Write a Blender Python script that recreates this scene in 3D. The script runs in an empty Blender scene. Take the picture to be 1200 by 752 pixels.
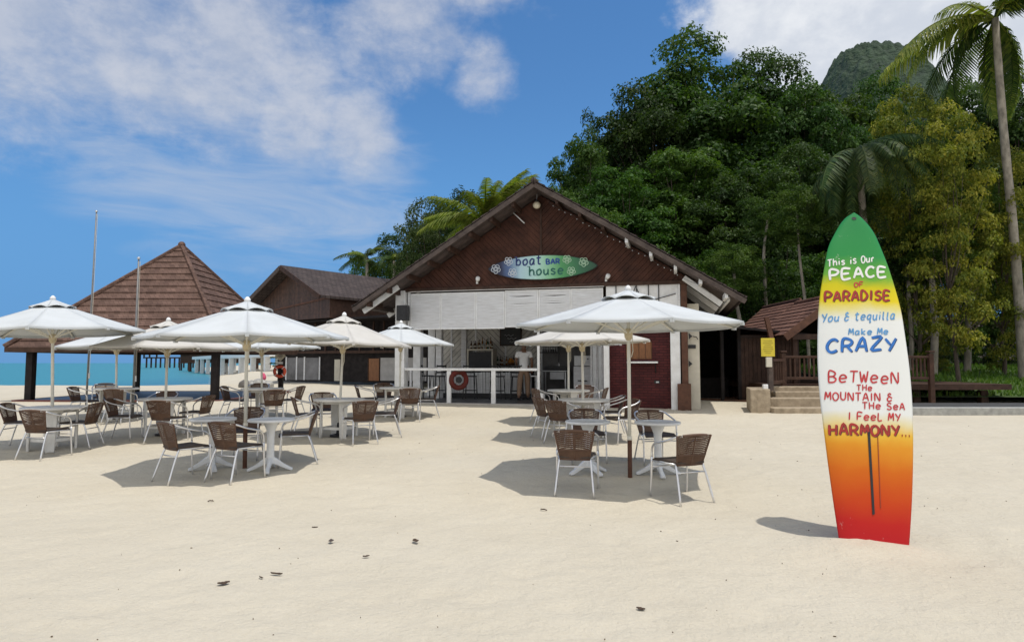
import bpy, bmesh, math, random
import numpy as np
from mathutils import Vector, Matrix, noise as mnoise

PI = math.pi
R_ = math.radians
sc = bpy.context.scene
COL = sc.collection

# ------------------------------------------------------------------ camera
CAM_H = 1.6
PITCH = math.atan(49 / 752.0)
cam_d = bpy.data.cameras.new('camera')
cam = bpy.data.objects.new('camera', cam_d)
COL.objects.link(cam)
cam.location = (0, 0, CAM_H)
cam.rotation_euler = (PI / 2 + PITCH, 0, 0)
cam_d.sensor_fit = 'HORIZONTAL'
cam_d.sensor_width = 36
cam_d.lens = 36 * 752 / 1200.0
cam_d.clip_start = 0.05
cam_d.clip_end = 9000
sc.camera = cam

# ------------------------------------------------------------------ light
SUN_DIR = Vector((0.25, -0.10, 1.0)).normalized()
sun_d = bpy.data.lights.new('sun', 'SUN')
sun_d.energy = 3.0
sun_d.angle = R_(0.53)
sun_d.color = (1.0, 0.95, 0.865)
sun = bpy.data.objects.new('sun', sun_d)
COL.objects.link(sun)
sun.location = (10, -5, 40)
sun.rotation_euler = SUN_DIR.to_track_quat('Z', 'Y').to_euler()

sc.view_settings.view_transform = 'Standard'
sc.view_settings.look = 'None'
sc.view_settings.exposure = 0.0
sc.view_settings.gamma = 1.0
sc.view_settings.use_curve_mapping = False
sc.cycles.max_bounces = 8
sc.cycles.transparent_max_bounces = 12
sc.cycles.caustics_reflective = False
sc.cycles.caustics_refractive = False


def pix_dir(u, v):
    a = (u - 600) / 752.0
    b = (376 - v) / 752.0
    return Vector((a, math.cos(PITCH) - b * math.sin(PITCH), math.sin(PITCH) + b * math.cos(PITCH)))


def at(u, v, Y):
    """photo pixel -> world point at depth Y"""
    d = pix_dir(u, v)
    return Vector((0, 0, CAM_H)) + d * (Y / d.y)


# world: nishita sky plus soft procedural clouds laid out by sky direction
world = bpy.data.worlds.new("World")
sc.world = world
world.use_nodes = True
wn, wl = world.node_tree.nodes, world.node_tree.links
wn.clear()
w_out = wn.new('ShaderNodeOutputWorld')
w_bg = wn.new('ShaderNodeBackground')
w_bg.inputs['Strength'].default_value = 0.105
sky = wn.new('ShaderNodeTexSky')
sky.sky_type = 'NISHITA'
sky.sun_disc = False
sky.sun_elevation = math.asin(SUN_DIR.z)
sky.sun_rotation = math.atan2(SUN_DIR.x, SUN_DIR.y)
sky.altitude = 0
sky.air_density = 1.0
sky.dust_density = 0.35
sky.ozone_density = 2.2
wl.new(w_bg.outputs[0], w_out.inputs[0])
w_tc = wn.new('ShaderNodeTexCoord')


def wmath(op, a, b=None, c=None, clamp=False):
    n = wn.new('ShaderNodeMath')
    n.operation = op
    n.use_clamp = clamp
    for i, x in enumerate((a, b, c)):
        if x is None:
            continue
        if isinstance(x, (int, float)):
            n.inputs[i].default_value = x
        else:
            wl.new(x, n.inputs[i])
    return n.outputs[0]


w_norm = wn.new('ShaderNodeVectorMath')
w_norm.operation = 'NORMALIZE'
wl.new(w_tc.outputs['Generated'], w_norm.inputs[0])
DIRV = w_norm.outputs[0]


def wnoise(scale, detail, rough, stretch=(1, 1, 1), dist=0.0, off=(0, 0, 0)):
    mp = wn.new('ShaderNodeMapping')
    mp.inputs['Scale'].default_value = stretch
    mp.inputs['Location'].default_value = off
    wl.new(DIRV, mp.inputs[0])
    n = wn.new('ShaderNodeTexNoise')
    n.inputs['Scale'].default_value = scale
    n.inputs['Detail'].default_value = detail
    n.inputs['Roughness'].default_value = rough
    n.inputs['Distortion'].default_value = dist
    wl.new(mp.outputs[0], n.inputs['Vector'])
    return n.outputs[0]


def wblob(u, v, rad_px):
    """soft mask round one direction of the sky, warped a little"""
    d = pix_dir(u, v).normalized()
    dt = wn.new('ShaderNodeVectorMath')
    dt.operation = 'DISTANCE'
    wl.new(DIRV, dt.inputs[0])
    dt.inputs[1].default_value = d
    r = rad_px / 752.0
    n = wn.new('ShaderNodeMapRange')
    n.interpolation_type = 'SMOOTHSTEP'
    n.inputs['From Min'].default_value = r * 1.25
    n.inputs['From Max'].default_value = r * 0.15
    wl.new(dt.outputs['Value'], n.inputs['Value'])
    return n.outputs[0]


def wmax(*xs):
    o = xs[0]
    for x in xs[1:]:
        o = wmath('MAXIMUM', o, x)
    return o


def wrange(x, a, b, c, d, smooth=True):
    n = wn.new('ShaderNodeMapRange')
    n.interpolation_type = 'SMOOTHSTEP' if smooth else 'LINEAR'
    n.inputs['From Min'].default_value = a
    n.inputs['From Max'].default_value = b
    n.inputs['To Min'].default_value = c
    n.inputs['To Max'].default_value = d
    wl.new(x, n.inputs['Value'])
    return n.outputs[0]


puff = wnoise(6.5, 10, 0.60, (1, 1, 1.35), 0.12, (3.1, 0.4, 1.7))
fine = wnoise(17, 9, 0.64, (1, 1, 1.5), 0.15, (0.3, 5.2, 2.2))
wisp = wnoise(4.0, 8, 0.6, (1, 1, 5.0), 0.7, (1.2, 7.0, 0.1))
m_soft = wmax(wblob(180, 40, 170), wblob(290, 60, 140), wblob(350, 130, 90), wblob(30, 60, 150),
              wblob(470, 25, 120), wblob(560, 85, 70), wblob(515, 55, 70), wblob(420, 150, 80), wblob(240, -120, 200), wblob(520, -120, 200))
m_bright = wmax(wblob(900, 10, 95), wblob(980, 30, 130), wblob(1080, 30, 150), wblob(1180, 60, 120), wblob(1000, -120, 240))
m_wisp = wmax(wblob(300, 190, 240), wblob(430, 235, 140), wblob(160, 170, 150))
tex = wmath('ADD', wmath('MULTIPLY', puff, 0.62), wmath('MULTIPLY', fine, 0.38))


# unseen bright cloud added behind and above the camera as fill light
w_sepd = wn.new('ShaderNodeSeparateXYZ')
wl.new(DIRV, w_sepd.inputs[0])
m_fill = wrange(w_sepd.outputs[1], 0.30, -0.25, 0, 1)
c_fill = wrange(wmath('ADD', tex, wmath('MULTIPLY', m_fill, 0.62)), 0.70, 1.0, 0, 0.92)
c_soft = wrange(wmath('ADD', tex, wmath('MULTIPLY', m_soft, 0.50)), 0.70, 1.08, 0, 0.76)
c_bright = wrange(wmath('ADD', tex, wmath('MULTIPLY', m_bright, 0.62)), 0.74, 1.0, 0, 0.95)
c_wisp = wrange(wmath('MULTIPLY', wisp, m_wisp), 0.26, 0.72, 0, 0.55)
# distant small cloud and haze low over the sea
w_sep = wn.new('ShaderNodeSeparateXYZ')
wl.new(DIRV, w_sep.inputs[0])


def wmix(fac, a, b):
    n = wn.new('ShaderNodeMix')
    n.data_type = 'RGBA'
    wl.new(fac, n.inputs['Factor'])
    for s, x in (('A', a), ('B', b)):
        i = [k for k in n.inputs if k.name == s and k.type == 'RGBA'][0]
        if isinstance(x, tuple):
            i.default_value = x
        else:
            wl.new(x, i)
    return [k for k in n.outputs if k.type == 'RGBA'][0]


w_hsv = wn.new('ShaderNodeHueSaturation')
w_hsv.inputs['Saturation'].default_value = 1.0
w_hsv.inputs['Value'].default_value = 1.0
wl.new(sky.outputs[0], w_hsv.inputs['Color'])
w_mul = wn.new('ShaderNodeMix')
w_mul.data_type = 'RGBA'
w_mul.blend_type = 'MULTIPLY'
w_mul.inputs['Factor'].default_value = 1.0
_i = [k for k in w_mul.inputs if k.type == 'RGBA']
wl.new(w_hsv.outputs[0], _i[0])
_i[1].default_value = (0.62, 1.02, 1.30, 1)
skyc = [k for k in w_mul.outputs if k.type == 'RGBA'][0]
# clear tropical air: the low sky over the sea stays blue
skyc = wmix(wrange(w_sep.outputs[2], 0.40, 0.04, 0, 0.90), skyc, (1.10, 2.95, 6.15, 1))
cl_grey = wmix(wrange(fine, 0.35, 0.68, 0, 1), (4.9, 5.3, 6.2, 1), (6.0, 6.2, 6.8, 1))
cl_white = wmix(wrange(tex, 0.42, 0.66, 0, 1), (6.3, 6.7, 7.4, 1), (8.2, 8.4, 8.7, 1))
skyc = wmix(c_wisp, skyc, (5.2, 5.7, 6.6, 1))
skyc = wmix(c_soft, skyc, cl_grey)
skyc = wmix(c_bright, skyc, cl_white)
skyc = wmix(c_fill, skyc, (9.6, 9.6, 9.6, 1))
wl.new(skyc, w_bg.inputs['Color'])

# ------------------------------------------------------------------ helpers


def tag(o, label=None, cat=None, group=None, kind=None):
    if label:
        o['label'] = label
    if cat:
        o['category'] = cat
    if group:
        o['group'] = group
    if kind:
        o['kind'] = kind
    return o


def empty(name, loc=(0, 0, 0), rot=(0, 0, 0), label=None, cat=None, group=None):
    o = bpy.data.objects.new(name, None)
    o.empty_display_size = 0.2
    COL.objects.link(o)
    o.location = loc
    o.rotation_euler = rot
    return tag(o, label, cat, group)


def kids(o):
    return list(o.children)


def copy_tree(o, parent=None):
    c = o.copy()
    COL.objects.link(c)
    if parent is not None:
        c.parent = parent
    for ch in kids(o):
        copy_tree(ch, c)
    return c


class MB:
    """collects shapes, then links them as one mesh object"""

    def __init__(s):
        s.v = []
        s.f = []
        s.m = []
        s.cur = 0

    def add(s, vs, fs):
        o = len(s.v)
        s.v += [tuple(p) for p in vs]
        s.f += [tuple(i + o for i in f) for f in fs]
        s.m += [s.cur] * len(fs)
        return s

    def box(s, c, d, rz=0.0):
        x, y, z = d[0] / 2, d[1] / 2, d[2] / 2
        ca, sa = math.cos(rz), math.sin(rz)
        vs = []
        for dz in (-z, z):
            for dx, dy in ((-x, -y), (x, -y), (x, y), (-x, y)):
                vs.append((c[0] + dx * ca - dy * sa, c[1] + dx * sa + dy * ca, c[2] + dz))
        return s.add(vs, [(3, 2, 1, 0), (4, 5, 6, 7), (0, 1, 5, 4), (1, 2, 6, 5), (2, 3, 7, 6), (3, 0, 4, 7)])

    def box2(s, a, b):
        return s.box([(a[i] + b[i]) / 2 for i in range(3)], [abs(b[i] - a[i]) for i in range(3)])

    def beam(s, p, q, w, h, up=(0, 0, 1)):
        p, q = Vector(p), Vector(q)
        t = (q - p).normalized()
        u = Vector(up)
        side = t.cross(u)
        if side.length < 1e-4:
            side = t.cross(Vector((0, 1, 0)))
        side.normalize()
        u = side.cross(t).normalized()
        vs = []
        for e in (p, q):
            for a, b in ((-1, -1), (1, -1), (1, 1), (-1, 1)):
                vs.append(e + side * (a * w / 2) + u * (b * h / 2))
        return s.add(vs, [(3, 2, 1, 0), (4, 5, 6, 7), (0, 1, 5, 4), (1, 2, 6, 5), (2, 3, 7, 6), (3, 0, 4, 7)])

    def tube(s, pts, r, n=8, cap=True):
        pts = [Vector(p) for p in pts]
        k = len(pts)
        rs = r if isinstance(r, (list, tuple)) else [r] * k
        nrm = None
        rings = []
        for i, p in enumerate(pts):
            t = (pts[min(i + 1, k - 1)] - pts[max(i - 1, 0)]).normalized()
            if nrm is None:
                a = Vector((0, 0, 1)) if abs(t.z) < 0.9 else Vector((1, 0, 0))
                nrm = (a - t * a.dot(t)).normalized()
            else:
                nrm = (nrm - t * nrm.dot(t)).normalized()
            b = t.cross(nrm)
            rings.append([p + (nrm * math.cos(2 * PI * j / n) + b * math.sin(2 * PI * j / n)) * rs[i] for j in range(n)])
        vs = [q for ring in rings for q in ring]
        fs = []
        for i in range(k - 1):
            for j in range(n):
                j2 = (j + 1) % n
                fs.append((i * n + j, i * n + j2, (i + 1) * n + j2, (i + 1) * n + j))
        if cap:
            fs.append(tuple(range(n - 1, -1, -1)))
            fs.append(tuple((k - 1) * n + j for j in range(n)))
        return s.add(vs, fs)

    def lathe(s, prof, n=20, c=(0, 0, 0)):
        vs, fs = [], []
        for r, z in prof:
            for j in range(n):
                a = 2 * PI * j / n
                vs.append((c[0] + r * math.cos(a), c[1] + r * math.sin(a), c[2] + z))
        for i in range(len(prof) - 1):
            for j in range(n):
                j2 = (j + 1) % n
                fs.append((i * n + j, i * n + j2, (i + 1) * n + j2, (i + 1) * n + j))
        fs.append(tuple(range(n - 1, -1, -1)))
        fs.append(tuple((len(prof) - 1) * n + j for j in range(n)))
        return s.add(vs, fs)

    def prism(s, poly, f):
        """poly: list of 2d points; f(a, b, k) -> 3d point for k = 0 and 1"""
        n = len(poly)
        vs = [f(a, b, 0) for a, b in poly] + [f(a, b, 1) for a, b in poly]
        fs = [tuple(range(n - 1, -1, -1)), tuple(range(n, 2 * n))]
        for i in range(n):
            j = (i + 1) % n
            fs.append((i, j, n + j, n + i))
        return s.add(vs, fs)

    def sphere(s, c, r, n=12, m=8, sc3=(1, 1, 1)):
        prof = [(max(1e-4, math.sin(PI * i / m)) * r, -math.cos(PI * i / m) * r) for i in range(m + 1)]
        o = len(s.v)
        s.lathe(prof, n)
        for i in range(o, len(s.v)):
            x, y, z = s.v[i]
            s.v[i] = (c[0] + x * sc3[0], c[1] + y * sc3[1], c[2] + z * sc3[2])
        return s

    def torus(s, c, R, r, axis='Y', n=28, m=10):
        vs, fs = [], []
        for i in range(n):
            a = 2 * PI * i / n
            for j in range(m):
                b = 2 * PI * j / m
                x, z, y = (R + r * math.cos(b)) * math.cos(a), (R + r * math.cos(b)) * math.sin(a), r * math.sin(b)
                p = (x, y, z) if axis == 'Y' else ((y, x, z) if axis == 'X' else (x, z, y))
                vs.append((c[0] + p[0], c[1] + p[1], c[2] + p[2]))
        for i in range(n):
            for j in range(m):
                i2, j2 = (i + 1) % n, (j + 1) % m
                fs.append((i * m + j, i * m + j2, i2 * m + j2, i2 * m + j))
        return s.add(vs, fs)

    def mesh(s, name, mats, smooth=False):
        me = bpy.data.meshes.new(name)
        me.from_pydata(s.v, [], s.f)
        if not isinstance(mats, (list, tuple)):
            mats = [mats]
        for m in mats:
            me.materials.append(m)
        if len(mats) > 1:
            me.polygons.foreach_set('material_index', s.m)
        bm = bmesh.new()
        bm.from_mesh(me)
        bmesh.ops.recalc_face_normals(bm, faces=bm.faces)
        bm.to_mesh(me)
        bm.free()
        if smooth:
            me.polygons.foreach_set('use_smooth', [True] * len(me.polygons))
        me.update()
        return me

    def build(s, name, mat, parent=None, smooth=False, bevel=0.0, loc=None, auto=None):
        me = s.mesh(name, mat, smooth)
        o = bpy.data.objects.new(name, me)
        COL.objects.link(o)
        if loc is not None:
            o.location = loc
        if parent is not None:
            o.parent = parent
        if auto:
            try:
                me.set_sharp_from_angle(angle=R_(auto))
            except Exception:
                pass
        if bevel > 0:
            b = o.modifiers.new('bevel', 'BEVEL')
            b.width = bevel
            b.segments = 2
            b.limit_method = 'ANGLE'
            b.angle_limit = R_(40)
        return o


def clip_poly(poly, a, b, c):
    """keep a*x+b*y+c >= 0"""
    out = []
    n = len(poly)
    for i in range(n):
        p, q = poly[i], poly[(i + 1) % n]
        dp, dq = a * p[0] + b * p[1] + c, a * q[0] + b * q[1] + c
        if dp >= 0:
            out.append(p)
        if (dp >= 0) != (dq >= 0):
            t = dp / (dp - dq)
            out.append((p[0] + (q[0] - p[0]) * t, p[1] + (q[1] - p[1]) * t))
    return out


# ------------------------------------------------------------------ materials
MATS = {}


def mat(name, col, rough=0.6, var=0.12, scale=6.0, bump=0.0, bscale=40.0, metal=0.0, spec=0.5,
        stretch=(1, 1, 1), col2=None, detail=6, streak=None):
    """principled material with real variation of the surface's own colour and a bump"""
    if name in MATS:
        return MATS[name]
    m = bpy.data.materials.new(name)
    m.use_nodes = True
    nt = m.node_tree
    b = nt.nodes['Principled BSDF']
    b.inputs['Roughness'].default_value = rough
    b.inputs['Metallic'].default_value = metal
    b.inputs['Specular IOR Level'].default_value = spec
    tc = nt.nodes.new('ShaderNodeTexCoord')
    mp = nt.nodes.new('ShaderNodeMapping')
    mp.inputs['Scale'].default_value = stretch
    nt.links.new(tc.outputs['Object'], mp.inputs[0])
    n = nt.nodes.new('ShaderNodeTexNoise')
    n.inputs['Scale'].default_value = scale
    n.inputs['Detail'].default_value = detail
    n.inputs['Roughness'].default_value = 0.6
    nt.links.new(mp.outputs[0], n.inputs['Vector'])
    r = nt.nodes.new('ShaderNodeValToRGB')
    c2 = col2 or tuple(max(0.0, c * (1 - 2 * var)) for c in col)
    c1 = tuple(min(1.0, c * (1 + var)) for c in col)
    r.color_ramp.elements[0].position = 0.3
    r.color_ramp.elements[1].position = 0.7
    r.color_ramp.elements[0].color = (*c2, 1)
    r.color_ramp.elements[1].color = (*c1, 1)
    nt.links.new(n.outputs[0], r.inputs[0])
    nt.links.new(r.outputs[0], b.inputs['Base Color'])
    if bump > 0:
        n2 = nt.nodes.new('ShaderNodeTexNoise')
        n2.inputs['Scale'].default_value = bscale
        n2.inputs['Detail'].default_value = 5
        nt.links.new(mp.outputs[0], n2.inputs['Vector'])
        bp = nt.nodes.new('ShaderNodeBump')
        bp.inputs['Strength'].default_value = bump
        bp.inputs['Distance'].default_value = 0.02
        nt.links.new(n2.outputs[0], bp.inputs['Height'])
        nt.links.new(bp.outputs[0], b.inputs['Normal'])
    MATS[name] = m
    return m


def nodes_of(m):
    nt = m.node_tree
    return nt, nt.nodes, nt.links, nt.nodes['Principled BSDF']


M = {}
M['white_paint'] = mat('white_paint', (0.80, 0.81, 0.82), 0.5, 0.05, 5, 0.25, 30, col2=(0.68, 0.68, 0.67))
M['weathered_white'] = mat('weathered_white', (0.80, 0.81, 0.83), 0.65, 0.05, 3, 0.4, 30, stretch=(1, 1, 9), col2=(0.66, 0.66, 0.66))
M['cream'] = mat('cream', (0.62, 0.58, 0.48), 0.7, 0.08, 3, 0.2, 40)
M['gable_wood'] = mat('gable_wood', (0.078, 0.032, 0.021), 0.65, 0.2, 2.2, 0.5, 35, spec=0.2, col2=(0.034, 0.015, 0.011), detail=9)
M['dark_wood'] = mat('dark_wood', (0.060, 0.032, 0.022), 0.65, 0.25, 5, 0.5, 40, spec=0.25)
M['post_wood'] = mat('post_wood', (0.115, 0.052, 0.032), 0.6, 0.2, 6, 0.5, 40, spec=0.3)
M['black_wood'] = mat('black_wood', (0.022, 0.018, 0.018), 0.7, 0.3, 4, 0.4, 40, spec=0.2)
M['door_wood'] = mat('door_wood', (0.26, 0.105, 0.035), 0.5, 0.2, 5, 0.3, 30, stretch=(6, 6, 1))
M['fascia'] = mat('fascia', (0.085, 0.062, 0.052), 0.75, 0.2, 6, 0.5, 40, col2=(0.045, 0.032, 0.027))
M['dark_floor'] = mat('dark_floor', (0.045, 0.048, 0.056), 0.35, 0.2, 4, 0.15, 20)
M['alu'] = mat('alu', (0.72, 0.72, 0.73), 0.34, 0.06, 9, 0.08, 60, metal=0.85)
M['white_metal'] = mat('white_metal', (0.76, 0.76, 0.75), 0.4, 0.05, 8, 0.05, 40)
M['plastic_white'] = mat('plastic_white', (0.70, 0.72, 0.74), 0.33, 0.06, 4, 0.12, 25, col2=(0.60, 0.61, 0.62))
M['table_white'] = mat('table_white', (0.74, 0.73, 0.70), 0.45, 0.08, 5, 0.25, 30, col2=(0.58, 0.57, 0.54))
M['pole_white'] = mat('pole_white', (0.76, 0.74, 0.66), 0.45, 0.06, 5, 0.1, 30)
M['pole_hub'] = mat('pole_hub', (0.62, 0.52, 0.34), 0.5, 0.1, 9)
M['black'] = mat('black', (0.015, 0.015, 0.017), 0.45, 0.2, 5)
M['black_metal'] = mat('black_metal', (0.022, 0.022, 0.024), 0.4, 0.2, 8, 0.1, 40, metal=0.3)
M['dark_glass'] = mat('dark_glass', (0.025, 0.03, 0.035), 0.08, 0.1, 2)
M['stone'] = mat('stone', (0.37, 0.30, 0.215), 0.85, 0.16, 7, 0.7, 50, col2=(0.24, 0.19, 0.13))
M['kerb_stone'] = mat('kerb_stone', (0.36, 0.36, 0.34), 0.85, 0.15, 6, 0.6, 40)
M['rock'] = mat('rock', (0.42, 0.41, 0.39), 0.9, 0.2, 3, 0.9, 8, col2=(0.2, 0.2, 0.19))
M['orange'] = mat('orange', (0.62, 0.085, 0.035), 0.5, 0.1, 6)
M['ring_red'] = mat('ring_red', (0.13, 0.018, 0.016), 0.7, 0.2, 5, col2=(0.085, 0.030, 0.022), spec=0.2)
M['red_roof'] = mat('red_roof', (0.40, 0.085, 0.045), 0.7, 0.2, 0.6, 0.3, 5)
M['yellow_sign'] = mat('yellow_sign', (0.62, 0.50, 0.035), 0.5, 0.08, 5)
M['steel'] = mat('steel', (0.52, 0.53, 0.54), 0.35, 0.1, 5, metal=0.6)
M['pink'] = mat('pink', (0.65, 0.10, 0.20), 0.6, 0.1, 5)
M['bark'] = mat('bark', (0.095, 0.074, 0.056), 0.9, 0.25, 4, 0.9, 18, stretch=(3, 3, 1))
M['pale_bark'] = mat('pale_bark', (0.30, 0.27, 0.22), 0.9, 0.25, 3, 0.8, 14, stretch=(2, 2, 1))
M['leaf_litter'] = mat('leaf_litter', (0.075, 0.045, 0.025), 0.8, 0.3, 30)
M['skin'] = mat('skin', (0.15, 0.075, 0.045), 0.5, 0.06, 10)
M['hair'] = mat('hair', (0.008, 0.007, 0.007), 0.5, 0.1, 30)
M['shirt'] = mat('shirt', (0.74, 0.74, 0.74), 0.8, 0.05, 10, 0.3, 20)
M['trousers'] = mat('trousers', (0.24, 0.155, 0.10), 0.8, 0.1, 10, 0.3, 20)
M['concrete'] = mat('concrete', (0.46, 0.43, 0.39), 0.85, 0.1, 3, 0.4, 30)


def planks_mat(name, col, axis=0, width=0.13, groove=0.018, rough=0.6, var=0.25, dark=0.25):
    """boards with narrow real grooves across one axis, each board its own tint"""
    m = mat(name, col, rough, var, 5, 0.0)
    nt, N, L, b = nodes_of(m)
    tc = N.new('ShaderNodeTexCoord')
    sep = N.new('ShaderNodeSeparateXYZ')
    L.new(tc.outputs['Object'], sep.inputs[0])
    dv = N.new('ShaderNodeMath'); dv.operation = 'DIVIDE'; dv.inputs[1].default_value = width
    L.new(sep.outputs[axis], dv.inputs[0])
    fr = N.new('ShaderNodeMath'); fr.operation = 'FRACT'
    L.new(dv.outputs[0], fr.inputs[0])
    pp = N.new('ShaderNodeMath'); pp.operation = 'PINGPONG'; pp.inputs[1].default_value = 0.5
    L.new(dv.outputs[0], pp.inputs[0])
    mr = N.new('ShaderNodeMapRange')
    mr.inputs['From Min'].default_value = 0.0
    mr.inputs['From Max'].default_value = groove / width
    L.new(pp.outputs[0], mr.inputs['Value'])
    bp = N.new('ShaderNodeBump')
    bp.inputs['Strength'].default_value = 0.9
    bp.inputs['Distance'].default_value = 0.012
    L.new(mr.outputs[0], bp.inputs['Height'])
    L.new(bp.outputs[0], b.inputs['Normal'])
    fl = N.new('ShaderNodeMath'); fl.operation = 'FLOOR'
    L.new(dv.outputs[0], fl.inputs[0])
    wnz = N.new('ShaderNodeTexWhiteNoise'); wnz.noise_dimensions = '1D'
    L.new(fl.outputs[0], wnz.inputs['W'])
    hs = N.new('ShaderNodeHueSaturation')
    old = b.inputs['Base Color'].links[0].from_socket
    L.new(old, hs.inputs['Color'])
    mv = N.new('ShaderNodeMapRange')
    mv.inputs['To Min'].default_value = 1 - dark
    mv.inputs['To Max'].default_value = 1 + dark
    L.new(wnz.outputs['Value'], mv.inputs['Value'])
    L.new(mv.outputs[0], hs.inputs['Value'])
    L.new(hs.outputs[0], b.inputs['Base Color'])
    return m


M['brown_planks'] = planks_mat('brown_planks', (0.075, 0.038, 0.026), 0, 0.14)
M['roof_boards'] = planks_mat('roof_boards', (0.085, 0.062, 0.055), 1, 0.16, rough=0.75)


def tile_mat(name, c1, c2, mortar, axis_map, sx, sy, rough=0.75, msize=0.03, offset=0.5, bump=0.6):
    """roof tiles / bricks: axis_map gives which object axes run along and across the courses"""
    m = bpy.data.materials.new(name)
    m.use_nodes = True
    nt, N, L, b = nodes_of(m)
    b.inputs['Roughness'].default_value = rough
    b.inputs['Specular IOR Level'].default_value = 0.25
    tc = N.new('ShaderNodeTexCoord')
    sep = N.new('ShaderNodeSeparateXYZ')
    L.new(tc.outputs['Object'], sep.inputs[0])
    cb = N.new('ShaderNodeCombineXYZ')
    L.new(sep.outputs[axis_map[0]], cb.inputs[0])
    L.new(sep.outputs[axis_map[1]], cb.inputs[1])
    br = N.new('ShaderNodeTexBrick')
    br.inputs['Scale'].default_value = 1.0
    br.inputs['Brick Width'].default_value = sx
    br.inputs['Row Height'].default_value = sy
    br.inputs['Mortar Size'].default_value = msize
    br.inputs['Mortar Smooth'].default_value = 0.3
    br.offset = offset
    br.inputs['Color1'].default_value = (*c1, 1)
    br.inputs['Color2'].default_value = (*c2, 1)
    br.inputs['Mortar'].default_value = (*mortar, 1)
    L.new(cb.outputs[0], br.inputs['Vector'])
    n = N.new('ShaderNodeTexNoise')
    n.inputs['Scale'].default_value = 1.6
    n.inputs['Detail'].default_value = 7
    L.new(tc.outputs['Object'], n.inputs['Vector'])
    hs = N.new('ShaderNodeHueSaturation')
    mv = N.new('ShaderNodeMapRange')
    mv.inputs['From Min'].default_value = 0.3
    mv.inputs['From Max'].default_value = 0.7
    mv.inputs['To Min'].default_value = 0.75
    mv.inputs['To Max'].default_value = 1.2
    L.new(n.outputs[0], mv.inputs['Value'])
    L.new(mv.outputs[0], hs.inputs['Value'])
    L.new(br.outputs['Color'], hs.inputs['Color'])
    L.new(hs.outputs[0], b.inputs['Base Color'])
    bp = N.new('ShaderNodeBump')
    bp.inputs['Strength'].default_value = bump
    bp.inputs['Distance'].default_value = 0.02
    bp.invert = True
    L.new(br.outputs['Fac'], bp.inputs['Height'])
    L.new(bp.outputs[0], b.inputs['Normal'])
    return m


M['brick_red'] = tile_mat('brick_red', (0.064, 0.011, 0.013), (0.100, 0.018, 0.018), (0.035, 0.008, 0.010), (0, 2), 0.22, 0.075, 0.5, 0.008, bump=0.8)
M['dark_tiles'] = tile_mat('dark_tiles', (0.055, 0.042, 0.040), (0.075, 0.058, 0.054), (0.025, 0.018, 0.017), (1, 0), 0.3, 0.26, 0.8, 0.02)
M['brown_tiles'] = tile_mat('brown_tiles', (0.15, 0.075, 0.055), (0.19, 0.10, 0.072), (0.06, 0.03, 0.025), (1, 0), 0.28, 0.24, 0.75, 0.022)


def canvas_mat(name, ca, cb):
    m = bpy.data.materials.new(name)
    m.use_nodes = True
    nt, N, L, b = nodes_of(m)
    b.inputs['Roughness'].default_value = 0.85
    b.inputs['Specular IOR Level'].default_value = 0.15
    tc = N.new('ShaderNodeTexCoord')
    n = N.new('ShaderNodeTexNoise'); n.inputs['Scale'].default_value = 2.2; n.inputs['Detail'].default_value = 6
    L.new(tc.outputs['Object'], n.inputs['Vector'])
    oi = N.new('ShaderNodeObjectInfo')
    r = N.new('ShaderNodeValToRGB')
    r.color_ramp.elements[0].position = 0.3; r.color_ramp.elements[0].color = (*ca, 1)
    r.color_ramp.elements[1].position = 0.62; r.color_ramp.elements[1].color = (*cb, 1)
    L.new(n.outputs[0], r.inputs[0]); L.new(r.outputs[0], b.inputs['Base Color'])
    tr = N.new('ShaderNodeBsdfTranslucent'); tr.inputs[0].default_value = (0.72, 0.68, 0.58, 1)
    mx = N.new('ShaderNodeMixShader'); mx.inputs[0].default_value = 0.22
    L.new(b.outputs[0], mx.inputs[1]); L.new(tr.outputs[0], mx.inputs[2])
    L.new(mx.outputs[0], N['Material Output'].inputs['Surface'])
    n2 = N.new('ShaderNodeTexNoise'); n2.inputs['Scale'].default_value = 3.0; n2.inputs['Detail'].default_value = 3
    L.new(tc.outputs['Object'], n2.inputs['Vector'])
    bp = N.new('ShaderNodeBump'); bp.inputs['Strength'].default_value = 0.22; bp.inputs['Distance'].default_value = 0.02
    L.new(n2.outputs[0], bp.inputs['Height']); L.new(bp.outputs[0], b.inputs['Normal'])
    return m


M['canvas'] = canvas_mat('canvas_white', (0.60, 0.63, 0.65), (0.675, 0.71, 0.74))
M['canvas_cream'] = canvas_mat('canvas_cream', (0.60, 0.58, 0.545), (0.675, 0.66, 0.63))


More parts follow.
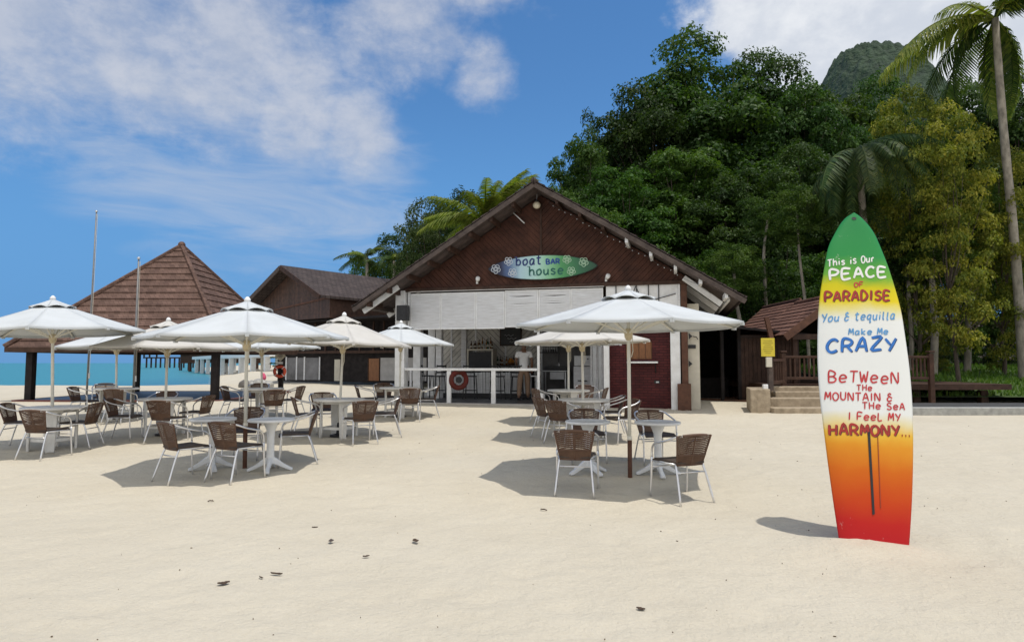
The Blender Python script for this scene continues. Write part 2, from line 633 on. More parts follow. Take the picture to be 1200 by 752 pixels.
def weave_mat(name, c1, c2, hole, scale=58.0):
    m = bpy.data.materials.new(name)
    m.use_nodes = True
    nt, N, L, b = nodes_of(m)
    b.inputs['Roughness'].default_value = 0.6
    tc = N.new('ShaderNodeTexCoord')
    ck = []
    for ax in (0, 2):
        sep = N.new('ShaderNodeSeparateXYZ')
        L.new(tc.outputs['Generated' if False else 'Object'], sep.inputs[0])
        s = N.new('ShaderNodeMath'); s.operation = 'MULTIPLY'; s.inputs[1].default_value = scale
        src = sep.outputs[ax]
        if ax == 2:
            ad = N.new('ShaderNodeMath'); ad.operation = 'ADD'
            L.new(sep.outputs[2], ad.inputs[0]); L.new(sep.outputs[1], ad.inputs[1])
            src = ad.outputs[0]
        L.new(src, s.inputs[0])
        pp = N.new('ShaderNodeMath'); pp.operation = 'PINGPONG'; pp.inputs[1].default_value = 0.5
        L.new(s.outputs[0], pp.inputs[0])
        ck.append(pp.outputs[0])
    mn = N.new('ShaderNodeMath'); mn.operation = 'MINIMUM'
    L.new(ck[0], mn.inputs[0]); L.new(ck[1], mn.inputs[1])
    n = N.new('ShaderNodeTexNoise'); n.inputs['Scale'].default_value = 9; n.inputs['Detail'].default_value = 4
    L.new(tc.outputs['Object'], n.inputs['Vector'])
    r = N.new('ShaderNodeValToRGB')
    r.color_ramp.elements[0].position = 0.3; r.color_ramp.elements[0].color = (*c1, 1)
    r.color_ramp.elements[1].position = 0.7; r.color_ramp.elements[1].color = (*c2, 1)
    L.new(n.outputs[0], r.inputs[0]); L.new(r.outputs[0], b.inputs['Base Color'])
    bp = N.new('ShaderNodeBump'); bp.inputs['Strength'].default_value = 0.6; bp.inputs['Distance'].default_value = 0.004
    bp.invert = True
    L.new(mn.outputs[0], bp.inputs['Height']); L.new(bp.outputs[0], b.inputs['Normal'])
    if hole < 0.5:
        gt = N.new('ShaderNodeMath'); gt.operation = 'GREATER_THAN'; gt.inputs[1].default_value = hole
        L.new(mn.outputs[0], gt.inputs[0])
        tp = N.new('ShaderNodeBsdfTransparent')
        mx = N.new('ShaderNodeMixShader')
        L.new(gt.outputs[0], mx.inputs[0]); L.new(b.outputs[0], mx.inputs[1]); L.new(tp.outputs[0], mx.inputs[2])
        L.new(mx.outputs[0], N['Material Output'].inputs['Surface'])
    return m


M['rattan'] = weave_mat('rattan', (0.070, 0.034, 0.020), (0.125, 0.066, 0.040), 0.20)
M['rattan_tight'] = weave_mat('rattan_tight', (0.075, 0.037, 0.022), (0.115, 0.060, 0.036), 0.9)
M['rattan_seat'] = weave_mat('rattan_seat', (0.035, 0.022, 0.016), (0.06, 0.04, 0.028), 0.9)


def leaf_mat(name, cols, trans=0.30, rough=0.55, objvar=0.25):
    m = bpy.data.materials.new(name)
    m.use_nodes = True
    nt, N, L, b = nodes_of(m)
    b.inputs['Roughness'].default_value = rough
    b.inputs['Specular IOR Level'].default_value = 0.16
    a = N.new('ShaderNodeAttribute'); a.attribute_name = 'tint'
    r = N.new('ShaderNodeValToRGB')
    el = r.color_ramp.elements
    el[0].position = 0; el[0].color = (*cols[0], 1)
    el[1].position = 1; el[1].color = (*cols[-1], 1)
    for i, c in enumerate(cols[1:-1]):
        e = el.new((i + 1) / (len(cols) - 1)); e.color = (*c, 1)
    L.new(a.outputs['Fac'], r.inputs[0])
    oi = N.new('ShaderNodeObjectInfo')
    hs = N.new('ShaderNodeHueSaturation')
    mv = N.new('ShaderNodeMapRange')
    mv.inputs['To Min'].default_value = 1 - objvar; mv.inputs['To Max'].default_value = 1 + objvar
    L.new(oi.outputs['Random'], mv.inputs['Value'])
    L.new(mv.outputs[0], hs.inputs['Value'])
    mh = N.new('ShaderNodeMapRange')
    mh.inputs['To Min'].default_value = 0.485; mh.inputs['To Max'].default_value = 0.515
    ml = N.new('ShaderNodeMath'); ml.operation = 'MULTIPLY'; ml.inputs[1].default_value = 7.3
    fr = N.new('ShaderNodeMath'); fr.operation = 'FRACT'
    L.new(oi.outputs['Random'], ml.inputs[0]); L.new(ml.outputs[0], fr.inputs[0]); L.new(fr.outputs[0], mh.inputs['Value'])
    L.new(mh.outputs[0], hs.inputs['Hue'])
    L.new(r.outputs[0], hs.inputs['Color'])
    L.new(hs.outputs[0], b.inputs['Base Color'])
    tr = N.new('ShaderNodeBsdfTranslucent')
    gm = N.new('ShaderNodeMix'); gm.data_type = 'RGBA'; gm.blend_type = 'MULTIPLY'; gm.inputs[0].default_value = 1
    ins = [k for k in gm.inputs if k.type == 'RGBA']
    L.new(hs.outputs[0], ins[0]); ins[1].default_value = (1.5, 1.6, 0.5, 1)
    L.new([k for k in gm.outputs if k.type == 'RGBA'][0], tr.inputs[0])
    mx = N.new('ShaderNodeMixShader'); mx.inputs[0].default_value = trans
    L.new(b.outputs[0], mx.inputs[1]); L.new(tr.outputs[0], mx.inputs[2])
    L.new(mx.outputs[0], N['Material Output'].inputs['Surface'])
    return m


M['leaf_dark'] = leaf_mat('leaf_dark', [(0.014, 0.034, 0.009), (0.032, 0.070, 0.016), (0.068, 0.115, 0.027)])
M['leaf_mid'] = leaf_mat('leaf_mid', [(0.022, 0.052, 0.010), (0.050, 0.105, 0.019), (0.098, 0.158, 0.033)])
M['leaf_olive'] = leaf_mat('leaf_olive', [(0.022, 0.040, 0.014), (0.045, 0.072, 0.022), (0.080, 0.105, 0.035)])
M['leaf_gold'] = leaf_mat('leaf_gold', [(0.075, 0.108, 0.018), (0.165, 0.180, 0.026), (0.31, 0.275, 0.046)])
M['palm_dark'] = leaf_mat('palm_dark', [(0.018, 0.040, 0.012), (0.040, 0.075, 0.020), (0.09, 0.12, 0.03)])
M['palm_gold'] = leaf_mat('palm_gold', [(0.065, 0.11, 0.018), (0.14, 0.19, 0.032), (0.25, 0.27, 0.055)])
M['grass'] = leaf_mat('grass', [(0.05, 0.10, 0.015), (0.09, 0.16, 0.025), (0.14, 0.20, 0.04)])
# ------------------------------------------------------------------ terrain


def sstep(a, b, x):
    t = np.clip((x - a) / (b - a), 0, 1)
    return t * t * (3 - 2 * t)


SEA_Z = -0.9


def gz_np(x, y):
    x = np.asarray(x, dtype=float)
    y = np.asarray(y, dtype=float)
    h = np.clip((y - 7.0) * 0.0315, 0, 0.40)
    # low sand mound at the foot of the board
    h = h + 0.05 * np.exp(-(((x - 2.95) / 0.5) ** 2 + ((y - 5.75) / 0.35) ** 2))
    h = h + 0.035 * np.exp(-(((x - 3.33) / 0.5) ** 2 + ((y - 5.62) / 0.16) ** 2))
    h = h - 0.03 * np.exp(-(((x - 3.6) / 0.4) ** 2 + ((y - 5.5) / 0.35) ** 2))
    # beach berm and the fall to the water on the left
    shore_x = -13.0 - (y - 36) * 0.42
    land = np.minimum(np.maximum(33.5 + 0.8 * np.sin(x * 0.35) - y, (x - shore_x) * 0.9), 30)
    land = np.where(y < 30, 10, land)
    h = h + 0.10 * np.exp(-((land - 1.0) / 1.3) ** 2)
    h = h - 2.2 * sstep(0.0, -9.0, land)
    # broad soft undulation
    h = h + 0.020 * np.sin(x * 0.55 + 0.4 * np.sin(y * 0.5)) * np.cos(y * 0.47 + 0.3 * x) * sstep(3, 7, y)
    return h


def gz(x, y):
    return float(gz_np(x, y))


def ground_at(u, v, zoff=0.0):
    """photo pixel -> point on the sand"""
    Y = 8.0
    for _ in range(30):
        p = at(u, v, Y)
        z = gz(p.x, Y) + zoff
        d = pix_dir(u, v)
        Yn = d.y * (z - CAM_H) / d.z
        Y = Y + 0.7 * (Yn - Y)
    p = at(u, v, Y)
    return Vector((p.x, Y, gz(p.x, Y)))


def grid_coords(lo, hi, dense_lo, dense_hi, step, grow=1.16):
    a = list(np.arange(dense_lo, dense_hi + 1e-6, step))
    s, x = step, dense_hi
    while x < hi:
        s *= grow
        x += s
        a.append(x)
    s, x = step, dense_lo
    b = []
    while x > lo:
        s *= grow
        x -= s
        b.append(x)
    return np.array(sorted(b) + a)


def grid_mesh(name, xs, ys, Z, material, kind, smooth=True):
    nx, ny = len(xs), len(ys)
    X, Y = np.meshgrid(xs, ys)
    co = np.stack([X, Y, Z], -1).reshape(-1, 3)
    idx = np.arange(nx * ny).reshape(ny, nx)
    q = np.stack([idx[:-1, :-1], idx[:-1, 1:], idx[1:, 1:], idx[1:, :-1]], -1).reshape(-1, 4)
    me = bpy.data.meshes.new(name)
    me.vertices.add(len(co))
    me.vertices.foreach_set('co', co.ravel())
    me.loops.add(q.size)
    me.loops.foreach_set('vertex_index', q.ravel())
    me.polygons.add(len(q))
    me.polygons.foreach_set('loop_start', np.arange(0, q.size, 4))
    me.polygons.foreach_set('use_smooth', [smooth] * len(q))
    me.materials.append(material)
    me.update(calc_edges=True)
    o = bpy.data.objects.new(name, me)
    COL.objects.link(o)
    o['kind'] = kind
    return o


def sand_mat():
    m = bpy.data.materials.new('coral_sand')
    m.use_nodes = True
    nt, N, L, b = nodes_of(m)
    b.inputs['Roughness'].default_value = 0.95
    b.inputs['Specular IOR Level'].default_value = 0.1
    tc = N.new('ShaderNodeTexCoord')

    def nz(s, d, r=0.6):
        n = N.new('ShaderNodeTexNoise')
        n.inputs['Scale'].default_value = s
        n.inputs['Detail'].default_value = d
        n.inputs['Roughness'].default_value = r
        L.new(tc.outputs['Object'], n.inputs['Vector'])
        return n.outputs[0]
    r = N.new('ShaderNodeValToRGB')
    r.color_ramp.elements[0].position = 0.25
    r.color_ramp.elements[0].color = (0.490, 0.438, 0.345, 1)
    r.color_ramp.elements[1].position = 0.75
    r.color_ramp.elements[1].color = (0.595, 0.545, 0.447, 1)
    ad = N.new('ShaderNodeMath'); ad.operation = 'MULTIPLY_ADD'; ad.inputs[1].default_value = 0.5
    s2 = N.new('ShaderNodeMath'); s2.operation = 'MULTIPLY'; s2.inputs[1].default_value = 0.5
    L.new(nz(0.7, 8), ad.inputs[0]); L.new(nz(22, 6, 0.75), s2.inputs[0]); L.new(s2.outputs[0], ad.inputs[2])
    L.new(ad.outputs[0], r.inputs[0])
    # scattered dark specks of shell and leaf crumbs
    vo = N.new('ShaderNodeTexVoronoi'); vo.inputs['Scale'].default_value = 5.5; vo.feature = 'F1'
    L.new(tc.outputs['Object'], vo.inputs['Vector'])
    lt = N.new('ShaderNodeMath'); lt.operation = 'LESS_THAN'; lt.inputs[1].default_value = 0.05
    L.new(vo.outputs['Distance'], lt.inputs[0])
    sepc = N.new('ShaderNodeSeparateColor'); L.new(vo.outputs['Color'], sepc.inputs[0])
    l2 = N.new('ShaderNodeMath'); l2.operation = 'GREATER_THAN'; l2.inputs[1].default_value = 0.80
    L.new(sepc.outputs[0], l2.inputs[0])
    ml = N.new('ShaderNodeMath'); ml.operation = 'MULTIPLY'
    L.new(lt.outputs[0], ml.inputs[0]); L.new(l2.outputs[0], ml.inputs[1])
    mx = N.new('ShaderNodeMix'); mx.data_type = 'RGBA'
    ins = [k for k in mx.inputs if k.type == 'RGBA']
    m7 = N.new('ShaderNodeMath'); m7.operation = 'MULTIPLY'; m7.inputs[1].default_value = 0.6
    L.new(ml.outputs[0], m7.inputs[0])
    L.new(m7.outputs[0], mx.inputs['Factor']); L.new(r.outputs[0], ins[0]); ins[1].default_value = (0.16, 0.125, 0.09, 1)
    L.new([k for k in mx.outputs if k.type == 'RGBA'][0], b.inputs['Base Color'])
    h1 = N.new('ShaderNodeMath'); h1.operation = 'MULTIPLY_ADD'; h1.inputs[1].default_value = 1.0
    h2 = N.new('ShaderNodeMath'); h2.operation = 'MULTIPLY'; h2.inputs[1].default_value = 0.22
    L.new(nz(3.2, 5), h1.inputs[0]); L.new(nz(38, 4, 0.7), h2.inputs[0]); L.new(h2.outputs[0], h1.inputs[2])
    bp = N.new('ShaderNodeBump'); bp.inputs['Strength'].default_value = 0.8; bp.inputs['Distance'].default_value = 0.07
    L.new(h1.outputs[0], bp.inputs['Height']); L.new(bp.outputs[0], b.inputs['Normal'])
    return m


rng = np.random.default_rng(11)
xs = grid_coords(-420, 420, -13.0, 9.0, 0.085)
ys = grid_coords(-60, 300, 1.6, 20.0, 0.075)
Xg, Yg = np.meshgrid(xs, ys)
Zg = gz_np(Xg, Yg)
# trodden sand: many small shallow dents and heaps
for k in range(5200):
    fx = rng.uniform(-13, 9)
    fy = 1.8 + 18 * rng.random() ** 1.15
    ang = rng.uniform(0, PI)
    la, lb = rng.uniform(0.09, 0.17), rng.uniform(0.05, 0.09)
    dep = rng.uniform(0.004, 0.017) * (1 if rng.random() < 0.7 else -0.8)
    i0, i1 = np.searchsorted(xs, fx - 0.5), np.searchsorted(xs, fx + 0.5)
    j0, j1 = np.searchsorted(ys, fy - 0.5), np.searchsorted(ys, fy + 0.5)
    dx, dy = Xg[j0:j1, i0:i1] - fx, Yg[j0:j1, i0:i1] - fy
    a = (dx * math.cos(ang) + dy * math.sin(ang)) / la
    c = (-dx * math.sin(ang) + dy * math.cos(ang)) / lb
    Zg[j0:j1, i0:i1] -= dep * np.exp(-(a * a + c * c))
# lines of footprints crossing the beach
for tr in range(16):
    fx, fy = rng.uniform(-9, 6), rng.uniform(2.2, 12)
    ang = rng.uniform(0, 2 * PI)
    for st in range(22):
        ang += rng.normal() * 0.06
        fx += 0.62 * math.cos(ang); fy += 0.62 * math.sin(ang)
        sx_, sy_ = fx - 0.10 * math.sin(ang) * (1 if st % 2 else -1), fy + 0.10 * math.cos(ang) * (1 if st % 2 else -1)
        if not (-12.5 < sx_ < 8.5 and 1.9 < sy_ < 19):
            continue
        i0, i1 = np.searchsorted(xs, sx_ - 0.5), np.searchsorted(xs, sx_ + 0.5)
        j0, j1 = np.searchsorted(ys, sy_ - 0.5), np.searchsorted(ys, sy_ + 0.5)
        dx, dy = Xg[j0:j1, i0:i1] - sx_, Yg[j0:j1, i0:i1] - sy_
        a = (dx * math.cos(ang) + dy * math.sin(ang)) / 0.125
        c = (-dx * math.sin(ang) + dy * math.cos(ang)) / 0.062
        rr_ = a * a + c * c
        Zg[j0:j1, i0:i1] += 0.020 * np.exp(-rr_ * 0.45) * (rr_ * 0.45 - 0.9)
sand = grid_mesh('sand_beach', xs, ys, Zg, sand_mat(), 'structure')


def water_mat():
    m = bpy.data.materials.new('sea_water')
    m.use_nodes = True
    nt, N, L, b = nodes_of(m)
    b.inputs['Roughness'].default_value = 0.3
    b.inputs['IOR'].default_value = 1.33
    b.inputs['Specular IOR Level'].default_value = 0.12
    tc = N.new('ShaderNodeTexCoord')
    sep = N.new('ShaderNodeSeparateXYZ'); L.new(tc.outputs['Object'], sep.inputs[0])
    # shallow turquoise on the left, deeper blue towards the pier, dark near the shore weed
    r = N.new('ShaderNodeValToRGB')
    el = r.color_ramp.elements
    el[0].position = 0.0; el[0].color = (0.036, 0.215, 0.270, 1)
    el[1].position = 1.0; el[1].color = (0.020, 0.085, 0.150, 1)
    e = el.new(0.55); e.color = (0.018, 0.135, 0.225, 1)
    n = N.new('ShaderNodeTexNoise'); n.inputs['Scale'].default_value = 0.02; n.inputs['Detail'].default_value = 4
    L.new(tc.outputs['Object'], n.inputs['Vector'])
    mr = N.new('ShaderNodeMapRange')
    mr.inputs['From Min'].default_value = -60; mr.inputs['From Max'].default_value = -14
    L.new(sep.outputs[0], mr.inputs['Value'])
    ad = N.new('ShaderNodeMath'); ad.operation = 'ADD'
    sb = N.new('ShaderNodeMath'); sb.operation = 'MULTIPLY_ADD'; sb.inputs[1].default_value = 0.5; sb.inputs[2].default_value = -0.25
    L.new(n.outputs[0], sb.inputs[0]); L.new(mr.outputs[0], ad.inputs[0]); L.new(sb.outputs[0], ad.inputs[1])
    L.new(ad.outputs[0], r.inputs[0]); L.new(r.outputs[0], b.inputs['Base Color'])
    mp = N.new('ShaderNodeMapping'); mp.inputs['Scale'].default_value = (0.5, 1.4, 1)
    L.new(tc.outputs['Object'], mp.inputs[0])
    n2 = N.new('ShaderNodeTexNoise'); n2.inputs['Scale'].default_value = 1.2; n2.inputs['Detail'].default_value = 6
    L.new(mp.outputs[0], n2.inputs['Vector'])
    bp = N.new('ShaderNodeBump'); bp.inputs['Strength'].default_value = 0.5; bp.inputs['Distance'].default_value = 0.35
    L.new(n2.outputs[0], bp.inputs['Height']); L.new(bp.outputs[0], b.inputs['Normal'])
    return m


wx = np.array([-6000, -2500, -900, -400, -150, -60, -20, 0, 60, 200])
wy = np.array([26, 34, 40, 50, 80, 140, 300, 800, 2500, 7000])
grid_mesh('sea', wx, wy, np.full((len(wy), len(wx)), SEA_Z), water_mat(), 'structure')


def fg_np(x, y):
    """forest floor rising behind the buildings on the right"""
    e = np.minimum(x - 8.5 + 0.0 * y, y - 21.5)
    e2 = np.minimum(x + 6.0, y - 32.0)
    e = np.maximum(e, e2)
    return 0.36 + sstep(0, 1.0, e) * 0.10 - 0.4 * sstep(0, -1.2, e) + np.clip(y - 27, 0, 200) * 0.085 * sstep(0, 8, e)


def fg(x, y):
    return float(fg_np(x, y))


fx_ = np.concatenate([np.arange(-14, 40, 1.0), np.array([45, 55, 70, 90, 130, 200])])
fy_ = np.concatenate([np.arange(18, 70, 1.0), np.array([75, 85, 100, 130, 200])])
FX, FY = np.meshgrid(fx_, fy_)
FZ = fg_np(FX, FY) + 0.10 * np.sin(FX * 1.7) * np.sin(FY * 1.3)
soil = mat('forest_soil', (0.085, 0.065, 0.042), 0.95, 0.25, 0.8, 0.8, 6, col2=(0.03, 0.035, 0.016))
grid_mesh('forest_floor', fx_, fy_, FZ, soil, 'structure')

# far wooded hill behind the trees
hs = 230
hx = np.linspace(90, 470, hs)
hy = np.linspace(430, 820, hs)
HX, HY = np.meshgrid(hx, hy)
hc = at(1016, 54, 600)
dx, dy = (HX - hc.x), (HY - 600)
prof = np.exp(-(np.abs(dx / 58) ** 4.2) - (np.abs(dy / 110) ** 2.4))
HZ = prof * hc.z * 0.44 + hc.z * 0.55 * np.exp(-(np.abs(dx) / 190) ** 3 - (dy / 190) ** 2) - 4
for j in range(hs):
    for i in range(hs):
        p = Vector((HX[j, i] * 0.03, HY[j, i] * 0.03, 3.1))
        HZ[j, i] += (mnoise.fractal(p, 0.9, 2.1, 5) * 7 + (0.45 - mnoise.voronoi(p * 5.0)[0][0]) * 9.0) * min(1, prof[j, i] * 3)
hill_m = mat('hill_forest', (0.028, 0.052, 0.026), 0.95, 0.3, 0.11, 1.0, 0.22, col2=(0.012, 0.027, 0.016), detail=10)
hill_m.node_tree.nodes['Bump'].inputs['Distance'].default_value = 4.0
grid_mesh('hill', hx, hy, HZ, hill_m, 'structure', smooth=False)
# ------------------------------------------------------------------ boathouse bar
TH = R_(14.3)
BO = Vector((0.62, 17.6, 0))
BX = Vector((math.cos(TH), -math.sin(TH), 0))
BY = Vector((math.sin(TH), math.cos(TH), 0))
DZ = 0.42     # deck height


def bl(u, v, ly):
    """photo pixel -> (local x, z) on the plane local y = ly of the boathouse"""
    d = pix_dir(u, v)
    c = Vector((0, 0, CAM_H))
    t = (ly - (c - BO).dot(BY)) / d.dot(BY)
    p = c + d * t
    return (p - BO).dot(BX), p.z


def blw(lx, ly, z):
    p = BO + BX * lx + BY * ly
    return Vector((p.x, p.y, z))


def bthing(name, lx, ly, z, label, cat, group=None, rz=0.0):
    return empty(name, blw(lx, ly, z), (0, 0, -TH + rz), label, cat, group)


house = empty('boathouse_bar', BO, (0, 0, -TH),
              'open fronted brown and white beach bar with a steep planked gable', 'bar building')
W = 0.95
RW, RZE, RZA = 5.41, 3.29, 6.63
SL = (RZA - RZE) / RW
DEEP = 11.0

# roof slabs
rmb = MB()
for s in (-1, 1):
    nrm = Vector((s * SL, 0, 1)).normalized()
    p0 = Vector((0, 0, RZA)); p1 = Vector((s * RW, 0, RZE))
    t = 0.10
    vs = [p0, p1, p1 - nrm * t, p0 - Vector((0, 0, t / nrm.z))]
    rmb.add([(q.x, 0, q.z) for q in vs] + [(q.x, DEEP, q.z) for q in vs],
            [(3, 2, 1, 0), (4, 5, 6, 7), (0, 1, 5, 4), (1, 2, 6, 5), (2, 3, 7, 6)])
roof = rmb.build('roof', M['roof_boards'], house)
tmb = MB()
for s in (-1, 1):
    nrm = Vector((s * SL, 0, 1)).normalized()
    n = 22
    for i in range(n):
        a = Vector((s * RW * 1.012 * i / n, 0, RZA - SL * RW * 1.012 * i / n)) + nrm * 0.012
        b = Vector((s * RW * 1.012 * (i + 1.12) / n, 0, RZA - SL * RW * 1.012 * (i + 1.12) / n)) + nrm * 0.012
        a2, b2 = a + nrm * 0.012, b + nrm * 0.045
        vs = [a, b, b2, a2]
        jit = random.Random(i * 7 + s).uniform(-0.02, 0.02)
        tmb.add([(q.x, -0.05 + jit, q.z) for q in vs] + [(q.x, DEEP + 0.05, q.z) for q in vs],
                [(3, 2, 1, 0), (4, 5, 6, 7), (0, 1, 5, 4), (1, 2, 6, 5), (2, 3, 7, 6), (3, 0, 4, 7)])
tmb.build('roof_tiles', M['dark_tiles'], roof)
rc = MB().tube([(0, -0.1, RZA + 0.02), (0, DEEP + 0.1, RZA + 0.02)], 0.085, 8)
rc.build('ridge_cap', M['dark_tiles'], roof, smooth=True)
for s in (-1, 1):
    e = 1.015
    bm_ = MB().beam((0 + s * 0.005, -0.03, RZA - 0.09), (s * RW * e, -0.03, RZE - 0.09 - 0.05), 0.045, 0.13, (0, 0, 1))
    bm_.build('barge_board', M['fascia'], roof, bevel=0.006)
# purlin ends under the gable overhang
for s in (-1, 1):
    for k in range(1, 9):
        f = k / 8.6
        x = s * RW * f
        z = RZA - SL * RW * f - 0.19
        white = s > 0 and k > 3
        MB().box((x, W / 2, z), (0.08, W - 0.03, 0.15)).build('purlin_end', M['weathered_white'] if white else M['dark_wood'], roof)
# white rafters under both side eaves
for s in (-1, 1):
    for k in range(6):
        y = (0.30 if s < 0 else W - 0.12) + k * 1.7
        (xa, za), (xb, zb) = (bl(467, 332, 0.3), bl(426, 362, 0.3)) if s < 0 else (bl(801, 326, W), bl(845, 357, W))
        if s < 0:
            za -= 0.10
            zb -= 0.08
        xa, xb = abs(xa), abs(xb)
        MB().beam((s * xa, y, za), (s * xb, y, zb), 0.07, 0.15).build('rafter', M['white_paint'], roof, bevel=0.005)
    MB().box((s * 5.12, 0.45 + 4.9, RZE - 0.02), (0.06, 9.8, 0.10)).build('eave_board', M['fascia'] if s < 0 else M['weathered_white'], roof)

# chevron planked gable: every board is a real strip
zb = 3.86
half = (RZA - 0.16 - zb) / SL
gmb = MB()
bw = 0.125
for s in (-1, 1):
    tri = [(0, zb), (half * s, zb), (0, RZA - 0.16)]
    k0 = int((zb - half) / bw) - 1
    for k in range(k0, int((RZA) / bw) + 2):
        lo, hi = k * bw * 1.414 + 0.006, (k + 1) * bw * 1.414 - 0.006
        # bands of z - |x|
        p = clip_poly(tri, -s, 1, -lo)
        p = clip_poly(p, s, -1, hi) if len(p) > 2 else p
        if len(p) > 2:
            off = random.Random(k * 3 + s).uniform(0, 0.008)
            gmb.prism(p, lambda a, b, kk, off=off: (a, W - 0.02 - off if kk == 0 else W + 0.02, b))
gable = gmb.build('gable_wall', M['gable_wood'], house)
MB().prism([(-half, zb), (half, zb), (0, RZA - 0.16)], lambda a, b, k: (a, W + 0.021 + 0.05 * k, b)).build('gable_backing', M['black_wood'], gable)
MB().box((0, W - 0.045, (zb + RZA) / 2 - 0.1), (0.05, 0.03, RZA - zb - 0.55)).build('centre_batten', M['dark_wood'], gable)
MB().box((0.0, W - 0.02, zb - 0.05), (2 * half + 0.1, 0.12, 0.10)).build('tie_beam', M['dark_wood'], house, bevel=0.008)

# white front: header beam, louvre shutters, right hand transom panel
lxL, _ = bl(481, 337, W)
lx591, _ = bl(591.5, 337, W)
lx708, _ = bl(708, 332, W)
lx793, _ = bl(794, 330, W)
Z_SH_T, Z_SH_B = 3.78, 2.60
MB().box(((lxL + lx708) / 2, W - 0.03, 3.785), (lx708 - lxL, 0.09, 0.07)).build('header_beam', M['white_paint'], house, bevel=0.006)


def shutter(x0, x1, z0, z1, y, seed, broken=False):
    rg = random.Random(seed)
    fr = MB()
    t = 0.035
    fr.box2((x0, y, z0), (x0 + t, y + 0.035, z1)).box2((x1 - t, y, z0), (x1, y + 0.035, z1))
    fr.box2((x0 + t, y, z0), (x1 - t, y + 0.035, z0 + t)).box2((x0 + t, y, z1 - t), (x1 - t, y + 0.035, z1))
    o = fr.build('shutter', M['white_paint'], house, bevel=0.003)
    sl = MB()
    n = 24
    for i in range(n):
        zc = z0 + t + (z1 - z0 - 2 * t) * (i + 0.5) / n
        h = (z1 - z0 - 2 * t) / n * 1.12
        sagm = 0.0
        drop = 0
        if broken and i in (n - 4, n - 9):
            drop = -0.035
        if broken and i == n - 8:
            drop = -0.012
        segs = 6
        vs, fs = [], []
        for j in range(segs + 1):
            f = j / segs
            x = x0 + t + 0.002 + (x1 - x0 - 2 * t - 0.004) * f
            zz = zc + drop * math.sin(PI * f) + rg.uniform(-0.0015, 0.0015)
            vs += [(x, y + 0.006, zz - h / 2), (x, y + 0.026, zz + h / 2), (x, y + 0.030, zz + h / 2 - 0.004), (x, y + 0.012, zz - h / 2 - 0.004)]
        for j in range(segs):
            for c in range(4):
                c2 = (c + 1) % 4
                fs.append((j * 4 + c, j * 4 + c2, (j + 1) * 4 + c2, (j + 1) * 4 + c))
        fs += [(3, 2, 1, 0), tuple(segs * 4 + c for c in range(4))]
        sl.add(vs, fs)
    sl.build('louvre_slats', M['weathered_white'], o)
    return o


us = [481, 516.5, 557.5, 591.5, 631, 669, 707]
for i in range(6):
    a, _ = bl(us[i], 360, W)
    b, _ = bl(us[i + 1], 360, W)
    dz = 0.0 if i < 3 else 0.03
    shutter(a + 0.004, b - 0.004, Z_SH_B + dz + (0.0 if i < 3 else 0.01), 3.70 + (0.02 if i > 2 else 0), W - 0.01 + (0.02 if i > 2 else 0), 5 + i, broken=(i in (3, 4)))
# dark strip of open eaves behind the shutters' top
# transom panel with black lattice bars
tp = MB().box2((lx708 + 0.05, W + 0.01, 2.62), (lx793, W + 0.05, 3.80)).build('transom_panel', M['white_paint'], house)
tb = MB()
for uu in (722, 746, 760, 772):
    x, _ = bl(uu, 350, W)
    tb.box2((x - 0.012, W - 0.02, 2.66), (x + 0.012, W + 0.008, 3.76))
x1, z1 = bl(745, 350, W)
xq = [bl(q, 340, W)[0] for q in (740, 750, 760, 793)]
tb.beam((xq[0] - 0.16, W - 0.006, 3.05), ((xq[0] + xq[1]) / 2, W - 0.006, 3.74), 0.02, 0.024, (0, 1, 0))
tb.beam((xq[1] + 0.16, W - 0.006, 3.05), ((xq[0] + xq[1]) / 2, W - 0.006, 3.74), 0.02, 0.024, (0, 1, 0))
tb.beam((xq[2] + 0.05, W - 0.006, 3.32), (xq[3] - 0.03, W - 0.006, 3.50), 0.02, 0.024, (0, 1, 0))
tb.beam((xq[2] + 0.05, W - 0.006, 3.22), (xq[3] - 0.2, W - 0.006, 2.68), 0.02, 0.024, (0, 1, 0))
tb.build('lattice_bar', M['black_metal'], tp)
fr = MB()
fr.box2((lx708 + 0.02, W - 0.035, 3.802), (lx793 + 0.02, W + 0.05, 3.85))
fr.box2((lx708 + 0.02, W - 0.03, 2.56), (lx793 + 0.02, W + 0.05, 2.618))
fr.box2((lx793 + 0.003, W - 0.025, 2.62), (lx793 + 0.06, W + 0.05, 3.80))
fr.build('panel_frame', M['weathered_white'], tp)

# columns
cx_, _ = bl(470, 400, W)
col = MB().box((cx_, W + 0.05, 2.1), (0.31, 0.31, 4.0 - 0.6 + 0.0)).box((cx_, W + 0.05, 0.40), (0.42, 0.42, 0.40))
col.build('column', M['white_paint'], house, bevel=0.012)
spk = MB().box((cx_ - 0.05, W - 0.14, 3.02), (0.36, 0.06, 0.62))
for uu, ly, w in ((490, 3.1, 0.26), (507.5, 4.6, 0.22)):
    x, _ = bl(uu, 420, ly)
    MB().box((x, ly, 2.0), (w, w, 3.3)).box((x, ly, DZ + 0.13), (w + 0.1, w + 0.1, 0.26)).build('column', M['white_paint'], house, bevel=0.01)
for ly in (3.0, 5.6, 8.0):
    MB().box((-3.9, ly, 2.0), (0.2, 0.2, 3.4)).build('column', M['weathered_white'], house, bevel=0.01)
x, _ = bl(631, 420, W)
LXP = x
MB().box((x, W + 0.02, 1.70), (0.07, 0.07, 1.82)).box((x + 0.02, W + 0.02, 0.53), (0.27, 0.27, 0.42)).build('slim_post', M['white_paint'], house, bevel=0.006)
# left slatted side panel by the corner column
MB().box2((cx_ + 0.20, W + 0.02, 2.62), (lxL - 0.01, W + 0.06, 3.80)).build('corner_panel', M['weathered_white'], house)

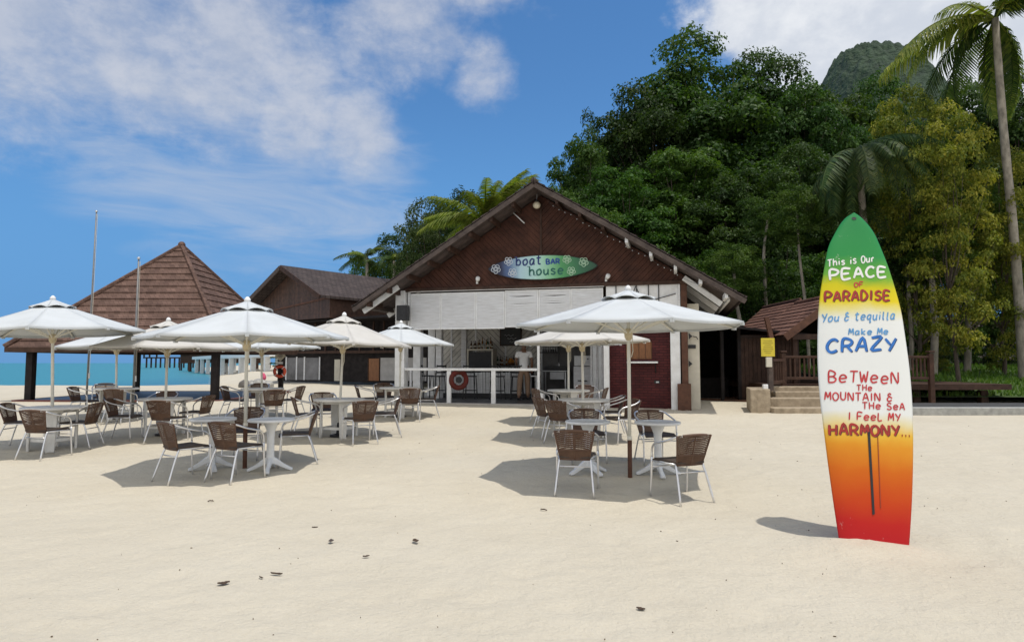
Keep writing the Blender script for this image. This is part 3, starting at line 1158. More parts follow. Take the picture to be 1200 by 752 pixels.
# deck and plinth
xr, _ = bl(709, 420, W)
dk = MB().box2((-4.0, W - 0.12, -0.2), (xr + 0.05, 10.6, DZ - 0.004)).build('deck_plinth', M['concrete'], house, bevel=0.015)
MB().box2((-3.98, W + 0.03, DZ - 0.002), (xr + 0.05, 10.58, DZ + 0.012)).build('deck_floor', M['dark_floor'], dk)

# front railing
rl = MB()
x0, _ = bl(464, 432, W)
zr = bl(560, 432, W)[1]
rl.box2((x0, W - 0.06, zr - 0.055), (LXP - 0.036, W + 0.03, zr + 0.02))
railing = rl.build('railing', M['white_paint'], house, bevel=0.008)
for uu in (526.5, 578.5):
    x, _ = bl(uu, 450, W)
    MB().box2((x - 0.065, W - 0.05, 0.2), (x + 0.065, W + 0.025, zr - 0.057)).build('railing_post', M['white_paint'], railing, bevel=0.008)
x, _ = bl(481, 450, 1.9)
MB().box2((x - 0.03, 1.9, DZ + 0.01), (x + 0.03, 1.96, zr - 0.06)).build('railing_post', M['weathered_white'], railing)
MB().beam((x, 1.93, zr - 0.02), (-3.8, 7.8, zr - 0.02), 0.07, 0.07).build('side_rail', M['white_paint'], railing)

# interior walls: back wall with diagonal boards (each a strip), partitions
LYB = 5.6
xa, xb = -5.3, 4.4
za, zt = DZ + 0.01, 3.9
bwm = MB()
for pane in ((-5.3, -4.4, 1), (-4.4, -3.45, 1), (-3.45, -2.3, -1), (-2.3, -0.95, 1)):
    rect = [(pane[0] + 0.02, za), (pane[1] - 0.02, za), (pane[1] - 0.02, zt), (pane[0] + 0.02, zt)]
    s = pane[2]
    for k in range(-60, 80):
        lo, hi = k * 0.15 + 0.008, (k + 1) * 0.15 - 0.008
        p = clip_poly(rect, s * -0.707, 0.707, -lo)
        p = clip_poly(p, s * 0.707, -0.707, hi) if len(p) > 2 else p
        if len(p) > 2:
            bwm.prism(p, lambda a, b, kk: (a, LYB - 0.03 * (1 - kk), b))
backw = bwm.build('back_wall', mat('inner_boards', (0.60, 0.58, 0.53), 0.7, 0.15, 3, 0.4, 30, col2=(0.46, 0.44, 0.40)), house)
MB().box2((xa, LYB + 0.002, za), (-0.95, LYB + 0.08, zt)).build('wall_backing', M['black_wood'], backw)
st = MB()
for x in (-5.3, -4.4, -3.45, -2.3, -0.95):
    st.box2((x - 0.03, LYB - 0.05, za), (x + 0.03, LYB - 0.032, zt))
st.box2((-5.26, LYB - 0.06, 2.86), (-0.98, LYB - 0.051, 2.93))
st.build('batten', M['weathered_white'], backw)
MB().box2((-0.948, LYB + 0.002, za), (4.4, LYB + 0.08, zt)).build('kitchen_wall', mat('kitchen_wall', (0.17, 0.165, 0.16), 0.6, 0.15, 3, 0.2, 30), house)
MB().box2((-3.7, 8.3, za), (4.4, 8.36, 4.2)).build('rear_wall', M['dark_wood'], house)
MB().box2((-3.2, 1.2, 3.9), (4.2, 8.3, 3.94)).build('ceiling', M['dark_wood'], house)
# right side kiosk in red painted brick
KY = 1.25
kx0, _ = bl(713, 420, KY)
kx1, _ = bl(786, 420, KY)
k = MB()
zt_ = bl(750, 386, KY)[1]
win0, _ = bl(733, 405, KY); win1, _ = bl(764, 405, KY)
wz0 = bl(750, 421, KY)[1]; wzs = bl(750, 402, KY)[1]; wr = (win1 - win0) / 2; wcx = (win0 + win1) / 2
zbm = 0.25
# brick wall with an arched opening
k.box2((kx0, KY, zbm), (win0, KY + 0.11, zt_)).box2((win1, KY, zbm), (kx1, KY + 0.11, zt_))
k.box2((win0, KY, zbm), (win1, KY + 0.11, wz0))
arch = [(win0, wzs)] + [(wcx - wr * math.cos(a), wzs + wr * 0.55 * math.sin(a)) for a in np.linspace(0, PI, 15)[1:-1]] + [(win1, wzs)]
for i in range(len(arch) - 1):
    p, q = arch[i], arch[i + 1]
    k.prism([p, q, (q[0], zt_), (p[0], zt_)], lambda a, b, kk: (a, KY + 0.11 * kk, b))
kiosk = k.build('brick_wall', M['brick_red'], house)
sh = MB()
shp = [(win0 + 0.01, wz0 + 0.01), (win1 - 0.01, wz0 + 0.01)] + [(wcx + (wr - 0.01) * math.cos(a), wzs + (wr * 0.55 - 0.01) * math.sin(a)) for a in np.linspace(0, PI, 15)]
sh.prism(shp, lambda a, b, kk: (a, KY + 0.05 + 0.03 * kk, b))
wsh = sh.build('window_shutter', M['door_wood'], kiosk)
fr = MB()
for f in (0.25, 0.5, 0.75):
    x = win0 + (win1 - win0) * f
    fr.box2((x - 0.008, KY + 0.043, wz0 + 0.02), (x + 0.008, KY + 0.049, wzs + wr * 0.4))
fr.build('shutter_batten', M['post_wood'], wsh)
lx0, _ = bl(735, 424, KY - 0.15); lx1, _ = bl(771, 424, KY - 0.15)
lz = bl(750, 424, KY - 0.15)[1]
MB().box2((lx0, KY - 0.3, lz - 0.035), (lx1, KY - 0.002, lz + 0.015)).build('serving_ledge', M['white_paint'], kiosk, bevel=0.006)
for f in (0.08, 0.92):
    x = lx0 + (lx1 - lx0) * f
    MB().beam((x, KY - 0.24, lz - 0.04), (x, KY - 0.01, lz - 0.30), 0.03, 0.03).build('ledge_bracket', M['black_metal'], kiosk)
px_, pz_ = bl(770, 447.5, KY)
pb = MB().box((px_, KY - 0.012, pz_), (0.16, 0.02, 0.085)).build('socket_box', M['black_metal'], kiosk, bevel=0.004)
MB().box((px_ + 0.01, KY - 0.024, pz_), (0.08, 0.006, 0.04)).build('socket_face', M['steel'], pb)
MB().box2((kx0 + 0.002, KY + 0.112, zbm), (kx0 + 0.09, 6.8, 3.9)).build('kiosk_side_wall', M['brick_red'], house)
wx0, _ = bl(707.5, 430, W); wx1, _ = bl(714, 430, W)
MB().box2((wx0, W - 0.02, 0.3), (wx1, W + 0.12, 2.555)).build('door_post', M['white_paint'], house, bevel=0.008)
wx0, _ = bl(786, 430, W); wx1, _ = bl(797.5, 430, W)
MB().box2((wx0, W + 0.0, 0.25), (wx1, W + 0.26, 2.556)).build('column', M['white_paint'], house, bevel=0.01)
wx0, _ = bl(798.5, 400, W); wx1, _ = bl(806, 400, W)
MB().box2((wx0, W - 0.02, 0.25), (wx1, W + 0.16, 4.0)).build('corner_post', M['post_wood'], house, bevel=0.01)
bx0, _ = bl(794, 460, W - 0.1); bx1, _ = bl(810, 460, W - 0.1)
bz1 = bl(800, 449.5, W - 0.1)[1]
MB().box2((bx0, W - 0.14, 0.15), (bx1, W + 0.2, bz1)).build('post_base', M['post_wood'], house, bevel=0.012)
# cream side wall with hooks and a little plate
cx0, _ = bl(806.5, 420, W + 0.25); cx1, _ = bl(820, 420, W + 0.25)
czt = bl(812, 377, W + 0.25)[1]
cw = MB().box2((cx0, W + 0.25, 0.2), (cx1, W + 0.33, czt + 0.5)).build('cream_wall', M['cream'], house)
MB().box2((cx1 - 0.08, W + 0.332, 0.2), (cx1, 8.0, czt + 0.5)).build('side_wall', M['cream'], house)
for vv in (394, 426):
    hx_, hz_ = bl(807, vv, W + 0.2)
    MB().prism([(0, -0.09), (0.10, 0.0), (0, 0.09)], lambda a, b, kk: (hx_ + a, W + 0.10 + 0.03 * kk, hz_ + b)).build('wall_hook', M['black_metal'], cw)
hx_, hz_ = bl(812, 394, W + 0.2)
MB().tube([(hx_, W + 0.2, hz_), (hx_ + 0.09, W + 0.16, hz_ - 0.02), (hx_ + 0.13, W + 0.15, hz_ - 0.09)], 0.012, 6).build('wall_hook', M['black_metal'], cw)
hx_, hz_ = bl(811, 406, W + 0.2)
MB().box((hx_, W + 0.23, hz_), (0.20, 0.03, 0.10)).build('wall_plate', M['black'], cw)
# tall white glazed frame between kitchen and kiosk
gx0, _ = bl(693, 430, 2.6)
gx1, _ = bl(706, 430, 2.6)
gd = MB()
for f in (0, 0.5, 1.0):
    x = gx0 + (gx1 - gx0) * f
    gd.box2((x - 0.03, 2.6, DZ + 0.02), (x + 0.03, 2.66, 2.6))
gdo = gd.build('side_door_frame', M['weathered_white'], house)
MB().box2((gx0 + 0.03, 2.64, DZ + 0.02), (gx1 - 0.03, 2.65, 2.6)).build('door_pane', M['steel'], gdo)

# lamps and fittings on the gable
gx, gzz = bl(629, 240, W - 0.25)
lamp = bthing('wall_lamp', gx, W - 0.02, gzz, 'round cream globe lamp hanging under the gable peak', 'lamp')
MB().sphere((0, -0.23, -0.01), 0.115, 14, 10, (1, 1, 0.92)).build('lamp_globe', mat('globe_glass', (0.68, 0.62, 0.48), 0.25, 0.05, 5), lamp, smooth=True)
MB().lathe([(0.06, 0.10), (0.07, 0.13), (0.03, 0.17)], 12, (0, -0.23, -0.02)).build('lamp_cap', M['black_metal'], lamp, smooth=True)
MB().tube([(0, 0.0, 0.42), (0, -0.13, 0.42), (0, -0.22, 0.32), (0, -0.23, 0.14)], 0.014, 6).build('lamp_arm', M['steel'], lamp)
a = bl(598, 246, W - 0.06); b = bl(614.5, 261.5, W - 0.06)
tl = bthing('tube_light', a[0], W - 0.05, a[1], 'thin pale slanting light rod fixed on the gable boards', 'light')
MB().tube([(0, 0, 0), (b[0] - a[0], 0, b[1] - a[1])], 0.018, 8).build('light_tube', M['plastic_white'], tl, smooth=True)
MB().box((0, 0.02, 0.0), (0.05, 0.04, 0.06)).build('end_clip', M['black_metal'], tl)
a = bl(490, 322, W - 0.1)
pp = bthing('conduit_pipe', a[0], W - 0.04, a[1], 'white bent conduit pipe at the left foot of the gable', 'pipe')
MB().tube([(-0.22, 0, -0.02), (-0.12, -0.02, -0.06), (-0.02, -0.04, -0.07), (0.03, -0.05, -0.03), (0.04, -0.05, 0.06), (0.06, -0.03, 0.11)], 0.026, 8).build('pipe_run', M['white_metal'], pp, smooth=True)
MB().box((0.06, 0.0, 0.12), (0.07, 0.06, 0.07)).build('junction_box', M['white_metal'], pp, bevel=0.006)
for uu, vv, lab in ((559, 328, 'small white spotlight above the left shutters'), (711, 325, 'small cream spotlight beside the transom panel')):
    a = bl(uu, vv, W - 0.15)
    sp = bthing('spotlight', a[0], W - 0.03, a[1], lab, 'spotlight', 'spotlights over the bar front')
    MB().tube([(0.05, -0.20, 0.04), (0.02, -0.12, 0.01), (-0.02, -0.03, -0.02)], [0.065, 0.06, 0.04], 12).build('lamp_head', M['white_metal'], sp, smooth=True)
    MB().box((-0.03, -0.005, -0.05), (0.06, 0.04, 0.10)).build('bracket', M['white_metal'], sp)
# black speaker on the corner column
a = bl(473, 367, W - 0.2)
spk = bthing('loudspeaker', a[0], W - 0.12, a[1], 'black box loudspeaker fixed on the thick white corner column', 'speaker')
MB().box((0, -0.12, 0), (0.34, 0.22, 0.46)).build('cabinet', M['black'], spk, bevel=0.012)
MB().box((0, -0.236, 0), (0.28, 0.012, 0.40)).build('grille', M['black_metal'], spk)
# string of fairy lights under the right barge board
sl = bthing('fairy_lights', 0.0, 0.02, RZA, 'string of small pale bulbs along the right gable edge', 'string lights')
cb = MB()
bl_ = []
for i in range(27):
    f = 0.06 + 0.80 * i / 26
    sag = 0.05 * abs(math.sin(i * PI / 4))
    bl_.append((RW * f, 0.20, -SL * RW * f - 0.30 - sag))
cb.tube(bl_, 0.004, 5).build('cable', M['black'], sl)
for p in bl_[1:-1:1]:
    MB().sphere((p[0], p[1], p[2] - 0.02), 0.011, 8, 6, (1, 1, 1.3)).build('bulb', M['plastic_white'], sl, smooth=True)

# ------------------------------------------------------------------ inside the bar
CY = 3.4
cx0, _ = bl(514, 440, CY); cx1, _ = bl(622, 440, CY)
ctr = bthing('bar_counter', (cx0 + cx1) / 2, CY, DZ + 0.012, 'long bar counter faced with upright white bamboo slats', 'counter')
cwid = cx1 - cx0
ch = bl(560, 434, CY)[1] - DZ
rg = random.Random(4)
sm = MB()
x = -cwid / 2
while x < cwid / 2:
    w = rg.uniform(0.035, 0.06)
    h = ch - 0.05 - rg.uniform(0, 0.03)
    sm.tube([(x + w / 2, -0.02, 0.16), (x + w / 2 + rg.uniform(-.006, .006), -0.02, h)], w / 2 * 0.92, 7)
    x += w * 1.08
sm.build('slat_front', M['weathered_white'], ctr)
MB().box((0, 0.30, ch / 2), (cwid, 0.5, ch - 0.06)).build('counter_body', M['black_wood'], ctr)
MB().box((0, 0.22, ch), (cwid + 0.16, 0.78, 0.05)).build('counter_top', M['weathered_white'], ctr, bevel=0.008)
MB().box((0, 0.05, 0.08), (cwid, 0.12, 0.15)).build('base_board', M['black'], ctr)

# screen cabinet with bottles on top
SY = 4.75
sx0, sz1 = bl(549, 411, SY); sx1, sz0 = bl(576, 431, SY)
cab = bthing('screen_cabinet', (sx0 + sx1) / 2, SY, DZ + 0.012, 'white framed cabinet with a black panel under the bottles', 'cabinet')
w, h0, h1 = sx1 - sx0, sz0 - DZ - 0.2, sz1 - DZ
fr = MB().box2((-w / 2 - 0.05, 0.0, 0), (-w / 2, 0.5, h1)).box2((w / 2, 0, 0), (w / 2 + 0.05, 0.5, h1)).box2((-w / 2 - 0.05, -0.02, h1), (w / 2 + 0.05, 0.5, h1 + 0.06))
fr.build('cabinet_frame', M['cream'], cab)
MB().box2((-w / 2, 0.03, h0), (w / 2, 0.07, h1 - 0.05)).build('black_panel', M['black'], cab)
MB().box2((-w / 2, 0.05, 0), (w / 2, 0.5, h0)).build('cabinet_body', M['cream'], cab)


def bottle_mesh(col, h, r):
    return None


BCOL = [mat('bottle_green', (0.02, 0.06, 0.025), 0.12, 0.1, 5), mat('bottle_brown', (0.07, 0.028, 0.01), 0.12, 0.1, 5),
        mat('bottle_clear', (0.40, 0.42, 0.42), 0.1, 0.1, 5), mat('bottle_amber', (0.25, 0.10, 0.02), 0.12, 0.1, 5)]
LABM = mat('paper_label', (0.6, 0.57, 0.48), 0.7, 0.1, 9)


def bottle(lx, ly, z, h, r, c, label, group):
    t = bthing('bottle', lx, ly, z, label, 'bottle', group)
    MB().lathe([(r * .9, 0), (r, .01), (r, h * .55), (r * .85, h * .64), (r * .35, h * .75), (r * .32, h * .97)], 10).build('glass_body', BCOL[c], t, smooth=True)
    MB().lathe([(r * .38, h * .97), (r * .38, h * 1.04)], 8).build('cap', M['black'], t)
    MB().lathe([(r * 1.02, h * .18), (r * 1.02, h * .45)], 10).build('paper_band', LABM, t, smooth=True)


rg = random.Random(8)
for i in range(11):
    f = (i + 0.5) / 11
    bottle((sx0 + sx1) / 2 - w / 2 + w * f, SY + 0.2 + 0.1 * (i % 2), DZ + 0.012 + h1 + 0.06, rg.uniform(0.24, 0.42), rg.uniform(0.032, 0.042), rg.randrange(4),
           'spirit bottle in the row on top of the white framed cabinet', 'bottles on the cabinet')
# wall shelf of bottles further right
hx0, hz0 = bl(580, 427, LYB - .2); hx1, _ = bl(606, 427, LYB - .2)
shf = bthing('bottle_shelf', (hx0 + hx1) / 2, LYB - 0.05, hz0 - 0.03, 'dark back shelf carrying bottles behind the counter', 'shelf')
MB().box((0, -0.14, 0), (hx1 - hx0, 0.28, 0.04)).build('board', M['dark_wood'], shf)
for s in (-1, 1):
    MB().box((s * (hx1 - hx0) * 0.4, -0.12, -0.11), (0.04, 0.2, 0.18)).build('bracket', M['dark_wood'], shf)
for i in range(9):
    f = (i + 0.5) / 10
    bottle(hx0 + (hx1 - hx0) * f, LYB - 0.2 - 0.08 * (i % 2), hz0 - 0.01, rg.uniform(0.22, 0.36), rg.uniform(0.03, 0.04), rg.randrange(4),
           'bottle standing on the dark back shelf behind the counter', 'bottles on the back shelf')
fx0, fz0 = bl(598.5, 426, LYB - .3)
fr = bthing('fruit_bowl', fx0, LYB - 0.28, hz0 - 0.01, 'bowl heaped with orange fruit at the back of the bar', 'fruit bowl')
MB().lathe([(0.06, 0), (0.13, 0.06), (0.15, 0.09)], 14).build('bowl', M['door_wood'], fr, smooth=True)
for p in ((0.06, 0, .12), (-.06, .03, .12), (0, -.07, .12), (0, 0.02, .19)):
    MB().sphere(p, 0.062, 10, 8).build('fruit', mat('fruit_orange', (0.55, 0.22, 0.02), 0.5), fr, smooth=True)
# dark menu board
mx0, mz1 = bl(585.5, 384, LYB - .1); mx1, mz0 = bl(611, 405, LYB - .1)
mb_ = bthing('menu_board', (mx0 + mx1) / 2, LYB - 0.055, (mz0 + mz1) / 2, 'dark framed chalk board high on the back wall', 'board')
w, h = mx1 - mx0, mz1 - mz0
MB().box((0, 0, 0), (w, 0.04, h)).build('frame', M['dark_wood'], mb_)
MB().box((0, -0.024, 0), (w - 0.08, 0.008, h - 0.08)).build('slate', M['black'], mb_)
cm = MB()
for i in range(3):
    cm.tube([(-0.25 + 0.02 * math.cos(j) + j * 0.05 + 0.1 * i, -0.030, 0.05 - i * 0.12 + 0.03 * math.sin(j * 2.1)) for j in range(8)], 0.006, 5)
cm.build('chalk_drawing', M['steel'], mb_)
# hanging glass rack and glasses
rx0, rz = bl(633, 413, LYB - .3); rx1, _ = bl(655, 413, LYB - .3)
rk = bthing('glass_rack', (rx0 + rx1) / 2, LYB - 0.25, rz, 'black wall rack with upturned glasses by the kitchen', 'rack')
MB().box((0, 0, 0), (rx1 - rx0, 0.3, 0.03)).build('rack_board', M['black'], rk)
for i in range(7):
    x = -(rx1 - rx0) / 2 + 0.08 + (rx1 - rx0 - 0.16) * i / 6
    MB().lathe([(0.015, 0.02), (0.02, 0.09), (0.042, 0.12), (0.038, 0.22)], 8, (x, 0, 0)).build('glass', M['steel'], rk, smooth=True)
MB().beam(((rx1 - rx0) / 2, 0, 0), ((rx1 - rx0) / 2 - 0.02, 0, -0.4), 0.03, 0.03).build('rack_arm', M['black'], rk)
# kitchen bench with sink
kx0b, kz = bl(634, 435, 4.6); kx1b, _ = bl(664, 435, 4.6)
bn = bthing('kitchen_bench', (kx0b + kx1b) / 2, 4.6, DZ + 0.012, 'steel kitchen bench with a hanging white sink', 'bench')
w = kx1b - kx0b; h = kz - DZ
MB().box((0, 0.3, h), (w, 0.6, 0.04)).build('bench_top', M['steel'], bn, bevel=0.005)
MB().box((0.1, 0.28, h - 0.16), (0.5, 0.42, 0.26)).build('sink', M['plastic_white'], bn, bevel=0.02)
MB().tube([(0.1, 0.5, h + 0.02), (0.1, 0.5, h + 0.25), (0.1, 0.36, h + 0.28), (0.1, 0.32, h + 0.22)], 0.014, 7).build('tap', M['alu'], bn)
for sx in (-1, 1):
    for yy in (0.06, 0.54):
        MB().box((sx * (w / 2 - 0.05), yy, h / 2 - 0.02), (0.04, 0.04, h - 0.04)).build('leg', M['steel'], bn)
MB().box((0, 0.42, h + 0.10), (w * .9, 0.2, 0.14)).build('tray_stack', M['black_metal'], bn, bevel=0.01)
# fridge / freezer pair
fx0, fz1 = bl(672, 417, 3.6); fx1, fzm = bl(693, 429, 3.6)
fg_ = bthing('refrigerator', (fx0 + fx1) / 2, 3.6, DZ + 0.012, 'pale two door fridge with a white crate like top unit', 'fridge')
w = fx1 - fx0
MB().box2((-w / 2, 0, 0.03), (w / 2, 0.6, fzm - DZ - 0.02)).build('lower_door', M['weathered_white'], fg_, bevel=0.015)
MB().box2((-w / 2 + 0.02, 0.02, fzm - DZ), (w / 2, 0.6, fz1 - DZ)).build('upper_door', M['plastic_white'], fg_, bevel=0.015)
MB().box((0, -0.03, (fzm - DZ) * 0.55), (w * .5, 0.04, 0.03)).build('handle', M['black'], fg_)
MB().box((w * .3, -0.02, (fz1 + fzm) / 2 - DZ + 0.06), (0.05, 0.03, 0.03)).build('handle', M['black'], fg_)
for s in (-1, 1):
    MB().box((s * (w / 2 - 0.08), 0.3, 0.015), (0.06, 0.5, 0.03)).build('foot', M['black'], fg_)
# small side table
tx, _ = bl(624, 445, 2.9)
stb = bthing('side_table', tx, 2.9, DZ + 0.012, 'narrow pale side table at the end of the counter', 'table')
zt2 = bl(624, 441, 2.9)[1] - DZ
MB().box((0, 0.2, zt2), (0.3, 0.45, 0.03)).build('table_top', M['steel'], stb)
for sx in (-1, 1):
    for yy in (0.02, 0.38):
        MB().box((sx * 0.12, yy, zt2 / 2), (0.03, 0.03, zt2 - 0.03)).build('leg', M['steel'], stb)


def bar_stool(lx, ly, rz, label):
    t = bthing('bar_stool', lx, ly, DZ + 0.012, label, 'bar stool', 'black bar stools', rz)
    MB().box((0, 0, 0.73), (0.38, 0.38, 0.04)).build('seat', M['black'], t, bevel=0.012)
    for sx in (-1, 1):
        for sy in (-1, 1):
            MB().tube([(sx * 0.16, sy * 0.16, 0.71), (sx * 0.20, sy * 0.20, 0.0)], 0.016, 7).build('leg', M['black_metal'], t)
    f = MB()
    for s in (-1, 1):
        f.tube([(s * 0.185, 0.185, 0.27), (s * 0.185, -0.185, 0.27)], 0.011, 6)
        f.tube([(0.185, s * 0.185, 0.27), (-0.185, s * 0.185, 0.27)], 0.011, 6)
    f.build('foot_ring', M['black_metal'], t)
    b = MB()
    for sx in (-1, 1):
        b.tube([(sx * 0.17, -0.17, 0.74), (sx * 0.17, -0.24, 1.10)], 0.014, 7)
    for j in range(3):
        z = 0.86 + j * 0.10
        b.box((0, -0.19 - (z - 0.74) * 0.19, z), (0.33, 0.018, 0.045))
    b.build('backrest', M['black_metal'], t)


for uu, lyy, rz, lab in ((551, 2.85, 0.1, 'black bar stool behind the faded red ring buoy'),
                         (583, 2.8, -0.1, 'black bar stool at the middle of the slatted counter'),
                         (606, 2.85, 0.15, 'black bar stool just left of the standing man'),
                         (513, 2.6, 0.9, 'black bar stool at the left end of the counter'),
                         (500, 3.3, -0.8, 'black bar stool nearest the white inner columns')):
    x, _ = bl(uu, 450, lyy)
    bar_stool(x, lyy, rz, lab)

# faded ring buoy hung inside the railing
a = bl(537.5, 445, W + 0.1)
bu = bthing('ring_buoy', a[0], W + 0.11, a[1], 'dark red ring buoy hanging on the white railing', 'life ring')
MB().torus((0, 0.0, 0), 0.235, 0.078, 'Y', 28, 10).build('ring_body', M['ring_red'], bu, smooth=True)
MB().lathe([(0.10, 0), (0.10, 0.02)], 14).build('ring_hub', M['black'], bu)
bu.children[-1].rotation_euler = (PI / 2, 0, 0)
bu.rotation_euler = (0, 0, -TH + R_(38))
for an in (45, 135, 225, 315):
    m_ = MB().torus((0, 0, 0), 0.082, 0.010, 'X', 14, 6)
    o = m_.build('rope_band', M['ring_red'], bu, smooth=True)
    o.location = (0.235 * math.cos(R_(an)), 0, 0.235 * math.sin(R_(an)))
    o.rotation_euler = (0, -R_(an), 0)
    # turn the little band so that it wraps round the tube
    o.rotation_euler = (0, -R_(an) - PI / 2, 0)
MB().tube([(0, 0, 0.28), (0, -0.05, zr - a[1] - 0.02)], 0.008, 6).build('cord', M['cream'], bu)
# ------------------------------------------------------------------ open pavilion on the left
PVX0, PVX1, PVY0, PVY1 = -15.7, -8.95, 19.9, 26.7
pcx, pcy = (PVX0 + PVX1) / 2, (PVY0 + PVY1) / 2
pz_e = at(265, 408, PVY0).z
pz_a = at(213, 288, pcy).z
pgz = 0.36
pav = empty('pavilion', (pcx, pcy, 0), (0, 0, 0), 'open beach pavilion with a tall pyramid roof of brown shingles', 'pavilion')
hw, hd = (PVX1 - PVX0) / 2, (PVY1 - PVY0) / 2
NC = 16
apx = at(213, 288, pcy).x - pcx
sh_m = tile_mat('roof_shingle', (0.098, 0.058, 0.045), (0.160, 0.098, 0.077), (0.065, 0.038, 0.030), (0, 2), 0.16, 0.118, 0.85, 0.006, bump=0.5)
_nt, _N, _L, _b = nodes_of(sh_m)
_sep = [n for n in _N if n.type == 'SEPXYZ'][0]
_cb = [n for n in _N if n.type == 'COMBXYZ'][0]
_ad = _N.new('ShaderNodeMath')
_L.new(_sep.outputs[0], _ad.inputs[0]); _L.new(_sep.outputs[1], _ad.inputs[1]); _L.new(_ad.outputs[0], _cb.inputs[0])
nrmx = (pz_a - pz_e)
rmb = MB()
sides = [((-1, -1), (1, -1)), ((1, -1), (1, 1)), ((1, 1), (-1, 1)), ((-1, 1), (-1, -1))]
for (ca, cb_) in sides:
    for i in range(NC):
        f0, f1 = i / NC, (i + 1) / NC
        # each course is a thin wedge: flush at its top, proud at its bottom
        def P(c, f, lift):
            n = Vector((ca[0] + cb_[0], ca[1] + cb_[1], 0)).normalized()
            base = Vector((c[0] * hw * f + apx * (1 - f), c[1] * hd * f, pz_a + (pz_e - pz_a) * f))
            return base + (n * 0.75 + Vector((0, 0, 0.55))) * lift
        v = [P(ca, f0, 0.0), P(cb_, f0, 0.0), P(cb_, f1, 0.036), P(ca, f1, 0.036), P(ca, f1, 0.0), P(cb_, f1, 0.0)]
        rmb.add(v, [(0, 3, 2, 1), (3, 4, 5, 2)])
proof = rmb.build('roof', sh_m, pav)
hm = MB()
for c in ((-1, -1), (1, -1), (1, 1), (-1, 1)):
    hm.tube([(apx, 0, pz_a + 0.03), (c[0] * (hw + .03), c[1] * (hd + .03), pz_e + 0.06)], 0.07, 6)
hm.sphere((apx, 0, pz_a + 0.03), 0.13, 10, 6)
hm.build('hip_ridge', sh_m, proof)
un = MB()
for c, d in sides:
    un.add([(c[0] * hw, c[1] * hd, pz_e - 0.02), (d[0] * hw, d[1] * hd, pz_e - 0.02), (apx, 0, pz_a - 0.12)], [(0, 1, 2)])
un.build('roof_lining', M['dark_wood'], proof)
fm = MB()
for c, d in sides:
    fm.beam((c[0] * hw, c[1] * hd, pz_e - 0.04), (d[0] * hw, d[1] * hd, pz_e - 0.04), 0.07, 0.16)
fm.build('fascia', M['dark_wood'], proof)
for (sx, sy) in ((-1, -1), (1, -1), (1, 1), (-1, 1)):
    w = 0.21 if sy < 0 else 0.17
    MB().box((sx * (hw - 0.45), sy * (hd - 0.5), (pgz + pz_e) / 2 - 0.05), (w, w, pz_e - pgz + 0.1)).build('post', M['black_wood'], pav, bevel=0.01)
fl = MB().box((0, 0, pgz - 0.1), (2 * hw - 0.4, 2 * hd - 0.4, 0.36))
pf = fl.build('floor', mat('pavilion_tile', (0.10, 0.11, 0.14), 0.45, 0.15, 3, 0.2, 20), pav)
em = MB()
for c, d in sides:
    em.beam((c[0] * (hw - 0.17), c[1] * (hd - 0.17), pgz - 0.06), (d[0] * (hw - 0.17), d[1] * (hd - 0.17), pgz - 0.06), 0.07, 0.30)
em.build('floor_edge', mat('red_edge', (0.17, 0.06, 0.05), 0.7, 0.2, 4, 0.4, 30), pf)

# life ring, diamond sign and plate on the pavilion's far right post
lrp = Vector((pcx + hw - 0.45, pcy + hd - 0.5 - 0.17 / 2, 0))
zz = at(323, 435, lrp.y).z
lr = empty('ring_buoy', (lrp.x, lrp.y - 0.08, zz), (0, 0, 0.1), 'bright orange ring buoy on a dark post of the pavilion', 'life ring')
MB().torus((0, 0, 0), 0.20, 0.065, 'Y', 26, 10).build('ring_body', M['orange'], lr, smooth=True)
for an in (45, 135, 225, 315):
    o = MB().torus((0, 0, 0), 0.069, 0.014, 'X', 14, 6).build('rope_band', M['white_paint'], lr, smooth=True)
    o.location = (0.2 * math.cos(R_(an)), 0, 0.2 * math.sin(R_(an)))
    o.rotation_euler = (0, -R_(an) - PI / 2, 0)
MB().box((0, 0.04, 0.17), (0.04, 0.08, 0.05)).build('hook', M['black_metal'], lr)
zz = at(323, 417, lrp.y).z
ds = empty('warning_sign', (lrp.x, lrp.y - 0.02, zz), (0, 0, 0.1), 'pale diamond shaped warning sign above the orange ring buoy', 'sign')
MB().prism([(0, -0.22), (0.22, 0), (0, 0.22), (-0.22, 0)], lambda a, b, k: (a, -0.015 * k, b)).build('sign_plate', M['cream'], ds)
b = MB()
for i, w in enumerate((0.14, 0.2, 0.12)):
    b.box((0, -0.018, 0.05 - i * 0.05), (w, 0.004, 0.018))
b.build('print_bars', M['black'], ds)
MB().box((0, 0.0, 0), (0.1, 0.02, 0.1)).build('bracket', M['black_metal'], ds)
zz = at(323, 425, lrp.y).z
np_ = empty('notice_plate', (lrp.x, lrp.y - 0.02, zz), (0, 0, 0.1), 'small white notice plate between the diamond sign and ring buoy', 'sign')
MB().box((0, -0.01, 0), (0.2, 0.015, 0.1)).build('plate', M['white_paint'], np_)
for s in (-1, 1):
    MB().box((s * 0.08, -0.02, 0), (0.015, 0.006, 0.015)).build('screw', M['black_metal'], np_)

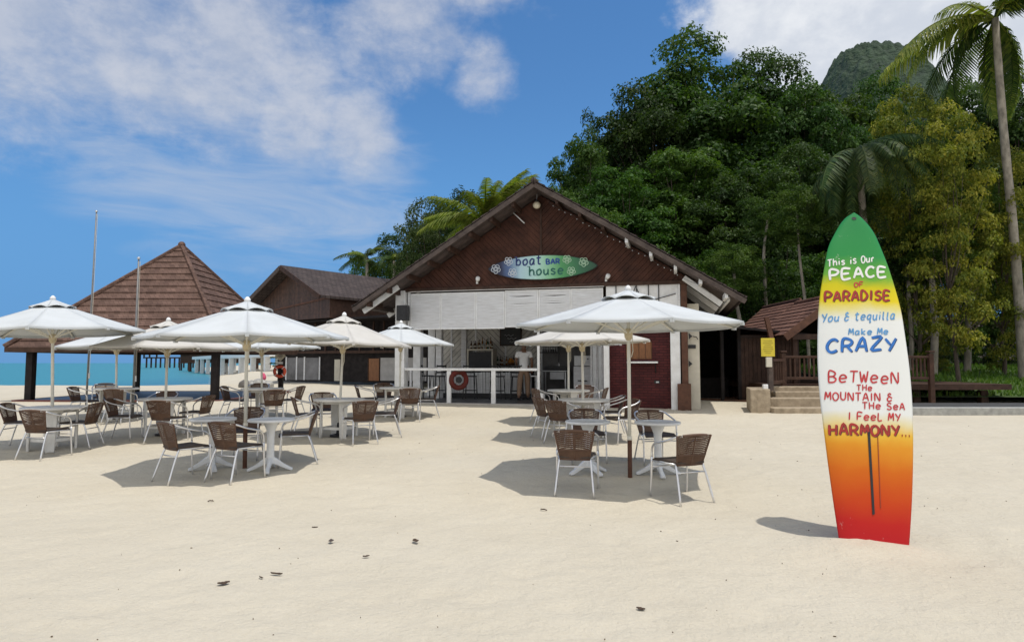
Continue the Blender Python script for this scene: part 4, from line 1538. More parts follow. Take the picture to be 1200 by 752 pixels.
# ------------------------------------------------------------------ dark two storey building behind
# gable end faces front left, ridge runs away to the right
DB = at(388, 347, 34.0)
A_ = at(338, 314.5, 36.3)
L_ = at(303, 353, 38.6)
gdir = Vector((L_.x - DB.x, L_.y - DB.y, 0)).normalized()       # along the gable, right to left
rdir = Vector((-gdir.y, gdir.x, 0))
if rdir.y < 0:
    rdir = -rdir
gw = (Vector((L_.x - DB.x, L_.y - DB.y, 0))).length
dbz = DB.z
dba = A_.z + 0.1
ang = math.atan2(-gdir.y, -gdir.x)       # local x runs from left to right along the gable
dbo = empty('timber_building', ((DB.x + L_.x) / 2, (DB.y + L_.y) / 2, 0), (0, 0, ang),
            'dark brown timber building with a wide tiled gable roof behind the parasols', 'building')
h2 = gw / 2
DD = 15.0
rm = MB()
for s in (-1, 1):
    vs = [(0, dba), (s * (h2 + 0.15), dbz), (s * (h2 + 0.15), dbz - 0.14), (0, dba - 0.16)]
    rm.add([(a, -0.8, b) for a, b in vs] + [(a, DD, b) for a, b in vs],
           [(3, 2, 1, 0), (4, 5, 6, 7), (0, 1, 5, 4), (1, 2, 6, 5), (2, 3, 7, 6)])
drf = rm.build('roof', M['dark_tiles'], dbo)
for s in (-1, 1):
    MB().beam((0, -0.83, dba - 0.14), (s * (h2 + 0.18), -0.83, dbz - 0.12), 0.05, 0.24).build('barge_board', M['fascia'] if s < 0 else M['dark_wood'], drf)
for k in (5.0, 5.5):
    MB().beam((h2 * 0.82, k, dbz + (dba - dbz) * 0.18 + 0.1), (h2 * 0.62, k + 0.2, dbz + (dba - dbz) * 0.38 + 0.12), 0.04, 0.04).build('roof_pipe', M['white_metal'], drf)
z2 = at(388, 372, 34).z
wl_ = MB()
wl_.prism([(-h2 + 0.1, z2), (h2 - 0.1, z2), (h2 - 0.1, dbz - 0.1), (0, dba - 0.22), (-h2 + 0.1, dbz - 0.1)], lambda a, b, k: (a, 0.10 * k, b))
wl_.box2((h2 - 0.2, 0.102, z2), (h2 - 0.1, DD - 0.5, dbz - 0.05)).box2((-h2 + 0.1, 0.102, z2), (-h2 + 0.2, DD - 0.5, dbz - 0.05))
dw = wl_.build('upper_wall', M['brown_planks'], dbo)
MB().beam((-h2 + 0.1, -0.03, z2 + 0.55), (h2 - 0.1, -0.03, dbz - 0.05), 0.05, 0.09).build('trim_board', M['post_wood'], dw)
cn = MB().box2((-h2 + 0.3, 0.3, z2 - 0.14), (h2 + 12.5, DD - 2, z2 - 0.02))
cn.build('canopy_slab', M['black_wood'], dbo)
# lower storey runs to the right under the canopy, along the picture
LYW = 34.5
lo = Vector((at(330, 440, LYW + 3).x, LYW + 3, 0)); hi = Vector((at(545, 440, LYW - 1.5).x, LYW - 1.5, 0))
inv = Matrix.Rotation(-ang, 4, 'Z') @ Matrix.Translation(-dbo.location)


def dbl(u, v):
    """photo pixel on the front of the lower storey -> world"""
    d = pix_dir(u, v); c = Vector((0, 0, CAM_H))
    dv = (hi - lo).normalized(); n = Vector((-dv.y, dv.x, 0))
    t = (lo - c).dot(n) / d.dot(n)
    return c + d * t


def panel(name, ua, ub, va, vb, m, off=0.0, th=0.08, parent=None, bevel=0.0):
    dv = (hi - lo).normalized(); n = Vector((-dv.y, dv.x, 0))
    a, b = dbl(ua, vb), dbl(ub, vb)
    z0, z1 = dbl((ua + ub) / 2, vb).z, dbl((ua + ub) / 2, va).z
    mb = MB()
    a.z = b.z = 0
    ps = [a - n * off, b - n * off, b - n * (off - th), a - n * (off - th)]
    vs = [inv @ Vector((p.x, p.y, z0)) for p in ps] + [inv @ Vector((p.x, p.y, z1)) for p in ps]
    mb.add(vs, [(3, 2, 1, 0), (4, 5, 6, 7), (0, 1, 5, 4), (1, 2, 6, 5), (2, 3, 7, 6), (3, 0, 4, 7)])
    return mb.build(name, m, parent or dbo, bevel=bevel)


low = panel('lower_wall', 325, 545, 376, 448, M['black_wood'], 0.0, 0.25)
gp = mat('dull_glass', (0.16, 0.16, 0.17), 0.2, 0.3, 1.2)
for ua, ub in ((336.5, 347), (348.5, 356), (358, 374)):
    g = panel('glass_panel', ua, ub, 419, 445, gp, 0.03, 0.02, low)
for ua, ub in ((335, 336.3), (347.2, 348.6), (356.3, 357.8), (374.2, 375.4)):
    panel('white_mullion', ua, ub, 418, 445, M['weathered_white'], 0.06, 0.04, low)
panel('white_pier', 393 - 0.5, 399, 421, 446, M['cream'], 0.07, 0.06)
dr = panel('door', 432.5, 444.5, 420, 446, M['door_wood'], 0.05, 0.04)
panel('door_frame', 431.5, 432.4, 419, 446, M['dark_wood'], 0.07, 0.06, dr)
panel('door_frame', 444.6, 445.6, 419, 446, M['dark_wood'], 0.07, 0.06, dr)
panel('grey_wall', 446, 500, 419, 446, mat('grey_wall', (0.44, 0.43, 0.42), 0.8, 0.1, 3), 0.04, 0.03)
for ua in (352, 372, 384, 396, 408, 424, 440, 452):
    panel('canopy_post', ua, ua + 1.6, 376, 412, M['dark_wood'], 0.3, 0.08)
panel('canopy_beam', 326, 470, 411, 414, M['dark_wood'], 0.32, 0.10)

# ------------------------------------------------------------------ flag poles
for u0, Y0, ut, vt, r, lab in ((101, 17.0, 113, 249, 0.026, 'tall slim grey flagpole at the far left of the parasols'),
                                (156, 15.6, 162.5, 304, 0.030, 'shorter pale metal flagpole in front of the pavilion roof')):
    x0 = at(u0, 470, Y0).x
    zt = at(ut, vt, Y0)
    g0 = gz(x0, Y0)
    fp = empty('flagpole', (x0, Y0, g0), (0, math.atan2(zt.x - x0, zt.z - g0), 0), lab, 'flagpole')
    H = (zt - Vector((x0, Y0, g0))).length
    MB().tube([(0, 0, -0.2), (0, 0, H * .5), (0, 0, H)], [r, r * 0.85, r * 0.6], 10).build('pole', mat('pole_grey', (0.20, 0.20, 0.20), 0.5, 0.15, 5, metal=0.3), fp, smooth=True)
    MB().sphere((0, 0, H + 0.03), r * 1.2, 10, 8).build('finial', M['steel'], fp, smooth=True)
    MB().tube([(r + 0.015, 0, 0.9), (r + 0.01, 0, H - 0.05)], 0.005, 5).build('halyard', M['cream'], fp)
    MB().box((r + 0.01, 0, 0.95), (0.04, 0.02, 0.14)).build('cleat', M['steel'], fp)

# ------------------------------------------------------------------ rocks, pink bundle
rg = random.Random(5)
for u_, v_, r_, lab in ((288, 449, 0.30, 'dark low rock at the left end of the shore rocks'), (296, 448, 0.36, 'pale broad rock on the shore right of the dark one'),
                        (304, 446.5, 0.42, 'tallest pale rock of the shore row'), (312, 448, 0.34, 'pale rounded rock at the right end of the row')):
    Y = 31.0 + rg.uniform(-0.4, 0.4)
    p = at(u_, v_, Y)
    z = gz(p.x, Y)
    mb = MB(); mb.sphere((0, 0, 0), r_, 16, 12, (1.0, 0.8, 0.8))
    for i, q in enumerate(mb.v):
        n = mnoise.fractal(Vector(q) * 2.2 + Vector((u_, 0, 0)), 0.8, 2.0, 4)
        mb.v[i] = tuple(Vector(q) * (1 + 0.28 * n))
    o = mb.build('shore_rock', M['rock'] if u_ > 290 else mat('dark_rock', (0.16, 0.15, 0.14), 0.9, 0.2, 3, 0.8, 8))
    o.location = (p.x, Y, z + 0.10)
    tag(o, lab, 'rock', 'rocks by the shore')
p = at(309, 441.5, 31.4)
mb = MB().sphere((0, 0, 0), 0.15, 12, 9, (0.75, 0.7, 1.3))
for i, q in enumerate(mb.v):
    mb.v[i] = tuple(Vector(q) * (1 + 0.25 * mnoise.noise(Vector(q) * 6)))
o = mb.build('pink_bundle', M['pink'], smooth=True); o.location = p
tag(o, 'small bright pink bundle lying on the pale shore rocks', 'bundle')

# ------------------------------------------------------------------ pier on white columns with red roofed chalets
PL = []
pier = empty('white_pier', (0, 0, 0), (0, 0, 0), 'white concrete pier deck carried on square columns over the sea', 'pier')
a0 = at(335, 416, 92); a1 = at(236, 421.5, 170)
a0.z = at(330, 417, 92).z; a1.z = at(240, 418.5, 170).z
zd = (a0.z + a1.z) / 2
dirp = (Vector((a1.x, a1.y, 0)) - Vector((a0.x, a0.y, 0))).normalized()
nrp = Vector((-dirp.y, dirp.x, 0))
pier.location = (a0.x, a0.y, SEA_Z)
MB().beam((0, 0, zd - SEA_Z), (a1.x - a0.x, a1.y - a0.y, zd - SEA_Z), 4.5, 0.7).build('deck', M['white_paint'], pier)
npc = 9
for i in range(npc):
    f = (i + 0.3) / npc
    for s in (-1, 1):
        c = Vector((a1.x - a0.x, a1.y - a0.y, 0)) * f + nrp * (s * 1.9)
        MB().box((c.x, c.y, (zd - SEA_Z) / 2 - 0.4), (0.75, 0.75, zd - SEA_Z + 0.3), math.atan2(dirp.y, dirp.x)).build('column', M['white_paint'], pier)


def chalet(u, v_eave, v_top, Y, wpx, lab, stilts=True, m=None, dark=False):
    Y *= 1.22
    c = at(u, v_eave, Y)
    zt = at(u, v_top, Y).z
    w = wpx * Y / 752
    t = empty('water_chalet', (c.x, c.y, SEA_Z), (0, 0, 0.35), lab, 'chalet', 'chalets over the water')
    ze = c.z - SEA_Z
    zt = zt - SEA_Z
    hx, hy = w / 2, w / 2 * 0.8
    fl_ = max(1.2, ze - 2.6)
    r = MB()
    k = 0.35
    vs = [(-hx, -hy, ze), (hx, -hy, ze), (hx, hy, ze), (-hx, hy, ze), (-hx * k, 0, zt), (hx * k, 0, zt)]
    r.add(vs, [(0, 1, 5, 4), (1, 2, 5), (2, 3, 4, 5), (3, 0, 4), (3, 2, 1, 0)])
    rf = r.build('roof', m or M['red_roof'], t)
    MB().box((0, 0, (fl_ + ze) / 2), (w * .78, w * .6, ze - fl_)).build('wall', M['dark_wood'], t)
    MB().box((0, 0, fl_ - 0.12), (w * .95, w * .75, 0.24)).build('deck', M['dark_wood'], t)
    for sx in (-1, 0, 1):
        for sy in (-1, 1):
            MB().box((sx * w * .4, sy * w * .32, fl_ / 2 - 0.5), (0.4, 0.4, fl_ + 0.8)).build('stilt', M['dark_wood'], t)
    return t


chalet(222, 415.5, 409.5, 175, 22, 'small red roofed chalet at the seaward end of the white pier')
chalet(234, 413, 404, 150, 24, 'red hipped chalet roof second from the seaward end')
chalet(250, 412, 402, 135, 26, 'orange red chalet roof just left of the thick pavilion post')
chalet(275, 411, 399, 122, 34, 'large chalet above the middle of the white pier')
chalet(302, 410, 397, 112, 34, 'dark red chalet at the landward end of the white pier', m=mat('old_roof', (0.13, 0.05, 0.035), 0.8, 0.2, 0.8))
# far silhouettes on the horizon
fj = at(172, 418, 330)
far = empty('far_jetty', (fj.x, fj.y, SEA_Z), (0, 0, 0), 'long dark jetty low on the horizon with a peaked shelter', 'jetty')
w = 60 * 330 / 752
zt = at(170, 419, 330).z - SEA_Z
MB().box((w / 2, 0, zt), (w, 3, 0.7)).build('deck', M['dark_wood'], far)
for i in range(12):
    MB().box((w * i / 11, 0, zt / 2 - 0.5), (0.6, 0.6, zt + 0.6)).build('pile', M['dark_wood'], far)
zr_ = at(170, 412, 330).z - SEA_Z
za_ = at(172, 407, 330).z - SEA_Z
r = MB()
hx = 10 * 330 / 752
r.add([(-hx, -hx, zr_ - 1), (hx, -hx, zr_ - 1), (hx, hx, zr_ - 1), (-hx, hx, zr_ - 1), (0, 0, za_ + 1)], [(0, 1, 4), (1, 2, 4), (2, 3, 4), (3, 0, 4), (3, 2, 1, 0)])
r.build('shelter_roof', M['dark_wood'], far)
for sx in (-1, 1):
    for sy in (-1, 1):
        MB().box((sx * hx * .75, sy * hx * .75, (zr_ + zt) / 2 - 0.4), (0.6, 0.6, zr_ - zt)).build('shelter_post', M['dark_wood'], far)
# ------------------------------------------------------------------ dark lean-to shed right of the bar
SY_ = 20.4
sx0 = at(822, 460, SY_).x; sxm = at(868, 460, SY_).x; sx1 = at(938, 460, SY_).x
zl = at(812, 377, SY_ - 0.5).z; zr2 = at(935, 391, SY_ - 0.5).z
shed = empty('lean_to_shed', ((sx0 + sx1) / 2, SY_, 0.34), (0, 0, 0), 'dark lean-to shed with a flat sheet roof beside the bar', 'shed')
cxs = (sx0 + sx1) / 2
X = lambda x: x - cxs
Zs = lambda z: z - 0.34
rm = MB()
vs = [(X(at(808, 377, SY_ - .5).x), Zs(zl)), (X(sx1 + 0.1), Zs(zr2)), (X(sx1 + 0.1), Zs(zr2 - 0.07)), (X(at(808, 377, SY_ - .5).x), Zs(zl - 0.07))]
rm.add([(a, -0.6, b) for a, b in vs] + [(a, 5.0, b + 0.5) for a, b in vs], [(3, 2, 1, 0), (4, 5, 6, 7), (0, 1, 5, 4), (1, 2, 6, 5), (2, 3, 7, 6), (3, 0, 4, 7)])
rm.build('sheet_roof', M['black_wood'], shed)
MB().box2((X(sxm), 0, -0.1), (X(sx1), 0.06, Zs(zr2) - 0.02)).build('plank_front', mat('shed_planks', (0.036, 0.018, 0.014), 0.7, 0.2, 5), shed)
pm = MB()
x = sxm + 0.02
i = 0
while x < sx1 - 0.1:
    w = 0.13
    pm.box2((X(x), -0.018 - 0.006 * (i % 2), 0.0), (X(x + w - 0.012), -0.002, Zs(zr2) - 0.1 - 0.02 * ((i * 7) % 3)))
    x += w
    i += 1
pm.build('boards', M['dark_wood'], shed)
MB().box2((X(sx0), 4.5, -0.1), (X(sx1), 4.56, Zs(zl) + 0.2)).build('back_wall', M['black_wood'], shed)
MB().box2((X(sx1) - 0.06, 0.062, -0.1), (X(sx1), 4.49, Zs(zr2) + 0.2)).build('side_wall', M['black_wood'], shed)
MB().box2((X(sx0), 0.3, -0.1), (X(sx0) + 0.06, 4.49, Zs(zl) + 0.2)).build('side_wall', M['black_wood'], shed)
for uu in (846, 866):
    xx = X(at(uu, 420, SY_).x)
    MB().box2((xx - 0.05, -0.05, -0.1), (xx + 0.05, 0.05, Zs(zl) - 0.12)).build('post', M['black_wood'], shed)
MB().box2((X(sx0) + 0.4, 1.6, 0.0), (X(sx0) + 1.4, 2.1, 0.75)).build('shelf_box', M['black_wood'], shed)
# two old planks lying on the sand in front
for u0, v0, u1, v1, lab in ((818, 465, 866, 467.5, 'reddish plank lying on the sand at the cream wall'), (822, 468.5, 881, 471, 'longer brown plank lying nearest the camera by the shed')):
    a, b = ground_at(u0, v0), ground_at(u1, v1)
    a.z += 0.03; b.z += 0.03
    o = MB().beam(b * 0, (b - a), 0.16, 0.05).build('loose_plank', M['post_wood'], bevel=0.006)
    o.location = a
    tag(o, lab, 'plank', 'planks by the shed')

# ------------------------------------------------------------------ covered walkway, gable roofs stepping back
wk = empty('covered_walkway', (10.1, 19.0, 0.4), (0, 0, 0), 'brown covered walkway with two overlapping tiled gable roofs', 'walkway')


def gable_roof(xc, y0, y1, half, ze, za, m):
    mb = MB()
    for s in (-1, 1):
        n = 9
        for i in range(n):
            f0, f1 = i / n, (i + 1.1) / n
            nv = Vector((s * (za - ze), 0, half)).normalized()
            p = [Vector((s * half * f0, 0, za - (za - ze) * f0)), Vector((s * half * f1, 0, za - (za - ze) * f1))]
            q = [p[0], p[1], p[1] + nv * 0.035, p[0] + nv * 0.008]
            mb.add([(xc + a.x, y0, a.z) for a in q] + [(xc + a.x, y1, a.z) for a in q],
                   [(3, 2, 1, 0), (4, 5, 6, 7), (0, 1, 5, 4), (1, 2, 6, 5), (2, 3, 7, 6), (3, 0, 4, 7)])
    o = mb.build('roof', m, wk)
    for s in (-1, 1):
        MB().beam((xc, y0 - 0.03, za - 0.07), (xc + s * half * 1.04, y0 - 0.03, ze - 0.09), 0.05, 0.22).build('barge_board', M['post_wood'], o, bevel=0.006)
    b = MB()
    for s in (-1, 1):
        b.add([(xc, y0 + 0.02, za - 0.05), (xc + s * half, y0 + 0.02, ze - 0.05), (xc + s * half, y1, ze - 0.05), (xc, y1, za - 0.05)], [(0, 1, 2, 3)])
    b.build('roof_lining', M['dark_wood'], o)
    MB().tube([(xc, y0 - 0.05, za + 0.03), (xc, y1, za + 0.03)], 0.06, 7).build('ridge_cap', m, o)
    return o


wo = wk.location
e1 = at(922, 392, 19.0); p1 = at(968, 357, 19.0)
slope = (p1.z - e1.z) / (p1.x - e1.x)
XR = 9.72
hx1 = XR - e1.x
gable_roof(XR - wo.x, 0.0, 2.9, hx1, e1.z - wo.z, e1.z + slope * hx1 - wo.z, M['brown_tiles'])
e2 = at(893, 390, 22.0); p2 = at(937, 352, 22.0)
hx2 = p2.x - e2.x
gable_roof(p2.x - wo.x, 3.0, 6.2, hx2, e2.z - wo.z, p2.z - wo.z, M['brown_tiles'])
for xx, yy in ((e1.x + 0.35, 19.3), (11.0, 19.3), (e2.x + 0.4, 22.3), (11.0, 22.5), (e2.x + 0.4, 24.8), (11.0, 25.0)):
    z1 = e1.z if yy < 21 else e2.z
    MB().box((xx - wo.x, yy - wo.y, (z1 - wo.z + 0.12) / 2), (0.14, 0.14, z1 - wo.z + 0.02)).build('post', M['dark_wood'], wk, bevel=0.008)
MB().box((XR - wo.x, 0.12, e1.z - wo.z - 0.06), (2 * hx1 - 0.4, 0.10, 0.16)).build('tie_beam', M['dark_wood'], wk)
a = at(899, 372, 18.6); b = at(905, 394, 18.6)
MB().beam((a.x - wo.x, -0.35, a.z - wo.z), (b.x - wo.x, -0.35, b.z - wo.z - 0.1), 0.10, 0.12).build('brace', M['post_wood'], wk)
DKZ = 0.98
MB().box2((7.5 - wo.x, -0.3, DKZ - wo.z - 0.16), (14.5 - wo.x, 7.5, DKZ - wo.z)).build('deck', M['dark_wood'], wk)
for xx in (8.0, 10.0, 12.0, 14.0):
    for yy in (0.2, 4.0, 7.0):
        MB().box((xx - wo.x, yy, (DKZ - wo.z) / 2 - 0.2), (0.2, 0.2, DKZ - wo.z)).build('pile', M['dark_wood'], wk)

# railing of the walkway: one fence along the front, one along the stair
rail_m = mat('rail_wood', (0.070, 0.036, 0.024), 0.65, 0.2, 6, 0.5, 40, spec=0.25)


def fence(name, p, q, ztop, zbot, nb, label, posts=(0, 1)):
    t = empty(name, (p.x, p.y, 0), (0, 0, math.atan2(q.y - p.y, q.x - p.x)), label, 'railing')
    Lh = math.hypot(q.x - p.x, q.y - p.y)
    dzv = q.z - p.z
    MB().beam((0, 0, ztop), (Lh, 0, ztop + dzv), 0.09, 0.07).build('top_rail', rail_m, t, bevel=0.008)
    MB().beam((0, 0, zbot), (Lh, 0, zbot + dzv), 0.06, 0.08).build('bottom_rail', rail_m, t, bevel=0.006)
    bm_ = MB()
    for i in range(nb):
        f = (i + 0.5) / nb
        bm_.box((Lh * f, 0, (ztop + zbot) / 2 + dzv * f), (0.05, 0.03, ztop - zbot - 0.08))
    bm_.build('balusters', rail_m, t)
    for f in posts:
        MB().box((Lh * f, 0, (ztop + 0.42) / 2 + dzv * f + 0.02), (0.13, 0.13, ztop - 0.42 + 0.16)).box((Lh * f, 0, ztop + dzv * f + 0.15), (0.17, 0.17, 0.05)).build('post', rail_m, t, bevel=0.01)
    return t


fp_ = Vector((at(918, 440, 18.4).x, 18.4, 0)); fq = Vector((at(1012, 440, 18.4).x, 18.4, 0))
ztp = at(940, 418, 18.4).z; zbt = at(940, 443, 18.4).z
fence('walkway_railing', fp_, fq, ztp, zbt, 17, 'brown railing between the yellow sign post and the painted board', (0, 0.97))
fp2 = Vector((at(1030, 440, 18.5).x, 18.5, 0)); fq2 = Vector((at(1091, 440, 18.5).x, 18.5, 0))
fence('walkway_railing', fp2, fq2, ztp, zbt, 13, 'brown railing to the right of the painted board by the lawn', (1,))
sp0 = Vector((at(905, 440, 17.2).x, 17.2, 0)); sp1 = Vector((fp_.x - 0.03, 18.3, 0.0))
fence('stair_railing', sp0, sp1, ztp - 0.10, at(905, 448, 17.2).z, 5, 'short slatted stair railing climbing from the yellow sign post', ())

# yellow notice on its post
yp = Vector((at(903.5, 470, 17.1).x, 17.1, 0))
zb_ = at(903, 458, 17.1).z
sg = empty('sign_post', (yp.x, yp.y, zb_), (0, 0, 0), 'brown post with a yellow notice board and a cream switch box', 'sign post')
zt1 = at(903, 412, 17.1).z - zb_
MB().box((0, 0, zt1 / 2), (0.12, 0.12, zt1)).build('post', M['fascia'], sg, bevel=0.008)
a, b = at(892, 396, 17.0), at(908.5, 417.5, 17.0)
yb = MB().box(((a.x + b.x) / 2 - yp.x, -0.075, (a.z + b.z) / 2 - zb_), (b.x - a.x, 0.02, a.z - b.z)).build('notice_board', M['yellow_sign'], sg, bevel=0.003)
pr = MB()
for i in range(7):
    w = (0.22, 0.27, 0.18, 0.25, 0.27, 0.2, 0.14)[i]
    pr.box(((a.x + b.x) / 2 - yp.x, -0.087, a.z - zb_ - 0.07 - i * 0.055), (w, 0.004, 0.012))
pr.build('print_bars', mat('faded_print', (0.30, 0.25, 0.03), 0.6), yb)
MB().box2((-0.03, -0.064, zt1 - 0.06), (0.03, -0.055, a.z - zb_ - 0.02)).build('backing_strip', M['fascia'], sg)
a, b = at(897.5, 418.5, 17.0), at(904.5, 430, 17.0)
MB().box(((a.x + b.x) / 2 - yp.x, -0.10, (a.z + b.z) / 2 - zb_), (b.x - a.x, 0.07, a.z - b.z)).build('switch_box', M['cream'], sg, bevel=0.01)
a = at(899, 453, 17.0)
gl = empty('garden_lamp', (a.x - 0.06, 17.0, a.z), (0, 0, 0), 'small white lamp at the foot of the yellow sign post', 'lamp')
MB().box((0, -0.02, 0), (0.13, 0.09, 0.13)).build('lamp_body', M['white_paint'], gl, bevel=0.012)
MB().box((0, 0.05, 0), (0.04, 0.06, 0.04)).build('bracket', M['black_metal'], gl)

# stone stair
st0 = at(880, 489, 16.5)
zs = 0.20
stair = empty('stone_stair', (st0.x, 16.5, 0.25), (0, 0, 0), 'broad stone stair with two low steps and a side wall', 'stair')
xr = 9.5
s1t = at(930, 478, 16.45).z - 0.25
s2t = at(930, 466.5, 16.95).z - 0.25
wt = at(890, 455.5, 16.75).z - 0.25
MB().box2((0.565, -0.05, -0.3), (xr - st0.x, 0.5, s1t)).build('step', M['stone'], stair, bevel=0.02)
MB().box2((0.70, 0.5, -0.3), (xr - st0.x, 1.0, s2t)).build('step', M['stone'], stair, bevel=0.02)
MB().box2((1.05, 1.0, -0.3), (xr - st0.x, 1.75, s2t + 0.15)).build('landing', M['stone'], stair, bevel=0.02)
ww = MB()
ww.prism([(0.04, 0.12), (0.56, 0.12), (0.94, 1.5), (0.44, 1.5)], lambda a, b, k: (a, b, -0.3 + (wt + 0.3) * k))
ww.build('side_wall', M['stone'], stair, bevel=0.025)
a = at(925, 455, 17.6); b = at(962, 452, 18.0)
MB().box2((0.97, 1.30, -0.3), (xr - st0.x, 1.74, wt + 0.02)).build('back_wall', M['stone'], stair, bevel=0.02)
# pale kerb and dark path right of the board
k0 = at(1050, 489, 16.3)
kb = MB().box2((-0.4, -0.15, -0.25), (7.0, 0.15, at(1085, 477, 16.3).z - gz(k0.x, 16.3))).build('stone_kerb', M['kerb_stone'], bevel=0.02)
kb.location = (k0.x + 0.6, 16.3, gz(k0.x, 16.3))
tag(kb, 'pale weathered stone kerb along the sand right of the painted board', 'kerb')
path = MB().box2((10.2, 16.46, 0.1), (20, 18.2, 0.475)).build('path', mat('dark_path', (0.05, 0.05, 0.052), 0.9, 0.2, 3, 0.5, 30))
path['kind'] = 'structure'
# lawn bank with real blades
rgl = np.random.default_rng(5)
lawn = []
gmb = MB()
N_ = 9000
gx = rgl.uniform(11.3, 22, N_); gy = rgl.uniform(19.0, 27.5, N_)
lz = 0.62 + (gy - 19.0) * 0.105
vs = np.zeros((N_ * 3, 3)); ang_ = rgl.uniform(0, 2 * PI, N_)
hgt = rgl.uniform(0.07, 0.17, N_); wd = rgl.uniform(0.02, 0.04, N_)
vs[0::3] = np.stack([gx - np.cos(ang_) * wd, gy - np.sin(ang_) * wd, lz], -1)
vs[1::3] = np.stack([gx + np.cos(ang_) * wd, gy + np.sin(ang_) * wd, lz], -1)
vs[2::3] = np.stack([gx + rgl.normal(0, .04, N_), gy + rgl.normal(0, .04, N_), lz + hgt], -1)
me = bpy.data.meshes.new('lawn_grass')
me.from_pydata(vs.tolist(), [], np.arange(N_ * 3).reshape(-1, 3).tolist())
at_ = me.attributes.new('tint', 'FLOAT', 'FACE'); at_.data.foreach_set('value', rgl.random(N_).astype(np.float32))
me.materials.append(M['grass'])
lg = bpy.data.objects.new('lawn_grass', me); COL.objects.link(lg)
tag(lg, 'sunny green grass on the bank behind the right railing', 'grass', kind='stuff')
lb = MB().add([(11.2, 18.9, 0.60), (24, 18.9, 0.60), (24, 27.6, 0.60 + 8.7 * 0.105), (11.2, 27.6, 0.60 + 8.7 * 0.105)], [(0, 1, 2, 3)]).build('lawn', mat('lawn_soil', (0.055, 0.095, 0.02), 0.95, 0.2, 2, 0.5, 20))
lb['kind'] = 'structure'
# ------------------------------------------------------------------ rattan armchairs


def catmull(pts, n=6):
    P = [Vector(p) for p in pts]
    P = [P[0] * 2 - P[1]] + P + [P[-1] * 2 - P[-2]]
    out = []
    for i in range(1, len(P) - 2):
        for k in range(n):
            t = k / n
            a, b, c, d = P[i - 1], P[i], P[i + 1], P[i + 2]
            out.append(0.5 * ((2 * b) + (c - a) * t + (2 * a - 5 * b + 4 * c - d) * t * t + (3 * b - a - 3 * c + d) * t ** 3))
    out.append(P[-2])
    return out


